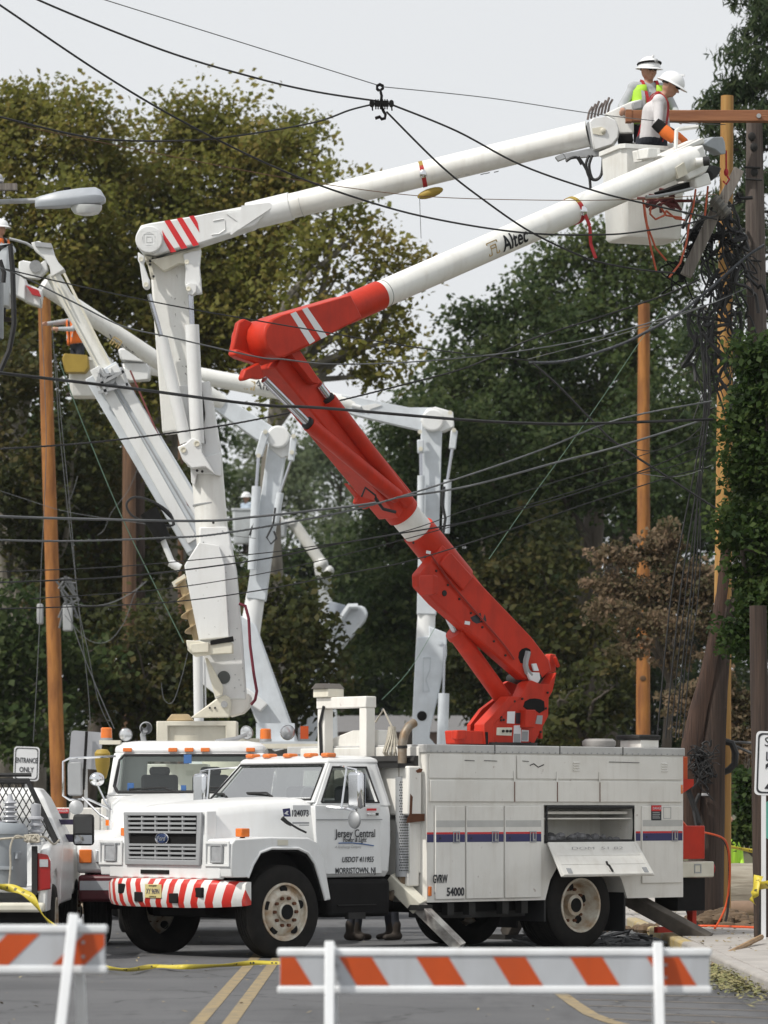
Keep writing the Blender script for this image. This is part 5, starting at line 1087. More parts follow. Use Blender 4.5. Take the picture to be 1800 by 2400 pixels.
m = MB(); m.tube([P(*q,YF-.1) for q in zz(600,1120,5.027,(1200,1520),(1100,1520),(1050,1590),(990,1680),(920,1780),(860,1880),(780,1960))], .085, 8); W_('hose_bundle', PALE, t7, m)
# ---------------------------------------------------------------- pickup at the left edge
YP = 41.0; XP = P(118,0,YP).x - 1.0
pk = thing('pickup_truck', 'white pickup at the left edge loaded with grey transformers behind a black mesh rack', 'pickup', (XP, YP, 0), R(91))
m = MB()
for s in (-1,1): m.prism([(.02,s*.96,.52),(.02,s*.99,1.18),(.25,s*1.0,1.24),(2.0,s*1.0,1.24),(2.0,s*.96,.52),(1.62,s*.96,.55),(1.5,s*.98,.86),(1.2,s*.98,.96),(.85,s*.98,.93),(.65,s*.97,.75),(.58,s*.96,.52)], (0,-s*.10,0))
m.box(.1,2.0,-.9,.9,.72,.78); m.box(1.95,2.0,-.98,.98,.6,1.25); bed = m.build('bed', WHITE, pk, bevel=.03)
for s in (-1,1):
    o = MB().prism([(.0,s*.86,.74),(.0,s*1.0,.76),(.0,s*1.0,1.06),(.0,s*.97,1.13),(.0,s*.86,1.15)], (.12,0,0)).build('tail_light', REDL, pk, bevel=.012)
    MB().box(-.012,.0,s*.93-.045,s*.93+.045,1.00,1.08).build('reverse_light', CLEARL, o)
    wheel(pk, (1.08,s*.86,.40), (0,s,0), .40, .26, 'rear'); wheel(pk, (4.9,s*.86,.40), (0,s,0), .40, .26)
    m = MB(); m.prism([(-.02,s*.80,.70),(-.02,s*.86,.70),(-.02,s*.86,1.22),(-.02,s*.80,1.22)], (.06,0,0)); m.build('bed_post', BLACK, pk)
    mr = MB().box(2.96,3.12,s*1.17-.12,s*1.17+.12,1.20,1.56).build('side_mirror', BLACK, pk, bevel=.04)
    MB().box(2.95,2.962,s*1.17-.10,s*1.17+.10,1.34,1.53).build('mirror_glass', mat('dark_mirror', (.03,.03,.03), .1, spec=.8), mr); MB().box(2.95,2.962,s*1.17-.10,s*1.17+.10,1.22,1.32).build('spot_mirror', MIRR, mr)
    m = MB(); m.box(3.0,3.08,min(s*.85,s*1.1),max(s*.85,s*1.1),1.24,1.33); m.box(3.0,3.08,min(s*.85,s*1.1),max(s*.85,s*1.1),1.44,1.5); m.build('mirror_arm', mat('navy_arm',(.03,.02,.06),.3), mr)
rg = [[(xa,-yh,z),(xb,-yh,z),(xb,yh,z),(xa,yh,z)] for z, xa, xb, yh in ((.55,2.03,4.0,.97),(1.25,2.03,4.0,1.0),(1.28,2.03,3.95,.98),(1.75,2.15,3.35,.78),(1.86,2.35,3.15,.70))]
MB().loft(rg).build('cab', WHITE, pk, bevel=.03)
MB().box(4.0,5.7,-.97,.97,.6,1.2).build('hood', WHITE, pk, bevel=.06)
MB().add([(2.12,-.68,1.32),(2.12,.68,1.32),(2.20,.6,1.70),(2.20,-.6,1.70)], [(0,1,2,3)]).build('rear_window', mat('dark_glass', (.02,.025,.025), .08, spec=.8), pk)
m = MB(); m.box(-.25,-.02,-.95,.66,.52,.62); m.build('bumper', CREAM, pk, bevel=.03); MB().box(-.10,.0,-.95,.9,.30,.52).build('under_bumper', UNDER, pk)
rk = MB(); xr_ = 1.85
rk.tube([(xr_,-.95,1.22),(xr_,-.62,1.93),(xr_,.62,1.93),(xr_,.95,1.22)], .035, 6); rk.tube([(xr_,-.66,2.0),(xr_,.66,2.0)], .025, 6); rk = rk.build('mesh_rack', BLACK, pk)
m = MB()
def clipx(z): return .62 + (1.93-z)/.71*.33
for i in range(-30, 31):
    for sg in (1,-1):
        y0 = i*.075; seg = []
        for k_ in range(25):
            z = 1.26 + .66*k_/24; y = y0 + sg*(z-1.26)*.55
            if abs(y) < clipx(z)-.02: seg.append((xr_,y,z))
        if len(seg) > 1: m.bar(seg[0], seg[-1], .012, .012)
m.build('expanded_mesh', BLACK, rk)
def transformer(x, y, label, h=.62, r=.30):
    c = Vector((XP,YP,0)) + Vector((-y, x, .78)); t = thing('transformer', label, 'transformer', c, 0, 'transformers in the pickup bed')
    MB().lathe([(r*.98,0),(r,.03),(r,h-.06),(r*1.04,h-.05),(r*1.04,h),(r*.9,h+.06),(.001,h+.09)], (0,0,0), (0,0,1), 28).build('tank', GREYB, t)
    for k_, (dx, dy) in enumerate(((-.12,-.05),(.12,-.05))):
        pr = [(.05,h+.04)]
        for i in range(5): z = h+.07+i*.05; pr += [(.045,z),(.095-.004*i,z+.014),(.088-.004*i,z+.026),(.045,z+.034)]
        pr += [(.03,h+.34),(.02,h+.38),(.001,h+.38)]
        MB().lathe(pr, (dx,dy,0), (0,0,1), 16).build('insulator', mat('grey_porcelain', (.42,.43,.46), .25, var=.08), t)
    m = MB(); m.box(-r*.6,r*.6,-r-.02,-r+.02,h*.3,h*.36); m.bar((r*.7,-r*.75,h*.55),(r*.8,-r*.85,h*.55),.06,.08); m.build('bracket', GREYB, t, bevel=.006)
    return t
transformer(.35, -.42, 'grey pole transformer with ribbed insulators at the right side of the pickup bed')
transformer(.40, .28, 'grey pole transformer standing further left in the pickup bed')
m = MB(); c = (XP+.72, YP+.62, 0)
pr = [(.06,0),(.06,.04)]
for i in range(4): z = .05+i*.07; pr += [(.05,z),(.085,z+.02),(.08,z+.04),(.05,z+.05)]
pr += [(.055,.34),(.055,.44),(.001,.45)]
sa = tag(MB().lathe(pr, (0,0,0), (0,0,1), 16).build('surge_arrester', mat('grey_porcelain', (.42,.43,.46), .25, var=.08)), 'single ribbed grey insulator standing at the right corner of the pickup bed', 'insulator')
sa.location = (XP+.80, YP+.5, 1.23)
m = MB(); kx, ky, kz = XP+.80, YP-.0, 1.30
m.tube(crv0([(XP-.3,ky+.3,1.30),(XP+.2,ky+.1,1.27),(XP+.5,ky+.02,1.30),(kx-.02,ky-.02,kz+.02)]), .013, 5)
m.tube(crv0([(kx-.05,ky-.03,kz),(kx-.16,ky-.04,kz+.03),(kx-.22,ky-.05,kz-.08),(kx-.22,ky-.05,kz-.3),(kx-.24,ky-.05,kz-.52)]), .011, 5)
m.tube(crv0([(kx,ky-.03,kz),(kx+.12,ky+.1,kz+.02),(kx+.2,ky+.4,kz-.06),(kx+.22,ky+.9,kz-.02)]), .011, 5)
for i in range(7):
    q0 = [Vector((kx,ky-.03,kz))+Vector((random.uniform(-.09,.09),random.uniform(-.03,.03),random.uniform(-.035,.04))) for _ in range(5)]; m.tube(crv0(q0+q0[:1]), .012, 5)
tag(m.build('rope', ROPE, world=True), 'knotted pale rope tied over the transformers in the pickup', 'rope')
# ---------------------------------------------------------------- poles
def pole(name, label, top, bot, Y, r0, r1, mt, Y1=None, n=18, group=None, knots=True):
    a = P(*top, Y1 or Y); b = P(*bot, Y); t = thing(name, label, 'pole', (b.x, b.y, 0), 0, group)
    b.z = -.02; m = MB(); rs = []
    d = a - b
    for i in range(15):
        k = i/14; c = b.lerp(a, k); r = r1 + (r0-r1)*k
        rs.append([c + Vector((math.cos(q)*r*(1+.03*math.sin(3*q+i)), math.sin(q)*r*(1+.03*math.cos(2*q+i*1.7)), 0)) for q in [2*math.pi*j/n for j in range(n)]])
    m.loft(rs); W_('shaft', mt, t, m); return t
p_l = pole('utility_pole', 'bare orange-brown new pole at left beside the ENTRANCE ONLY sign', (103,698), (143,1940), 80, .13, .165, NEWPOLE)
p_m = pole('utility_pole', 'bare orange new pole rising alone behind the roof of the service body', (1509,712), (1507,1910), 82, .125, .16, NEWPOLE)
p_o = pole('utility_pole', 'older brown pole in the trees behind the digger boom, beside a dark pole', (303,900), (302,1960), 88, .15, .17, mat('brown_pole', (.16,.085,.045), .85, col2=(.07,.04,.025), scale=4, stretch=(7,7,.3)))
p_d = pole('utility_pole', 'thin black pole close beside the brown pole behind the digger boom', (327,1040), (330,1960), 90, .12, .13, OLDPOLE)
p_f = pole('utility_pole', 'brown pole glimpsed between the digger boom and the tall white mast', (424,1000), (424,1960), 95, .07, .08, mat('brown_pole', (.16,.085,.045), .85))
p_r = pole('utility_pole', 'tall slim new yellow-orange pole at right that carries on behind the split old pole', (1704,225), (1688,2178), 49.9, .082, .135, mat('yellow_pole', (.42,.24,.07), .75, col2=(.30,.14,.035), scale=3, stretch=(6,6,.3), bmp=.3, bscale=8))
for px, py, s_ in ((1510,1395,.05),(1507,1590,.05),(1514,1527,.05)):
    m = MB(); c = P(px,py,82-.155); m.ball(c, (.07,.01,.06), 10, 6); W_('knot', mat('dark_knot',(.10,.05,.02),.8), p_m, m)
for px, py in ((1695,1321),(1697,1312)): m = MB(); m.ball(P(px,py,49.78), (.03,.01,.06), 8, 6); W_('knot', mat('dark_knot',(.10,.05,.02),.8), p_r, m)
# the broken old pole: stump, split leaning half, hanging top
st = thing('broken_pole', 'thick dark old pole stump split above the red tail box at the kerb', 'pole', P(1652,2185,49.5).xy.to_3d())
def rough(pts, r0, r1, n, Y, jag=.0, flat=1.0):
    rs = []
    for i, q in enumerate(pts):
        c = P(*q, Y); k = i/(len(pts)-1); r = r0+(r1-r0)*k
        rs.append([c+Vector((math.cos(a)*r*(1+.10*math.sin(4*a+i)+.06*math.sin(9*a)), math.sin(a)*r*flat*(1+.08*math.cos(3*a)), (random.uniform(-jag,jag) if i == len(pts)-1 else 0))) for a in [2*math.pi*j/n for j in range(n)]])
    return MB().loft(rs)
W_('stump', OLDPOLE, st, rough([(1652,2200),(1654,2050),(1660,1900),(1666,1750),(1676,1620),(1690,1510),(1700,1440)], .235, .12, 18, 49.45, .25))
W_('split_half', mat('split_wood', (.085,.048,.033), .9, col2=(.035,.022,.018), scale=4, stretch=(8,8,.3), bmp=.8, bscale=8), st, rough([(1612,1960),(1616,1830),(1622,1745),(1637,1660),(1652,1600),(1668,1530),(1680,1470),(1690,1400),(1700,1300)], .15, .06, 12, 49.3, .3, .6))
m = MB(); m.box(P(1644,0,49.2).x, P(1661,0,49.2).x, 49.18, 49.2, P(0,1865,49.2).z, P(0,1859,49.2).z); W_('number_tag', SIGNW, st, m)
ht = thing('hanging_pole_top', 'grey weathered top of the old pole hanging at the right edge below the crossarm', 'pole', P(1772,780,49.4))
W_('shaft', mat('grey_pole', (.135,.11,.095), .9, col2=(.065,.05,.045), scale=4, stretch=(8,8,.3), bmp=.8, bscale=8), ht, rough([(1775,800),(1771,600),(1769,450),(1768,350),(1767,262)], .125, .098, 16, 49.4, .02))
m = MB()
for q in ((1752,392),(1755,610),(1756,420)): m.tube([P(q[0]-8,q[1],49.25), P(q[0]+30,q[1]+2,49.25)], .015, 5)
for q in ((1762,320),(1767,345),(1768,403)): m.ball(P(*q,49.29), (.05,.03,.06), 8, 6)
W_('line_hardware', DARK, ht, m).__setitem__('kind','stuff')
ca = MB(); ca.box(P(1467,0,49.0).x, P(1850,0,49.0).x, 48.93, 49.07, P(0,286,49).z, P(0,260,49).z); 
ca = ca.build('crossarm', ARMWOOD, bevel=.008); tag(ca, 'new reddish wooden crossarm reaching left from the right edge past the workers', 'crossarm')
m = MB(); c = P(1778,272,48.92); m.cyl(c, c+Vector((0,-.03,0)), .03, n=8); W_('bolt', STEEL, ca, m)
m = MB(); m.box(P(1467,0,49).x-.004, P(1480,0,49).x, 48.92, 49.08, P(0,287,49).z, P(0,259,49).z); W_('end_band', ARMWOOD, ca, m)
# old crossarms hanging in the tangle
for lab, pts, wpx in (('weathered grey crossarm hanging diagonally in the tangle, highest of the two pieces', ((1733,396),(1690,478)), 22),('weathered grey crossarm hanging diagonally in the tangle under the insulators', ((1676,498),(1608,645)), 24)):
    m = MB(); pbar(m, pts[0], pts[1], wpx*1.15, 48.4, .11); tag(m.build('crossarm', GREYWOOD, world=True, bevel=.006), lab, 'crossarm', 'old broken crossarms')
m = MB(); m.cyl(P(1671,465,48.3), P(1705,505,48.3), .075, n=16)
for i in range(4): m.cyl(P(1675+i*8,470+i*9.5,48.3), P(1678+i*8,473+i*9.5,48.3), .10, n=16)
tag(m.build('line_insulator', mat('brown_grey_porcelain', (.10,.095,.08), .35), world=True), 'stubby dark ribbed insulator between the two hanging crossarms', 'insulator')
for i, (lab, c, r_) in enumerate((('black cut-out cylinder on the left of the hanging crossarm', (1630,556), .10),('black clamp under the lower hanging crossarm', (1600,628), .09),('dark coil fitting right of the lower hanging crossarm', (1672,560), .11))):
    m = MB()
    for j in range(6): a = P(c[0]+random.uniform(-8,8), c[1]+random.uniform(-10,10), 48.7); b = a+Vector((random.uniform(-.14,.14),random.uniform(-.05,.05),random.uniform(-.14,.14))); m.cyl(a, b, random.uniform(.02,.05), n=8); m.tube(crv0([b, b+Vector((random.uniform(-.2,.2),0,random.uniform(-.2,.1))), b+Vector((random.uniform(-.3,.3),0,random.uniform(-.4,.0)))], 4), .01, 5)
    tag(m.build('line_fitting', UNDER, world=True), lab, 'fitting')
m = MB()
for i in range(95):
    x, y = random.uniform(1640,1752), 470+380*random.random()**1.5; a = P(x - (y-480)*.03, y, 48.9+random.uniform(-.3,.3)); q = [a]
    for j in range(5): a = a + Vector((random.uniform(-.16,.16), random.uniform(-.06,.06), random.uniform(-.28,.06))); q.append(a)
    m.tube(crv0(q, 4), random.choice((.008,.014,.024)), 5)
tag(struct(m.build('cable_tangle', CABLE, world=True), 'stuff'), 'dense tangle of black cables hanging round the slim right pole', 'cables')
m = MB()
for i in range(70):
    a = P(random.gauss(1643,9), random.gauss(1785,20), 49.05+random.uniform(-.1,.1)); q = [a]
    for j in range(4): a = a + Vector((random.uniform(-.09,.09), random.uniform(-.04,.04), random.uniform(-.11,.09))); q.append(a)
    m.tube(crv0(q, 4), random.choice((.006,.009,.014)), 5)
m.tube([P(*q,49.1) for q in ((1640,1860),(1625,1890),(1634,1940),(1618,1960))], .03, 6); m.tube([P(*q,49.1) for q in ((1600,1800),(1612,1850),(1630,1900),(1640,1930))], .04, 6)
tag(struct(m.build('cable_knot', CABLE, world=True), 'stuff'), 'black knot of cable ends against the thick pole stump', 'cables')
m = MB(); m.tube([P(*q,49.6) for q in ((1690,1735),(1715,1742),(1724,1765),(1722,1790),(1708,1805),(1694,1810))], .045, 8); tag(m.build('cable_loop', CABLE, world=True), 'thick black cable loop bulging right of the thick pole stump', 'cable')
m = MB(); m.tube([P(*q,50) for q in ((1700,1738),(1760,1741),(1800,1743))], .018, 5); m.tube([P(*q,50) for q in ((1700,1738),(1740,1756),(1790,1778))], .02, 5); tag(m.build('guy_wire', CABLEG, world=True), 'short grey wires running from the pole stump to the speed sign', 'wire')

# ---------------------------------------------------------------- overhead wires: each its own cable
def crv(pts, n=7):
    q = [pts[0]] + list(pts) + [pts[-1]]; out = []
    for i in range(1, len(q)-2):
        p0, p1, p2, p3 = (Vector(v) for v in q[i-1:i+3])
        for k in range(n):
            t = k/n; out.append(.5*((2*p1)+(p2-p0)*t+(2*p0-5*p1+4*p2-p3)*t*t+(3*p1-p0-3*p2+p3)*t**3))
    out.append(Vector(q[-1])); return out
YW = lambda x: 39.3 + max(-300,min(x,1750))*.0040
def wire(lab, pts, w, mt=CABLE, dep=YW, twist=0, group='overhead wires'):
    q = crv([P(x, y, dep(x) if callable(dep) else dep) for x, y in pts]); r = w*42/F/2*.8
    m = MB(); m.tube(q, r, 6)
    if twist:
        qq = crv(q, 6); t2_ = [v + Vector((0, math.cos(i*1.7)*r*.8, math.sin(i*1.7)*r*.8)) for i, v in enumerate(qq)]; m.tube(t2_, r*.55, 5)
    return tag(m.build('overhead_wire', mt, world=True, smooth=60), lab, 'wire', group)
wire('thin grey wire from the top edge to the hook of the wire spacer', [(180,-20),(247,0),(890,201)], 3, CABLEG)
wire('thin grey wire from the spacer hook right to the levers at the upper boom tip', [(893,203),(1150,230),(1395,267),(1580,287),(1700,292)], 3, CABLEG, lambda x: 42.8+(x-893)*.0078)
wire('thick black cable from the top edge to the left end of the wire spacer', [(20,-45),(90,0),(380,117),(597,182),(740,215),(885,237)], 6)
wire('long thick black cable crossing both upper booms from the top left corner', [(-60,-28),(0,12),(244,176),(434,288),(640,390),(800,452),(990,507),(1222,545),(1417,550),(1525,539),(1616,523),(1680,505)], 6)
wire('black cable sagging across the tree top and rising to the spacer', [(-50,260),(0,274),(217,323),(407,330),(543,320),(732,288),(820,258),(876,244)], 6)
wire('thin brown wire passing behind the sagging cable and over the yellow pouch', [(60,296),(92,304),(400,366),(705,423),(981,459),(1264,469),(1500,467),(1680,455)], 2.5, CABLEB)
wire('black cable from the right end of the spacer down to the hanging crossarms', [(920,246),(1070,307),(1222,387),(1390,446),(1507,476),(1680,514)], 6)
wire('black cable from the bottom of the spacer passing over the lettered boom', [(906,262),(1036,391),(1137,471),(1243,543),(1357,598),(1417,617),(1500,632),(1580,640)], 6)
wire('thin black wire from the left edge over the red elbow, upper of the pair', [(-40,622),(0,628),(174,668),(398,715),(600,751),(753,777),(934,808),(1100,830),(1250,846)], 4)
wire('thin black wire from the left edge under the red elbow, lower of the pair', [(-40,620),(33,639),(174,709),(289,765),(398,790),(600,836),(663,842),(771,853),(934,850),(1100,837),(1237,820),(1400,790),(1560,745),(1680,707)], 4.5, CABLEG)
wire('thickest black cable running level across the mast and the red boom', [(-40,868),(0,874),(289,908),(600,948),(753,956),(1100,985),(1280,993),(1378,993),(1670,983)], 9)
wire('twisted black cable climbing from the left edge behind the red boom to the right pole', [(-40,1054),(0,1052),(145,1043),(289,1029),(506,1000),(670,969),(800,938),(952,900),(1100,859),(1237,798),(1400,745),(1551,694),(1640,655)], 6, CABLE, lambda x: 44.6+x*.0018, 1)
wire('thick grey cable level across the mast ending behind the red boom', [(-40,1207),(0,1210),(145,1215),(463,1221),(600,1211),(825,1186),(880,1178)], 8, CABLEG)
wire('thick grey cable rising right from the red boom past the slim orange pole', [(930,1166),(1100,1139),(1300,1085),(1450,1046),(1646,985)], 7, CABLEG, lambda x: 42.6+(x-900)*.008)
wire('twisted grey cable from the left edge crossing the red boom collar', [(-40,1264),(0,1266),(181,1268),(398,1260),(500,1253),(663,1227),(862,1186),(1100,1113),(1280,1050),(1450,983),(1668,940)], 6, CABLEG, YW, 1)
wire('thin wire crossing the mast front plate, topmost of the fan', [(-40,1341),(0,1340),(289,1327),(600,1298),(717,1283),(934,1249),(1100,1193),(1300,1130),(1480,1075),(1670,1010)], 3, CABLE)
wire('thin wire crossing the mast front plate, second of the fan', [(-40,1366),(0,1365),(289,1351),(600,1313),(807,1272),(1100,1222),(1300,1172),(1500,1105),(1668,1035)], 4.5, CABLE)
wire('thin wire crossing the lower mast, third of the fan', [(70,1404),(108,1401),(362,1383),(600,1347),(807,1300),(1000,1250),(1250,1180),(1450,1120),(1570,1095),(1665,1060)], 3, CABLE)
wire('thin wire crossing the lower mast, lowest of the fan', [(-40,1428),(0,1427),(362,1414),(600,1385),(807,1345),(970,1312),(1200,1240),(1400,1172),(1580,1115),(1660,1096)], 4, CABLE)
wire('thick black cable slanting down across the slim orange pole into the shrub', [(1248,850),(1310,905),(1400,998),(1450,1043),(1560,1115),(1690,1200)], 8, CABLE, 47.5)
wire('ribbed black cable curving up to the grey pole top at the right edge', [(1240,850),(1330,845),(1450,809),(1520,775),(1589,736),(1660,680),(1744,606),(1790,575)], 10, mat('ribbed_cable',(.05,.055,.065),.5), 47.6, 1)
wire('grey straight wire just above the ribbed cable', [(1237,842),(1450,785),(1640,722),(1750,675)], 3, CABLEG, 48)
wire('slack dark wire drooping across the slim orange pole', [(1380,1016),(1450,1040),(1510,1056),(1560,1052),(1610,1030),(1650,995)], 3, CABLE, 47.7)
wire('grey wire behind the slim orange pole sagging toward the shrub', [(1500,1110),(1570,1118),(1620,1110),(1668,1090)], 3, CABLEG, 48.2)
wire('green rope slanting from the left pole down to the white step bracket', [(140,850),(197,1000),(286,1213),(362,1370),(430,1506)], 4.5, CABLEN, lambda x: 46+ (x-140)*.0138)
wire('thin green line falling from the tangle behind the ribbed cable', [(1580,690),(1500,800),(1420,920),(1330,1050),(1250,1160),(1146,1310)], 2, CABLEN, 48.5)
wire('thin grey guy line rising to the right beside the upright far mast', [(895,1640),(960,1570),(1020,1470)], 2.5, CABLEN, 60)
for i, (x0, x1, x2) in enumerate(((1640,1652,1560),(1655,1660,1572),(1648,1655,1583),(1662,1664,1590),(1632,1650,1540),(1668,1662,1600))):
    wire(('black drop cable left of the split pole, ' + ('reaching the tangle left side','second from the right at the bottom','middle strand','strand nearest the pole at the top','leftmost strand at the bottom','rightmost strand at the bottom')[i]), [(x0,758+i*30),(x1,950),(x1-10-i*2,1080),(x2+40,1350),(x2+18,1540),(x2,1730)], 4.5 if i % 2 else 6, CABLE, 48.4, 0, 'drop cables in the bundle')
for i, (lab, pts) in enumerate((('grey slack wire hanging right of the left pole, left strand', [(122,760),(132,900),(139,1000),(159,1199),(172,1310),(186,1440),(205,1600),(212,1700)]),('grey slack wire hanging right of the left pole, right strand', [(130,830),(145,1000),(165,1200),(184,1416),(205,1520),(230,1640),(262,1712)]),
      ('grey wire hanging close along the left side of the left pole', [(95,700),(108,1000),(103,1200),(96,1340),(92,1480),(78,1740)]),('straight grey guy wire from the left pole base fittings to the amber beacon', [(150,1400),(190,1520),(230,1620),(268,1708)]))):
    wire(lab, pts, 3.5 if i < 3 else 5, CABLEG, 62)
wire('thick grey cable swagged between the left pole and the brown pole', [(150,1400),(180,1416),(225,1420),(271,1409),(315,1385),(344,1362)], 6, CABLEG, 78)
wire('slack grey wire looping deep between the left pole and the brown pole', [(150,1440),(206,1499),(253,1503),(290,1460),(315,1394),(335,1365)], 4, CABLEG, 78)
wire('thin grey wires from the brown pole hanging to a frayed end', [(330,1080),(300,1150),(262,1200),(245,1240),(228,1255)], 3.5, CABLEG, 84)
wire('pale thin wire dropping from the leaves beside the left pole', [(182,1116),(172,1150),(160,1180)], 4, CABLEG, 80)
wire('slack wire dipping in front of the dark trees left of the cab roof', [(440,1530),(425,1590),(405,1645),(385,1640),(378,1600)], 3, CABLEG, 60)
wire('pale wire along the upper part of the far pole tops', [(-30,1140),(60,1170),(160,1200),(320,1225),(500,1250),(600,1262)], 3, CABLEG, 66)
m = MB()
for c, w_, h_ in (((95,1440),7,24),((160,1450),11,30)): W_('line_box', mat('grey_box', (.38,.39,.40), .6), p_l, MB().box(P(c[0]-w_,0,79).x, P(c[0]+w_,0,79).x, 78.8, 79.0, P(0,c[1]+h_,79).z, P(0,c[1]-h_,79).z), .03)
for i in range(14):
    a = P(random.uniform(145,172), random.uniform(1350,1420), 78.9); m.tube([a, a+Vector((random.uniform(-.2,.2),0,random.uniform(-.3,.1))), a+Vector((random.uniform(-.2,.2),0,random.uniform(-.5,0)))], .025, 5)
W_('cut_wires', CABLEG, p_l, m)
# spacer where four cables meet
sp = MB(); c = P(893,243,42.8); c0_ = c.copy(); sp.box(c.x-.10, c.x+.12, c.y-.03, c.y+.03, c.z-.035, c.z+.035)
for i in range(6): sp.box(c.x-.09+i*.035, c.x-.07+i*.035, c.y-.04, c.y+.04, c.z-.065, c.z+.05)
for dx in (-.14,.16): sp.cyl((c.x+dx,c.y-.05,c.z),(c.x+dx,c.y+.05,c.z), .04, n=12); sp.tube([(c.x+dx,c.y,c.z),(c.x+dx+.01,c.y,c.z-.09)], .012, 5)
sp.tube([(c.x,c.y,c.z+.02),(c.x+.01,c.y,c.z+.1),(c.x-.01,c.y,c.z+.17),(c.x+.03,c.y,c.z+.20),(c.x+.03,c.y,c.z+.23),(c.x-.02,c.y,c.z+.25),(c.x-.06,c.y,c.z+.23),(c.x-.06,c.y,c.z+.19),(c.x-.03,c.y,c.z+.17)], .022, 8)
sp.tube([(c.x,c.y,c.z-.02),(c.x+.04,c.y,c.z-.1),(c.x+.07,c.y,c.z-.14),(c.x+.06,c.y,c.z-.19),(c.x+.01,c.y,c.z-.2),(c.x-.02,c.y,c.z-.17),(c.x-.09,c.y,c.z-.19)], .022, 8)
sp.v = [(c0_.x+(x-c0_.x)*.72, y, c0_.z+(z-c0_.z)*.86) for x,y,z in sp.v]
tag(sp.build('wire_spacer', UNDER, world=True), 'black hooked cable spacer in the sky where four wires meet', 'spacer')

# ---------------------------------------------------------------- street lamp and pole top at the left edge
YL = 47.0; px0 = -62
lp = pole('utility_pole', 'pole just beyond the left edge that carries the street lamp and a grey transformer', (px0,300), (px0,2180), YL, .13, .17, OLDPOLE)
sl_ = thing('street_lamp', 'grey cobra head street lamp on a horizontal arm at the left edge', 'street lamp', P(px0,472,YL))
m = MB(); m.tube([P(px0,480,YL), P(0,473,YL), P(84,470,YL)], .032, 10); W_('arm', STEEL, sl_, m)
zL = lambda *p: zz(0,400,2.765,*p); hd = MB(); rs = []
for x, zt, zb, hw in ((228,178,243,.05),(260,168,244,.10),(380,138,240,.13),(520,118,228,.15),(620,112,222,.15),(655,130,215,.13),(683,175,205,.08)):
    px = x/2.765; top = P(px,400+zt/2.765,YL); bt = P(px,400+zb/2.765,YL); md = bt.z+(top.z-bt.z)*.35
    rs.append([(top.x,YL-hw*.5,top.z),(top.x,YL+hw*.5,top.z),(top.x,YL+hw,md+.03),(top.x,YL+hw,md),(top.x,YL+hw*.8,bt.z),(top.x,YL-hw*.8,bt.z),(top.x,YL-hw,md),(top.x,YL-hw,md+.03)])
hd.loft(rs); W_('lamp_head', mat('lamp_grey', (.40,.43,.47), .4), sl_, hd, .012)
m = MB(); c = P(203,482,YL); m.lathe([(.19,.0),(.185,.05),(.15,.10),(.08,.12),(.001,.12)], c, (0,0,-1), 24); m.v = [(x, YL+(y-YL)*.7, z) for x,y,z in m.v]; W_('lamp_glass', mat('lamp_diffuser', (.62,.64,.64), .15, spec=.8), sl_, m)
m = MB(); c = P(158,440,YL); m.cyl(c, c+Vector((0,0,-.05)), .045, n=14); W_('photocell', UNDER, sl_, m)
tf = thing('transformer', 'tall grey pole transformer cut by the left edge below the street lamp', 'transformer', P(-22,795,46.8))
m = MB(); c = P(-24,795,46.8); h = (795-632)*46.8/F; m.lathe([(.16,0),(.17,.02),(.17,h-.03),(.175,h),(.10,h+.05),(.001,h+.06)], c, (0,0,1), 24); W_('tank', GREYB, tf, m)
m = MB(); m.tube([P(*q,46.6) for q in ((-30,620),(0,580),(24,572),(30,640),(33,760),(22,820),(0,870),(-20,905))], .035, 6); m.tube([P(*q,46.6) for q in ((0,610),(10,640),(8,662))], .03, 6); W_('bushing_cable', CABLE, tf, m)
m = MB(); m.box(P(-70,0,46.9).x, P(40,0,46.9).x, 46.85, 46.95, P(0,449,47).z, P(0,434,47).z); ca2 = tag(m.build('crossarm', GREYWOOD, world=True), 'grey wooden crossarm end poking in at the left edge above the lamp', 'crossarm')
m = MB(); m.ball(P(-3,418,46.9), (.05,.05,.06), 12, 8); m.ball(P(-3,425,46.9), (.065,.065,.03), 12, 8); m.cyl(P(-3,434,46.9), P(-3,420,46.9), .02, n=8); tag(m.build('insulator', mat('grey_porcelain', (.42,.43,.46), .25), world=True), 'small pale pin insulator on the crossarm at the left edge', 'insulator')

# ---------------------------------------------------------------- signs
def sign(name, label, cx, cy, wpx, hpx, Y, face, tilt=0, post_to=2050, postmat=STEEL, postdx=0, back=False):
    c = P(cx, cy, Y); s = Y/F; t = thing(name, label, 'sign', (c.x, Y, 0)); w_, h_ = wpx*s/2, hpx*s/2
    Rr = Matrix.Rotation(tilt, 3, 'Y')
    def rr(k, y):
        out = []; r = .05
        for sx_, sz, a0 in ((1,1,0),(-1,1,90),(-1,-1,180),(1,-1,270)):
            for j in range(5):
                a = R(a0+j*22.5); out.append(c + Rr @ Vector((sx_*(w_-k-r)+r*math.cos(a), y, sz*(h_-k-r)+r*math.sin(a))))
        return out
    W_('panel', face, t, MB().prism(rr(0,-.004), (0,.004,0)))
    m = MB(); top = c.z+h_*.9; m.bar((c.x+postdx,Y+.03,-.02),(c.x+postdx,Y+.03,top), .06, .05); W_('post', postmat, t, m)
    return t, c, w_, h_, Rr, rr
t, c, w_, h_, Rr, rr = sign('road_sign', 'white ENTRANCE ONLY sign left of the new pole', 62, 1790, 60, 80, 62, SIGNW, R(2))
m = MB(); m.frame(rr(.02,-.007), rr(.035,-.007), (0,.002,0)); W_('border', INK, t, m)
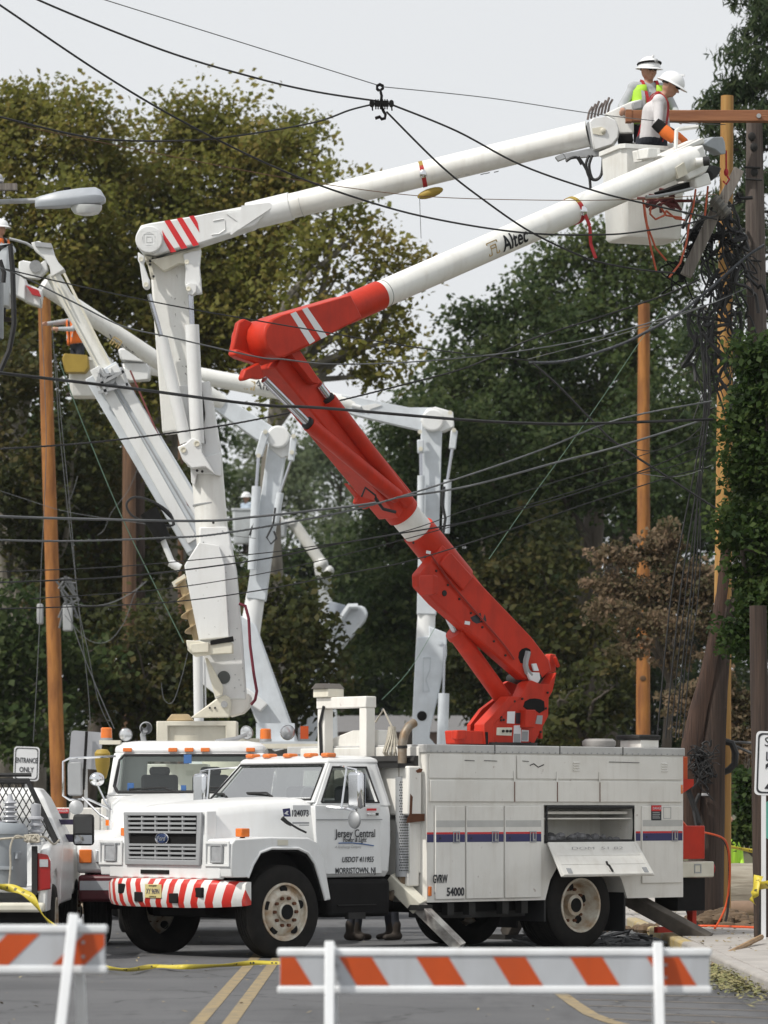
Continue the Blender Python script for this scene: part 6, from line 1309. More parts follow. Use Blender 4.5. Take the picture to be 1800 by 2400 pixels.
text('ENTRANCE', .115, INK, t, c+Vector((0,-.006,.05)), Rr@Vector((1,0,0)), Rr@Vector((0,0,1)), world=True, sx=.60, bold=.02); text('ONLY', .115, INK, t, c+Vector((.0,-.006,-.10)), Rr@Vector((1,0,0)), Rr@Vector((0,0,1)), world=True, sx=.75, bold=.02)
sign('road_sign', 'grey back of a square sign on a black post beside the truck mirror', 201, 1758, 74, 88, 58, SIGNBK, R(4))[0]
m = MB(); c = P(200,1758,57.9); m.bar(c+Vector((.02,0,.28)), c+Vector((-.03,0,-.6)), .055, .04); W_('front_strap', UNDER, bpy.data.objects['road_sign.001'], m)
sp_ = sign('speed_sign', 'white speed limit sign cut by the right edge on a slim white post', 1829, 1790, 118, 150, 44, SIGNW, R(2), postmat=SIGNW, postdx=-.19)
t, c, w_, h_, Rr, rr = sp_
m = MB(); m.frame(rr(.022,-.008), rr(.040,-.008), (0,.002,0)); W_('border', INK, t, m)
ex_, ez = Rr@Vector((1,0,0)), Rr@Vector((0,0,1))
text('SPEED', .15, INK, t, c+Vector((0,-.006,0))+ez*.24, ex_, ez, world=True, sx=.95); text('LIMIT', .15, INK, t, c+Vector((0,-.006,0))+ez*.075, ex_, ez, world=True); text('25', .44, INK, t, c+Vector((0,-.006,0))-ez*.16, ex_, ez, world=True, sx=.85)
w2 = sign('road_sign', 'pale green sign under the speed limit sign at the right edge', 1818, 1922, 50, 90, 44.3, SIGNG)
wt_ = pole('utility_pole', 'dark weathered pole at the right edge behind the speed sign', (1776,1420), (1790,2255), 44.8, .10, .115, OLDPOLE)
m = MB(); m.bar(P(1784,2090,44.6), P(1778,2250,44.6), .03, .03); W_('conduit', DARK, wt_, m)
# ---------------------------------------------------------------- barricades
def barricade(label, x0, x1, ytop, hpx, Y, slant, legs, lean, phase, rz=0):
    a = P(x0, ytop, Y); b = P(x1, ytop, Y); s = Y/F; L = b.x-a.x; h = hpx*s
    t = thing('barricade', label, 'barricade', ((a.x+b.x)/2, Y, 0), 0, 'traffic barricades')
    bd = MB().box(a.x, b.x, Y-.012, Y+.012, a.z-h+.04, a.z-.03); bd = W_('board', SHEET, t, bd, .004)
    m = MB(); m.box(a.x-.012,b.x+.012,Y-.022,Y+.022,a.z-.045,a.z); W_('top_rail', PLAST, t, m, .012)
    m = MB(); m.box(a.x-.012,b.x+.012,Y-.022,Y+.022,a.z-h,a.z-h+.045); W_('bottom_rail', PLAST, t, m, .012)
    z0, z1 = a.z-h+.047, a.z-.047; per = 180*s; wd_ = 76*s; dx = slant*(z1-z0)
    for i in range(-3, 12):
        xs = a.x + phase*s + i*per; q = [(xs, z1),(xs+wd_, z1),(xs+wd_+dx, z0),(xs+dx, z0)]
        cl = []
        def clip(poly, f, v):
            out = []
            for (xa, za), (xb, zb) in zip(poly, poly[1:]+poly[:1]):
                ia, ib = f(xa), f(xb)
                if ia: out.append((xa,za))
                if ia != ib: k = (v-xa)/(xb-xa); out.append((v, za+(zb-za)*k))
            return out
        q = clip(q, lambda x: x >= a.x+.004, a.x+.004); q = clip(q, lambda x: x <= b.x-.004, b.x-.004) if q else q
        if len(q) > 2: W_('reflective_stripe', ORANGE, t, MB().prism([(x, Y-.0125, z) for x, z in q], (0,-.0025,0)))
    for lx, ltop in legs:
        c = P(lx, ltop, Y)
        for zb in (a.z-.09, a.z-h+.09): W_('bolt', STEEL, t, MB().cyl((c.x+.045,Y-.012,zb), (c.x+.045,Y-.024,zb), .009, n=8))

        m = MB(); m.bar((c.x-lean,Y-.36,0),(c.x,Y-.045,c.z), .052, .045, (0,1,0)); W_('leg', PLAST, t, m, .006)
        m = MB(); m.bar((c.x+.03,Y+.40,0),(c.x+.006,Y+.045,c.z-.03), .052, .045, (0,1,0)); W_('leg', PLAST, t, m, .006)
    return t
barricade('long orange and white striped barricade in front of the lift truck', 655, 1663, 2222, 108, 20.6, .62, ((773,2207),(1540,2209)), 0, 140)
t = barricade('striped barricade at the left edge, its stripes slanting the other way', -640, 247, 2167, 116, 19.6, -1.02, ((175,2143),(-500,2143)), .10, 118)
# ---------------------------------------------------------------- caution tape, hoses, debris
def ribbon(label, pts, w_, mt=YEL, name='caution_tape', world_pts=None):
    q = crv(world_pts or [P(*p_) for p_ in pts], 6); m = MB(); vs = []; 
    for i, p_ in enumerate(q):
        d = (q[min(i+1,len(q)-1)]-q[max(i-1,0)]).normalized(); up = Vector((0,0,1)) if abs(d.z) < .8 else Vector((1,0,0)); x = d.cross(up).normalized(); u = x.cross(d); a = math.sin(i*.33)*.9
        u = u*math.cos(a)+x*math.sin(a); vs += [p_-u*w_/2, p_+u*w_/2]
    m.add(vs, [(2*i,2*i+1,2*i+3,2*i+2) for i in range(len(q)-1)]); o = tag(m.build(name, mt, world=True), label, 'tape')
    so_ = o.modifiers.new('solid','SOLIDIFY'); so_.thickness = .002
    tx = MB()
    for i in range(2, len(q)-2, 3):
        a = vs[2*i].lerp(vs[2*i+1], .3); b = vs[2*i].lerp(vs[2*i+1], .7); c_ = vs[2*i+2].lerp(vs[2*i+3], .7); e_ = vs[2*i+2].lerp(vs[2*i+3], .3)
        n_ = Vector((0,-.004,0)); tx.add([a+n_,b+n_,b.lerp(c_,.25)+n_,a.lerp(e_,.25)+n_],[(0,1,2,3)]); tx.add([b.lerp(c_,.45)+n_,a.lerp(e_,.45)+n_,a.lerp(e_,.75)+n_,b.lerp(c_,.75)+n_],[(0,1,2,3)])
    W_('tape_print', INK, o, tx); return o
ribbon('yellow caution tape drooping in front of the pickup tailgate', [(-40,2070,40.3),(0,2078,40.3),(40,2085,40.2),(75,2105,40.1),(105,2150,40.0),(140,2185,39.9)], .085)
ribbon('yellow caution tape lying across the road to the long barricade', None, .05, world_pts=[ground(248,2277)+Vector((0,0,.04)),ground(300,2285)+Vector((0,0,.05)),ground(360,2272)+Vector((0,0,.03)),ground(430,2278)+Vector((0,0,.05)),ground(520,2272)+Vector((0,0,.04)),ground(600,2268)+Vector((0,0,.05)),ground(700,2268)+Vector((0,0,.04))])
ribbon('yellow caution tape tied round the white sign post at right', [(1778,2052,43.8),(1770,2090,43.7),(1764,2115,43.8)], .11)
ribbon('yellow caution tape running right from the sign post', [(1778,2072,43.8),(1800,2074,43.6),(1840,2070,43.5)], .13)
ribbon('yellow caution tape stretched above the fallen trunk', [(1700,1982,55),(1740,1990,55),(1790,1998,55),(1850,2000,55)], .06)
def hose(lab, pts, r, mt): return tag(MB().tube(crv(pts, 6), r, 7).build('hose', mt, world=True), lab, 'hose')
hose('orange hose drooping from the red tail box down to the kerb', [P(1645,1950,47.2),P(1690,1962,47.4),P(1706,1985,47.6),P(1711,2040,47.8),P(1706,2100,48),P(1695,2140,48),P(1668,2185,48),P(1640,2196,48)+Vector((0,0,.0))], .013, CABLEO)
hose('dark hose hanging beside the orange one on the pole stump', [P(1690,1962,47.6),P(1707,1995,47.9),P(1709,2070,48),P(1706,2130,48),P(1700,2160,48)], .016, CABLE)
hose('orange hose running along the pavement to the sign post', [ground(1560,2200)+Vector((0,0,.14)),ground(1640,2196)+Vector((0,0,.14)),ground(1720,2200)+Vector((0,0,.15)),ground(1782,2203)+Vector((0,0,.15))], .015, CABLEO)
hose('orange hose bunched on the road behind the rear outrigger', [ground(1575,2212)+Vector((0,0,.05)),ground(1600,2205)+Vector((0,0,.08)),ground(1565,2195)+Vector((0,0,.06)),ground(1610,2190)+Vector((0,0,.12)),ground(1650,2186)+Vector((0,0,.14))], .017, CABLEO)
hose('black cable from the hitch box down to the soil', [P(1604,2105,47.3),P(1612,2140,47.4),P(1625,2155,47.5),P(1640,2185,47.6)], .018, CABLE)
m = MB(); m.tube([ground(1668,2270)+Vector((0,0,.03)), ground(1700,2258)+Vector((0,0,.09)), ground(1785,2238)+Vector((0,0,.2))], .02, 6, .03); tag(m.build('fallen_branch', mat('broken_twig', (.38,.24,.12), .8, col2=(.2,.12,.06)), world=True), 'broken branch lying across the kerb below the speed sign', 'branch')
def scatter(name, label, n, rng, size, mt, zoff=.01, seed=3):
    g_ = np.random.default_rng(seed); m = MB()
    for i in range(n):
        c = rng(g_); s_ = size*g_.uniform(.4,1.3); a = g_.uniform(0,6.28); u = Vector((math.cos(a), math.sin(a), g_.uniform(-.3,.5)))*s_; v = Vector((-math.sin(a), math.cos(a), g_.uniform(-.2,.3)))*s_*.5
        m.add([c-u, c+v, c+u, c-v], [(0,1,2,3)])
    o = m.build(name, mt, world=True); struct(o, 'stuff'); o['label'] = label; return o
GRN = mat('cut_leaves', (.16,.17,.06), .9, col2=(.30,.25,.12), scale=9)
scatter('cut_leaves', 'cut leaves and twigs along the kerb', 2600, lambda g_: Vector((3.30+g_.normal(0,.15)-.1, g_.normal(36.5,2.2), .01+abs(g_.normal(0,.035)))), .032, GRN)
scatter('leaf_litter', 'dead leaves scattered on the road', 420, lambda g_: Vector((g_.uniform(-6,3.2), g_.uniform(24,50), .012)), .025, mat('dead_leaf', (.30,.26,.16), .9, col2=(.2,.14,.08)), seed=5)
scatter('verge_leaves', 'leaves on the verge', 800, lambda g_: Vector((g_.uniform(3.5,6.5), g_.uniform(40,60), .135)), .035, mat('dead_leaf', (.30,.26,.16), .9), seed=6)
sm = MB(); g_ = np.random.default_rng(9)
for i in range(150):
    a = g_.uniform(0,6.28); r_ = abs(g_.normal(0,.33)); c = P(1690,2178,49.5); sm.ball((c.x-.0+r_*math.cos(a)*1.5, 49.2+r_*math.sin(a), max(.08,.30-r_*.35)), (g_.uniform(.05,.15),g_.uniform(.05,.12),g_.uniform(.03,.08)), 7, 4)
for i in range(60):
    sm.ball((P(1590,0,49).x+g_.normal(0,.5), 49.3+g_.normal(0,.2), .08), (g_.uniform(.05,.14),.1,g_.uniform(.03,.08)), 7, 4)
o = sm.build('soil_mound', SOIL, world=True); struct(o, 'stuff'); o['label'] = 'fresh brown soil heaped round the foot of the poles'
dm = MB()
for i in range(60):
    c = ground(g_.uniform(1240,1560), g_.uniform(2195,2222)); a = c+Vector((0,0,.03)); dm.tube([a, a+Vector((g_.uniform(-.3,.3),g_.uniform(-.2,.2),g_.uniform(0,.08))), a+Vector((g_.uniform(-.4,.4),g_.uniform(-.2,.2),0))], g_.uniform(.008,.022), 5)
o = dm.build('wire_scraps', CABLEG, world=True); struct(o, 'stuff'); o['label'] = 'scraps of cut wire on the road under the rear of the truck'
lg = thing('fallen_log', 'thick grey fallen tree trunk lying behind the poles at right', 'log', P(1800,2040,56))
m = MB(); rs = []
for i in range(16):
    x = P(1690,0,56).x + i*.22; rs.append([(x, 56+math.cos(a)*.40*(1+.04*math.sin(5*a+i)), .42+.02*i*0+math.sin(a)*.40*(1+.05*math.sin(4*a+i*.8))) for a in [2*math.pi*j/26 for j in range(26)]])
m.loft(rs); W_('log_bark', LOG, lg, m)
m = MB(); rs = [[(P(1700,0,53).x+i*.15, 53+math.cos(a)*.13, .22+math.sin(a)*.13*(1+.1*math.sin(i))) for a in [2*math.pi*j/14 for j in range(14)]] for i in range(6)]; m.loft(rs); tag(m.build('log', mat('small_log', (.24,.16,.11), .9, bmp=.8, bscale=8), world=True), 'short brown log on the pavement in front of the grey fallen trunk', 'log')
m = MB(); vs = P(1775,2110,52); m.add([(P(1735,0,52).x,51.0,.135),(P(1790,0,52).x,50.5,.135),(P(1850,0,52).x,53,.135),(P(1745,0,52).x,53,.135)],[(0,1,2,3)]); struct(m.build('grass', mat('lawn', (.07,.13,.025), .9, bmp=1, bscale=60), world=True), 'stuff')
m = MB()
for i in range(70): m.ball((P(185,0,60).x+g_.normal(0,.35), 60+g_.normal(0,.3), abs(g_.normal(0,.22))+.03), (g_.uniform(.05,.16),.12,g_.uniform(.03,.07)), 6, 4)
o = m.build('rubble', mat('rubble', (.36,.30,.23), .9, col2=(.2,.15,.1), bmp=1, bscale=10), world=True); struct(o, 'stuff'); o['label'] = 'rubble and cut wood between the pickup and the trucks'

# ---------------------------------------------------------------- people
def person(label, loc_, rz, J, mats, kit=(), tall=1.78, vs=.013):
    """one continuous body grown from joint capsules and voxel-merged; J overrides joint positions (metres, facing -Y)"""
    h = tall/1.78
    j = dict(hip=(0,0,.95), chest=(0,0,1.28), neck=(0,0,1.47), head=(0,-.02,1.62), shL=(.19,0,1.41), elL=(.25,.03,1.12), haL=(.22,-.12,.90), shR=(-.19,0,1.41), elR=(-.25,.03,1.12), haR=(-.22,-.12,.90),
             hpL=(.10,0,.92), knL=(.12,-.02,.50), anL=(.13,.02,.09), hpR=(-.10,0,.92), knR=(-.12,-.02,.50), anR=(-.13,.02,.09), look=(0,-1,0))
    j.update(J); j = {k: Vector(v)*h if k != 'look' else Vector(v).normalized() for k, v in j.items()}
    caps = []      # p0, p1, r0, r1, slot
    def C(a, b, r0, r1, s): caps.append((Vector(a), Vector(b), r0*h, r1*h, s))
    lk = j['look']; hd = j['head']; rt = lk.cross(Vector((0,0,1))).normalized(); uph = rt.cross(lk).normalized()
    lat = (j['shL']-j['shR']).normalized()
    for k_ in (-.07, 0, .07): C(j['hip']+lat*k_*.9, j['chest']+lat*k_*1.25, .115, .125, 1); C(j['chest']+lat*k_, j['neck']+lat*k_*.9-Vector((0,0,.07))*h, .12, .075, 1)
    C(j['shL'], j['shR'], .075, .075, 1); C(j['neck']-Vector((0,0,.06))*h, hd-uph*.06*h, .055, .052, 0)
    C(hd-uph*.02*h, hd+uph*.05*h, .092, .092, 0); C(hd+lk*.02*h-uph*.05*h, hd+lk*.045*h-uph*.085*h, .062, .042, 0)
    C(hd+lk*.09*h-uph*.005*h, hd+lk*.112*h-uph*.035*h, .012, .016, 0); C(hd+lk*.083*h-uph*.068*h-rt*.02*h, hd+lk*.083*h-uph*.068*h+rt*.02*h, .012, .012, 0)
    for s in (-1,1): C(hd+rt*s*.09*h+uph*.01*h, hd+rt*s*.095*h-uph*.025*h, .018, .014, 0); C(hd+lk*.07*h+rt*s*.032*h+uph*.022*h, hd+lk*.078*h+rt*s*.03*h+uph*.02*h, .016, .014, 0)
    for s in 'LR':
        C(j['sh'+s], j['el'+s], .062, .050, 2); C(j['el'+s], j['ha'+s], .048, .036, 3)
        d = (j['ha'+s]-j['el'+s]).normalized(); sd = d.cross(lk).normalized(); pn = d.cross(sd)
        C(j['ha'+s], j['ha'+s]+d*.075*h, .034, .036, 4)
        for f, L_ in ((-1.5,.065),(-.5,.078),(.5,.074),(1.5,.06)):
            b0 = j['ha'+s]+d*.085*h+sd*f*.019*h; b1 = b0+(d*.8+pn*.35)*L_*.55*h; C(b0, b1, .0115, .0105, 4); C(b1, b1+(d*.45+pn*.8)*L_*.5*h, .0105, .009, 4)
        b0 = j['ha'+s]+d*.03*h+sd*-.03*h; C(b0, b0+(d*.6-sd*.6)*.05*h, .014, .012, 4)
        C(j['hp'+s], j['kn'+s], .088, .062, 5); C(j['kn'+s], j['an'+s], .062, .045, 5)
        f_ = Vector((lk.x, lk.y, 0)).normalized() if Vector((lk.x,lk.y,0)).length > .1 else Vector((0,-1,0))
        C(j['an'+s]-f_*.03*h-Vector((0,0,.03))*h, j['an'+s]+f_*.15*h-Vector((0,0,.045))*h, .052, .042, 6); C(j['an'+s]+Vector((0,0,.12))*h, j['an'+s], .06, .05, 6)
    m = MB()
    for a, b, r0, r1, s in caps:
        d = (b-a); L_ = max(d.length, 1e-4); d = d/L_ if L_ > 1e-3 else Vector((0,0,1)); rg = []
        for k_ in range(5): q = math.pi/2*k_/4; rg.append(m.ring(a-d*r0*math.cos(q), d, max(r0*math.sin(q),1e-4), 14))
        for k_ in range(5): q = math.pi/2*k_/4; rg.append(m.ring(b+d*r1*math.sin(q), d, max(r1*math.cos(q),1e-4), 14))
        m.loft(rg)
    me = bpy.data.meshes.new('tmp'); me.from_pydata(m.v, [], m.f); ob = bpy.data.objects.new('tmp', me); COL.objects.link(ob)
    rm = ob.modifiers.new('r','REMESH'); rm.mode = 'VOXEL'; rm.voxel_size = vs; sm_ = ob.modifiers.new('s','SMOOTH'); sm_.iterations = 2; sm_.factor = .4
    dg_ = bpy.context.evaluated_depsgraph_get(); dg_.update(); body = bpy.data.meshes.new_from_object(ob.evaluated_get(dg_)); bpy.data.objects.remove(ob)
    n = len(body.polygons); cc = np.zeros(n*3); body.polygons.foreach_get('center', cc); cc = cc.reshape(-1,3); best = np.full(n, 9.); slot = np.zeros(n, int)
    for a, b, r0, r1, s in caps:
        A_ = np.array(a); D = np.array(b)-A_; t_ = np.clip(((cc-A_)@D)/max(D@D,1e-9),0,1); dist = np.linalg.norm(cc-A_-t_[:,None]*D,axis=1)-(r0+(r1-r0)*t_); k_ = dist < best; best[k_] = dist[k_]; slot[k_] = s
    z = np.array(j['chest'].lerp(j['hip'], .92))[2]; slot[(slot==1)&(cc[:,2] < j['hip'].z+.0)] = 5
    body.materials.clear()
    for mt in mats: body.materials.append(mt)
    body.polygons.foreach_set('material_index', slot.astype(np.int32)); body.polygons.foreach_set('use_smooth', np.ones(n,bool)); body.name = 'body'
    t = thing('person', label, 'person', loc_, rz); bo = link('body', body, t)
    if 'helmet' in kit:
        m = MB(); c_ = hd+uph*.035*h; rg = []
        for k_ in range(9):
            q = math.pi/2*k_/8; r_ = .138*math.cos(q)+.0005; rg.append([c_+(lk*math.cos(a)*1.12+rt*math.sin(a)*.95)*r_*h+uph*.135*math.sin(q)*h for a in [2*math.pi*i/24 for i in range(24)]])
        m.loft(rg); rg = []
        for k_, (r_, dz) in enumerate(((.135,.01),(.165,-.012),(.165,-.018),(.135,-.004))): rg.append([c_+(lk*math.cos(a)*(1.12+.16*max(0,math.cos(a)))+rt*math.sin(a)*.95)*r_*h+uph*(dz-.015*max(0,math.cos(a)))*h for a in [2*math.pi*i/24 for i in range(24)]])
        m.loft(rg); m.bar(c_-lk*.13*h+uph*.06*h, c_+lk*.10*h+uph*.135*h, .025, .02); he = m.build('hard_hat', HELM, t, smooth=50)
        if 'band' in kit:
            m = MB(); m.tube([c_+(lk*math.cos(a)*1.13+rt*math.sin(a)*.96)*.138*h+uph*(.045+.02*math.cos(a))*h for a in [2*math.pi*i/20 for i in range(21)]], .014, 6); m.build('hat_strap', UNDER, he); m = MB(); m.ball(c_+lk*.158*h+uph*.07*h, .028, 10, 6); m.build('head_lamp', GREYP, he)
    if 'shades' in kit:
        m = MB()
        for s in (-1,1): m.ball(hd+lk*.088*h+rt*s*.033*h+uph*.012*h, (.03,.03,.02), 10, 6)
        m.tube([hd+rt*.095*h+uph*.015*h, hd+lk*.08*h+rt*.06*h+uph*.018*h, hd+lk*.1*h+uph*.018*h, hd+lk*.08*h-rt*.06*h+uph*.018*h, hd-rt*.095*h+uph*.015*h], .006, 5); m.build('sunglasses', UNDER, t)
    m = MB(); rg = []
    for k_ in range(5): q = math.pi/2*k_/4; rg.append([hd+uph*(.0+.115*math.sin(q))*h-lk*.018*h+(lk*math.cos(a)*.9+rt*math.sin(a)*.98)*(.104*math.cos(q)+.001)*h for a in [math.pi*.5+math.pi*i/10 for i in range(11)]])
    v_ = [p_ for r_ in rg for p_ in r_]; m.add(v_, [(a*11+i,a*11+i+1,(a+1)*11+i+1,(a+1)*11+i) for a in range(4) for i in range(10)]); o = m.build('hair', HAIR, t); o.modifiers.new('s','SOLIDIFY').thickness = .012
    ch, ne, hp = j['chest'], j['neck'], j['hip']; fr = Vector((lk.x,lk.y,0)).normalized(); spine = (ne-hp).normalized(); fr = (lat.cross(spine)).normalized(); fr = fr if fr.dot(lk) > 0 else -fr
    def band(pts, w__, mt, nm, out=.0):
        q = crv(pts, 5); m = MB()
        for a, b in zip(q[:-1], q[1:]): m.bar(a, b+(b-a)*.1, w__, .012, fr)
        return m.build(nm, mt, t)
    if 'vest' in kit or 'lime' in kit or 'orange' in kit:
        mt = LIME if 'orange' not in kit else ORF; v = MB()
        for s in (-1,1):
            rows = []
            for k_ in range(8):
                f = k_/7; c_ = hp.lerp(ne, .02+.90*f); wd = .22-.03*f*f - (.05*max(0,f-.85)/.15); dp = .168-.03*f; inner_ = .02+.045*f
                row = []
                for i in range(8): a = i/7; ang = math.pi/2*(1-a)*0; th = a*math.pi; row.append(c_ + lat*s*(inner_ if i in (0,) else (inner_*(1-a)+ .0 + wd*math.sin(th*.93+.25*0)**.8 if 0 < i < 7 else .0))*h + fr*math.cos(th)*dp*h)
                rows.append(row)
            v_ = [p_ for r_ in rows for p_ in r_]; v.add(v_, [(a*8+i,a*8+i+1,(a+1)*8+i+1,(a+1)*8+i) for a in range(7) for i in range(7)])
        o = v.build('safety_vest', mt, t); o.modifiers.new('s','SOLIDIFY').thickness = .012
        for s in (-1,1): band([hp.lerp(ne,.25)+lat*s*.105*h+fr*.15*h, ch+lat*s*.105*h+fr*.15*h, ne+lat*s*.115*h+fr*.085*h-Vector((0,0,.04)), ne+lat*s*.115*h-fr*.0+Vector((0,0,.0))], .045, mat('reflective_grey', (.45,.46,.47), .4), 'reflective_band')
    if 'harness' in kit:
        for s in (-1,1):
            band([hp+lat*s*.05*h+fr*.16*h, ch-Vector((0,0,.05))+lat*s*.055*h+fr*.165*h, ne+lat*s*.085*h+fr*.10*h-Vector((0,0,.05)), ne+lat*s*.09*h+Vector((0,0,.03)), ne+lat*s*.07*h-fr*.12*h-Vector((0,0,.08)), hp-fr*.14*h+lat*s*.04*h], .038, REDF, 'harness_strap')
    if 'sleeve' in kit:
        for s in 'LR':
            m = MB(); a = j['el'+s]; b = j['ha'+s]; m.loft([m.ring(a.lerp(b,q), b-a, r_*h, 14) for q, r_ in ((.30,.07),(.5,.075),(.95,.062),(1.02,.055))]); m.build('glove_cuff', ORF, t)
            m = MB(); m.loft([m.ring(a.lerp(b,q), b-a, r_*h, 14) for q, r_ in ((-.15,.065),(.05,.070),(.30,.072))]); m.build('arm_guard', UNDER, t)
    return t
MATSET = lambda shirt, legs=JEANS, hand=SKIN, fore=None: [SKIN, shirt, shirt, fore or shirt, hand, legs, BOOT]
# worker with a lime vest in the far bucket of the upper white boom
YV = YT+.28
fz = P(0,131,YV).z - 1.80*1.92/1.78
person('person in a lime vest, white hard hat and dark glasses standing in the farther bucket', (P(1520,0,YV).x, YV, fz), R(12), dict(elR=(-.34,-.02,1.18), haR=(-.38,-.20,1.10), elL=(.32,-.02,1.16), haL=(.30,-.30,1.02), look=(.25,-1,-.1)), MATSET(SHIRTG), ('helmet','band','shades','vest','harness'), tall=1.92)
YS = BK.y-.02
fz = P(0,172,YS).z - 1.70*1.92/1.78
person('person in a white long-sleeved shirt and white hard hat bending forward in the nearer bucket', (P(1527,0,YS).x, YS, fz), R(0), dict(hip=(-.02,0,.93), chest=(.02,-.02,1.24), neck=(.09,-.03,1.43), head=(.22,-.04,1.55), shL=(.13,.16,1.37), shR=(.07,-.20,1.35), elR=(.05,-.30,1.05), haR=(.24,-.30,.88), elL=(.20,.30,1.08), haL=(.40,.2,.92), look=(.86,-.22,-.42)), MATSET(SHIRTW), ('helmet','shades','harness','sleeve'), tall=1.92)
yb5 = YD-.15
person('person in an orange vest reaching left from the far left bucket behind the digger boom', (P(182,0,yb5).x, yb5, P(0,938,yb5).z+.06), R(-60), dict(shR=(-.19,0,1.40), elR=(-.24,-.28,1.36), haR=(-.2,-.52,1.32), elL=(.2,-.2,1.2), haL=(.1,-.42,1.2), head=(0,-.10,1.60), neck=(0,-.05,1.46)), MATSET(SHIRTG), ('helmet','orange'))
person('person in a white hard hat cut by the left edge above the grey transformer', (P(-2,0,YC-1.3).x, YC-1.3, P(0,530,YC-1.3).z-1.66), R(60), {}, MATSET(mat('dark_jacket', (.04,.035,.03), .9)), ('helmet','orange'))
person('person in pale blue with a white hard hat in a distant bucket', (P(578,0,YE).x, YE+.2, P(0,1162,YE).z-1.66), R(-50), {}, MATSET(mat('pale_blue_cotton', (.42,.50,.60), .9)), ('helmet',), vs=.02)
person('person standing behind the front truck, only brown boots showing left under the cab', (P(832,0,47).x, 47.2, 0), R(70), {}, MATSET(SHIRTG), ('helmet',), vs=.02)
person('person standing behind the front truck, boots showing near the outrigger', (P(918,0,47.4).x, 47.3, 0), R(-70), {}, MATSET(SHIRTG), ('helmet',), vs=.02, tall=1.7)
person('person in a bright lime jacket mostly hidden behind the right poles', (P(1706,0,60).x, 60, -.08), R(20), dict(look=(-.4,-1,-.2)), [SKIN, LIME, LIME, LIME, SKIN, LIME, BOOT], ('orange_band',), tall=1.62)
# ---------------------------------------------------------------- trees
LEAF = dict(
    syc=leafmat('olive_leaves', (.115,.128,.022), (.185,.180,.036), (.235,.178,.046)),
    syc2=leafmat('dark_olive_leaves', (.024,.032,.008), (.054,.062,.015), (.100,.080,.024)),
    green=leafmat('dark_green_leaves', (.019,.038,.010), (.046,.074,.020), (.098,.122,.040)),
    green2=leafmat('mid_green_leaves', (.036,.062,.016), (.075,.106,.028), (.130,.145,.046)),
    pale=leafmat('haze_pale_leaves', (.075,.105,.055), (.11,.14,.07), (.145,.17,.09)),  # far trees: the fading by distance haze is put into the leaf colour
    con=leafmat('conifer_sprays', (.030,.052,.024), (.055,.085,.038), (.09,.115,.05)),
    dog=leafmat('russet_leaves', (.075,.072,.032), (.17,.125,.075), (.27,.185,.12)),
    shrub=leafmat('glossy_green_leaves', (.020,.044,.010), (.042,.076,.016), (.085,.118,.032)))
def leaves(name, mt, parent, centers, radii, per, size, tint, flat=.55, droop=0.0, aspect=.68):
    C_ = np.asarray(centers); n = len(C_); N = n*per
    g3 = RNG.normal(0,1,(N,3)); g3 *= (RNG.uniform(0,1,N)**.45/np.linalg.norm(g3,axis=1))[:,None]
    c = np.repeat(C_, per, 0) + g3*np.repeat(np.asarray(radii)[:,None], per, 0)*np.array([.95,.95,.72])
    nm = RNG.normal(0,1,(N,3)); nm[:,2] = np.abs(nm[:,2])*.9+flat*.6; nm[:,1] -= .6; nm[:,0] -= .3; nm /= np.linalg.norm(nm,axis=1)[:,None]
    u = np.cross(nm, RNG.normal(0,1,(N,3))); u /= np.linalg.norm(u,axis=1)[:,None]; 
    if droop: u[:,2] -= droop; u /= np.linalg.norm(u,axis=1)[:,None]
    v = np.cross(nm, u); s = size*RNG.uniform(.4,1.3,(N,1))
    bend = nm*s*.25
    V = np.stack([c-u*s, c+v*s*aspect+bend*.4, c+u*s-bend, c-v*s*aspect+bend*.4], 1).reshape(-1,3)
    me = bpy.data.meshes.new(name); me.vertices.add(4*N); me.vertices.foreach_set('co', V.astype(np.float32).ravel())
    me.loops.add(4*N); me.loops.foreach_set('vertex_index', np.arange(4*N, dtype=np.int32)); me.polygons.add(N)
    me.polygons.foreach_set('loop_start', np.arange(0,4*N,4,dtype=np.int32)); me.update(calc_edges=True)
    at = me.attributes.new('tint','FLOAT','FACE'); at.data.foreach_set('value', np.clip(np.repeat(tint, per)+RNG.normal(0,.16,N),0,1).astype(np.float32))
    me.materials.append(mt); return link(name, me, parent, True)
def clumps(blobs, dens, shell=.5, cut=None):
    """clump centres spread through lumpy lobes; blobs: (px, py, Y, rx_px, rz_px)"""
    cs, rs, ts = [], [], []
    for px, py, Y, rx, rz in blobs:
        c = np.array(P(px,py,Y)); k = Y/F; a = rx*k; b = rz*k; n = max(8, int(dens*a*b*11))
        d = RNG.normal(0,1,(n,3)); d /= np.linalg.norm(d,axis=1)[:,None]; r = RNG.uniform(shell,1.03,n)**.8
        lump = 1+.18*np.sin(d[:,0]*5+px)+.15*np.sin(d[:,2]*6+py)
        q = c + d*(r*lump)[:,None]*np.array([a, min(a,b)*.9, b]); cs.append(q); rs.append(RNG.uniform(.45,1.0,n)); ts.append(np.clip(.45+RNG.normal(0,.22,n)+RNG.normal(0,.08),0,1))
    return np.concatenate(cs), np.concatenate(rs), np.concatenate(ts)
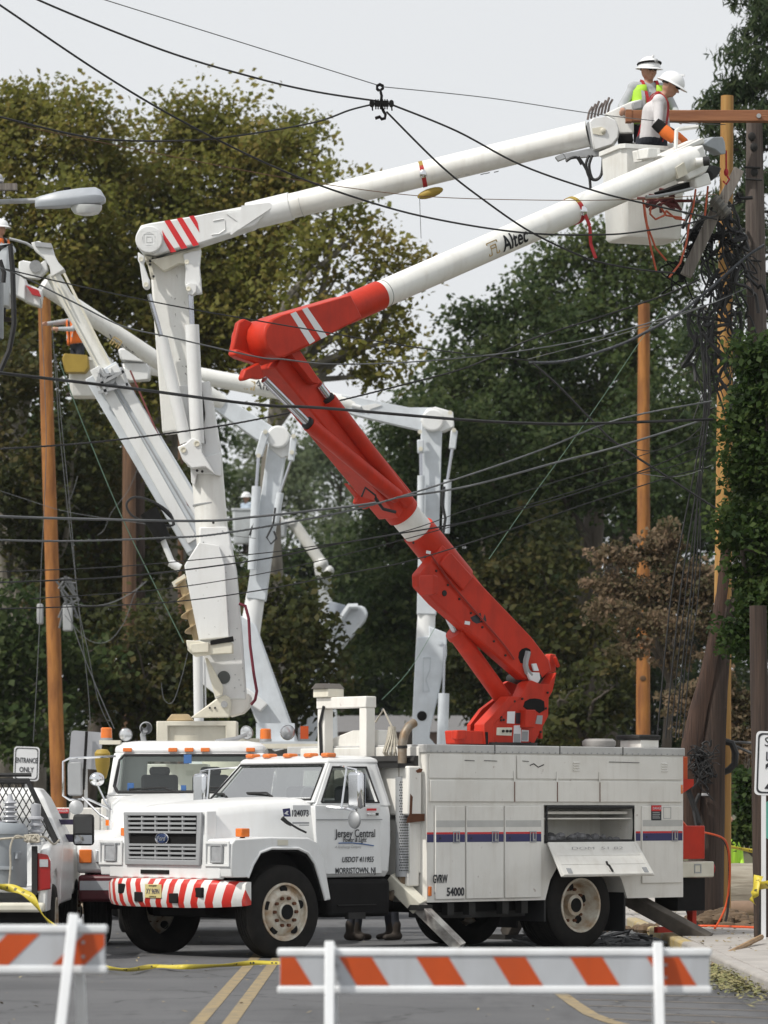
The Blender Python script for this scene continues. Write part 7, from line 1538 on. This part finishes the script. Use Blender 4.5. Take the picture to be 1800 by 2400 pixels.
def limbs(m, base, blobs, r, via=None):
    for px, py, Y, rx, rz in blobs:
        e = P(px,py,Y); s = Vector(base); mid = s.lerp(e,.5)+Vector((random.uniform(-.6,.6),random.uniform(-.4,.4),random.uniform(.1,.9)))
        q = crv([s, s.lerp(mid,.5)+Vector((0,0,.4)), mid, e], 4); m.tube(q, r, 7, r*.25)
        for i in range(4):
            a = mid.lerp(e, random.uniform(.2,1)); b = a+Vector((random.uniform(-1,1)*rx, random.uniform(-.6,.6)*rx, random.uniform(-.3,1)*rz))*Y/F*.8; m.tube([a, a.lerp(b,.5)+Vector((0,0,.15)), b], r*.28, 5, r*.08)
def tree(label, base_px, Y, blobs, leaf, size, dens, per, rt=.35, rad=1.0, bark=BARK, fork=None, droop=0, flat=.55, name='tree', aspect=.68, shell=.5):
    b = P(base_px, 1900, Y); b.z = -.02; t = thing(name, label, 'tree', b)
    top = P(*(fork or (sum(q[0] for q in blobs)/len(blobs), max(q[1] for q in blobs))), Y)
    m = MB(); q = crv([b, b.lerp(top,.4)+Vector((random.uniform(-.3,.3),0,0)), b.lerp(top,.75)+Vector((random.uniform(-.3,.3),0,0)), top], 4); m.tube(q, rt, 12, rt*.55); W_('trunk', bark, t, m)
    m = MB(); limbs(m, top, blobs, rt*.42); W_('limbs', bark, t, m)
    c, r, ti = clumps(blobs, dens, shell); c[:,2] = np.maximum(c[:,2], .15); o = leaves('crown', leaf, t, c, r*rad, per, size, ti, flat, droop, aspect); struct(o, 'stuff'); return t
L_ = LEAF
# left: tall sycamores turning olive
tree('tall olive-leaved tree at the left edge behind the street lamp', 60, 97, [(-60,330,97,140,130),(70,290,97,110,95),(190,330,96,95,95),(20,480,96,150,120),(190,520,95,130,130),(-40,700,96,150,150),(130,760,96,120,130),(20,620,96,120,90),(230,700,96,60,90)], L_['syc'], 0.09, 2.6, 77, .5, 1.1, BARKG, (40,1000))
tree('broad olive and rust tree behind the white elbow', 420, 99, [(420,310,99,110,80),(540,330,99,110,85),(330,440,98,120,110),(480,480,98,140,120),(640,400,98,110,90),(690,350,99,60,60),(610,540,98,130,110),(430,660,97,140,120),(560,680,97,110,100),(320,620,96,110,110),(250,780,96,110,100),(470,800,96,110,90),(590,840,96,80,60),(700,440,98,70,70),(380,860,96,100,80),(270,420,97,70,110),(210,640,97,90,90),(560,780,97,90,80),(300,940,96,90,70)], L_['syc'], 0.09, 2.7, 77, .5, 1.1, BARKG, (400,1050))
tree('loose airy olive tree with drooping outer boughs behind the red elbow', 640, 94, [(790,440,94,85,80),(720,560,94,110,90),(830,560,94,80,70),(900,620,94,70,50),(760,690,94,110,80),(880,730,94,85,60),(965,640,94,45,35),(950,790,94,60,50),(820,820,94,90,60),(700,800,94,80,70),(890,880,94,45,30),(640,900,93,60,50)], L_['syc'], 0.095, 1.25, 52, .4, 1.15, BARKG, (640,1000), shell=.35)
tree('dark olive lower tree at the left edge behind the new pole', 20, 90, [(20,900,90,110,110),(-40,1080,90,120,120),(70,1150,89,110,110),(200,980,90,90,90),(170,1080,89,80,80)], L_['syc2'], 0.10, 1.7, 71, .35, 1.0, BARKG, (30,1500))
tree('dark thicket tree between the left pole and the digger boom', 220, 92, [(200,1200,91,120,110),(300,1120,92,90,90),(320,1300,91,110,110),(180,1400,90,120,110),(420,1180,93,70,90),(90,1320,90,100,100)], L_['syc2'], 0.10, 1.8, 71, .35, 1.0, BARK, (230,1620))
tree('dark green low tree behind the entrance sign', 60, 84, [(40,1480,84,110,100),(150,1560,85,110,110),(-30,1620,84,90,110),(60,1700,84,110,90)], L_['green'], 0.105, 2.0, 71, .25, 1.0, BARK, (60,1740))
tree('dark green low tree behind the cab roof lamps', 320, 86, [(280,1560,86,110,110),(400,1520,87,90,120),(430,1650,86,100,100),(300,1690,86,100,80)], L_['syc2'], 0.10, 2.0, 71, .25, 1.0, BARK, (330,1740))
# centre
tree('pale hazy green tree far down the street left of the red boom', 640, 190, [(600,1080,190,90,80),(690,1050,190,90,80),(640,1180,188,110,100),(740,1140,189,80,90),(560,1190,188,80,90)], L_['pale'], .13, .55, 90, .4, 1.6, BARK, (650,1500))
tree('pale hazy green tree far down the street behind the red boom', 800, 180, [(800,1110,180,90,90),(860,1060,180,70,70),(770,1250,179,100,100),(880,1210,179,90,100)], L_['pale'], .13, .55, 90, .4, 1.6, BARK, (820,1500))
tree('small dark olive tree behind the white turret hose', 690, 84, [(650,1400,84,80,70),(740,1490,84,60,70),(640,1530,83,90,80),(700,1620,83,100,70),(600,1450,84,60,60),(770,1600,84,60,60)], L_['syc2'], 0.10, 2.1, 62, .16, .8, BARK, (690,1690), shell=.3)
# right
tree('dark green tree right of the upright far mast', 1000, 104, [(960,1040,104,70,90),(1060,1010,104,90,90),(980,1200,103,110,110),(1090,1180,103,100,110),(900,1250,103,70,90),(1000,1400,102,120,110),(900,1430,102,70,100),(960,1560,102,100,100),(850,1480,103,50,80)], L_['green'], 0.09, 2.4, 71, .35, 1.0, BARK, (1000,1650))
tree('tall dark green tree behind the red lower boom', 1140, 108, [(1075,850,108,60,70),(1130,780,108,90,80),(1210,720,108,70,60),(1060,930,107,90,90),(1190,880,107,110,110),(1280,820,107,90,100),(1170,1040,106,120,120)], L_['green'], 0.09, 2.2, 71, .45, 1.05, BARK, (1150,1250))
tree('tallest dark green tree under the upper buckets', 1390, 110, [(1290,660,110,80,80),(1370,610,110,100,80),(1460,600,110,90,80),(1330,760,109,110,110),(1450,750,109,120,110),(1560,640,110,90,90),(1400,900,108,130,120),(1290,980,108,110,120),(1530,830,109,100,120)], L_['green2'], 0.09, 2.1, 71, .5, 1.05, BARK, (1400,1150))
tree('dark green tree behind the slim orange pole', 1430, 103, [(1290,1120,103,110,110),(1420,1090,103,120,120),(1540,1010,104,100,120),(1620,900,105,90,110),(1560,1180,102,110,110),(1180,1250,103,110,120)], L_['green'], 0.09, 2.3, 71, .4, 1.0, BARK, (1420,1420))
tree('dark shaded low tree behind the red turret', 1240, 96, [(1150,1420,96,110,110),(1270,1340,96,110,120),(1240,1520,95,120,110),(1120,1580,95,110,110),(1350,1480,95,90,110),(1290,1660,94,120,90)], L_['syc2'], 0.10, 2.0, 71, .3, 1.0, BARK, (1240,1720))
tree('low green bush tree behind the roof vent', 1370, 86, [(1330,1700,86,70,60),(1400,1680,86,60,50),(1450,1600,86,50,80)], L_['syc2'], 0.10, 2.6, 68, .14, .7, BARK, (1370,1760))
tree('russet-leaved dogwood tree right of the red boom, tiers of pinkish brown leaves', 1560, 73, [(1440,1300,73,70,24),(1560,1270,73,80,36),(1500,1370,73,110,30),(1620,1340,73,80,40),(1430,1430,72,70,24),(1540,1470,72,110,34),(1460,1530,72,70,20),(1640,1460,73,60,40),(1600,1400,73,70,40),(1500,1420,73,90,50),(1580,1540,73,80,36),(1520,1300,73,90,40),(1420,1370,73,50,30),(1640,1400,73,60,60)], L_['dog'], .05, 13, 40, .13, .32, BARK, (1570,1600), droop=.5, shell=.2)
tree('pale green-brown dogwood tree behind the split pole', 1700, 66, [(1620,1640,66,60,40),(1690,1610,66,60,40),(1740,1660,66,60,40),(1630,1710,66,50,30),(1720,1720,66,60,40),(1760,1770,66,50,50)], L_['dog'], .05, 14, 50, .12, .30, BARK, (1700,1790), droop=.4, shell=.2)
tree('leafy green shrub beside the fallen trunk at right', 1745, 58, [(1745,1880,58,40,50),(1760,1940,58,40,40),(1735,1960,58,25,30),(1775,1890,58,40,50),(1740,1830,58,30,30)], L_['shrub'], .055, 9, 42, .05, .32, BARK, (1750,1990), name='shrub', shell=.2)
tree('glossy dark green tree cut by the right edge in front of the hanging pole top', 1850, 46.2, [(1765,840,46.2,45,55),(1810,900,46.2,80,110),(1760,980,46.2,50,70),(1740,1090,46.2,50,60),(1800,1090,46.2,80,110),(1745,1220,46.2,55,70),(1810,1270,46.2,80,110),(1760,1380,46.2,65,80),(1740,1490,46.2,50,55),(1810,1470,46.2,80,90),(1725,1010,46.2,22,30),(1710,1240,46.2,22,28)], L_['shrub'], .046, 17, 50, .13, .36, BARK, (1860,1500), shell=.25)
# the tall conifer in the top right corner
cb_ = []
tc_ = thing('conifer', 'tall feathery conifer in the top right corner behind the crossarm', 'tree', P(1830,1900,76).xy.to_3d())
m = MB(); m.tube([P(1830,1900,76).xy.to_3d(), P(1828,1000,76), P(1825,300,76), P(1822,-120,76)], .28, 10, .06); W_('trunk', BARK, tc_, m)
m = MB(); cs, rs, ts = [], [], []
for i in range(58):
    f = i/57; py = -110+f*1050; L0 = (60+ (py+110)*.34)*76/F*random.uniform(.7,1.15); L0 = min(L0, 1.95); a = i*2.4; o = P(1824+ (py>300)*3, py, 76)
    d = Vector((math.cos(a), math.sin(a), 0)); pts_ = [o, o+d*L0*.5+Vector((0,0,-.05)), o+d*L0+Vector((0,0,-.05-.18*L0))]; m.tube(pts_, .04, 5, .012)
    for k_ in range(20):
        u = random.uniform(.25,1.05); p_ = o+d*L0*u+Vector((random.uniform(-.2,.2),random.uniform(-.2,.2),-.18*L0*u-random.uniform(-.05,.25))); cs.append(p_); rs.append(random.uniform(.25,.5)); ts.append(random.uniform(.1,.9))
for q in ((1690,240),(1710,200),(1660,260),(1730,270),(1680,300),(1740,210)):
    for k_ in range(10): cs.append(P(q[0]+random.uniform(-22,22), q[1]+random.uniform(-18,18), 75.6)); rs.append(.3); ts.append(random.random())
W_('limbs', BARK, tc_, m); struct(leaves('crown', L_['con'], tc_, [tuple(c) for c in cs], rs, 20, .12, np.array(ts), .1, .9, .22), 'stuff')
# wood far behind that closes the view low down
cs, rs, ts = [], [], []
bl = [(x+RNG.uniform(-20,20), y+RNG.uniform(-20,20), 150+RNG.uniform(-8,8), 90, 80) for x in range(-200,2100,130) for y in ((1010,1130,1250,1380,1500,1620,1740,1830) if not 560 < x < 940 else (1330,1430,1540,1650,1750,1830))]
c, r, ti = clumps(bl, 1.6, .2); c[:,2] = np.maximum(c[:,2], .2)
o = leaves('far_wood', L_['green'], None, c, r*1.5, 50, .15, ti); struct(o, 'stuff'); o['label'] = 'dark far wood closing the street behind the trees'
# a grey-roofed house down the street
hs2 = thing('house', 'low house with a grey roof glimpsed between the exhaust pipe and the far mast', 'house', P(935,1900,125).xy.to_3d())
def hb(a, b, y0, y1, z0, z1, nm, mt, par): 
    m = MB(); m.box(P(a,0,125).x, P(b,0,125).x, y0, y1, z0, z1); return W_(nm, mt, par, m)
hb(800, 1090, 125, 133, 0, P(0,1716,125).z, 'wall', mat('house_wall', (.30,.22,.19), .9), hs2)
m = MB(); z_ = P(0,1716,125).z; zt = P(0,1670,125).z; m.prism([(P(785,0,125).x,124.4,z_),(P(785,0,125).x,133.6,z_),(P(785,0,125).x,129,zt)], (P(1105,0,125).x-P(785,0,125).x,0,0)); W_('roof', mat('grey_shingle', (.17,.165,.165), .9), hs2, m)
for x in (905,960,860): o = hb(x, x+16, 124.93, 124.99, P(0,1742,125).z, P(0,1722,125).z, 'window', SIGNW, hs2); hb(x+2, x+14, 124.9, 124.925, P(0,1740,125).z, P(0,1724,125).z, 'pane', mat('dark_pane', (.05,.06,.07), .1), o)
# ---------------------------------------------------------------- thin summer haze over the street
hz = MB().box(-140, 140, -8, 330, -1.0, 42).build('haze', [], smooth=0); struct(hz, 'stuff')
hm = bpy.data.materials.new('haze'); hm.use_nodes = True; t_ = hm.node_tree; t_.nodes.clear()
ho = t_.nodes.new('ShaderNodeOutputMaterial'); pv = t_.nodes.new('ShaderNodeVolumePrincipled')
pv.inputs['Color'].default_value = (.93,.96,1,1); pv.inputs['Density'].default_value = .00013; pv.inputs['Anisotropy'].default_value = .3
t_.links.new(pv.outputs[0], ho.inputs['Volume']); hz.data.materials.append(hm); hz['label'] = 'thin pale haze over the street'
sc.cycles.volume_bounces = 0
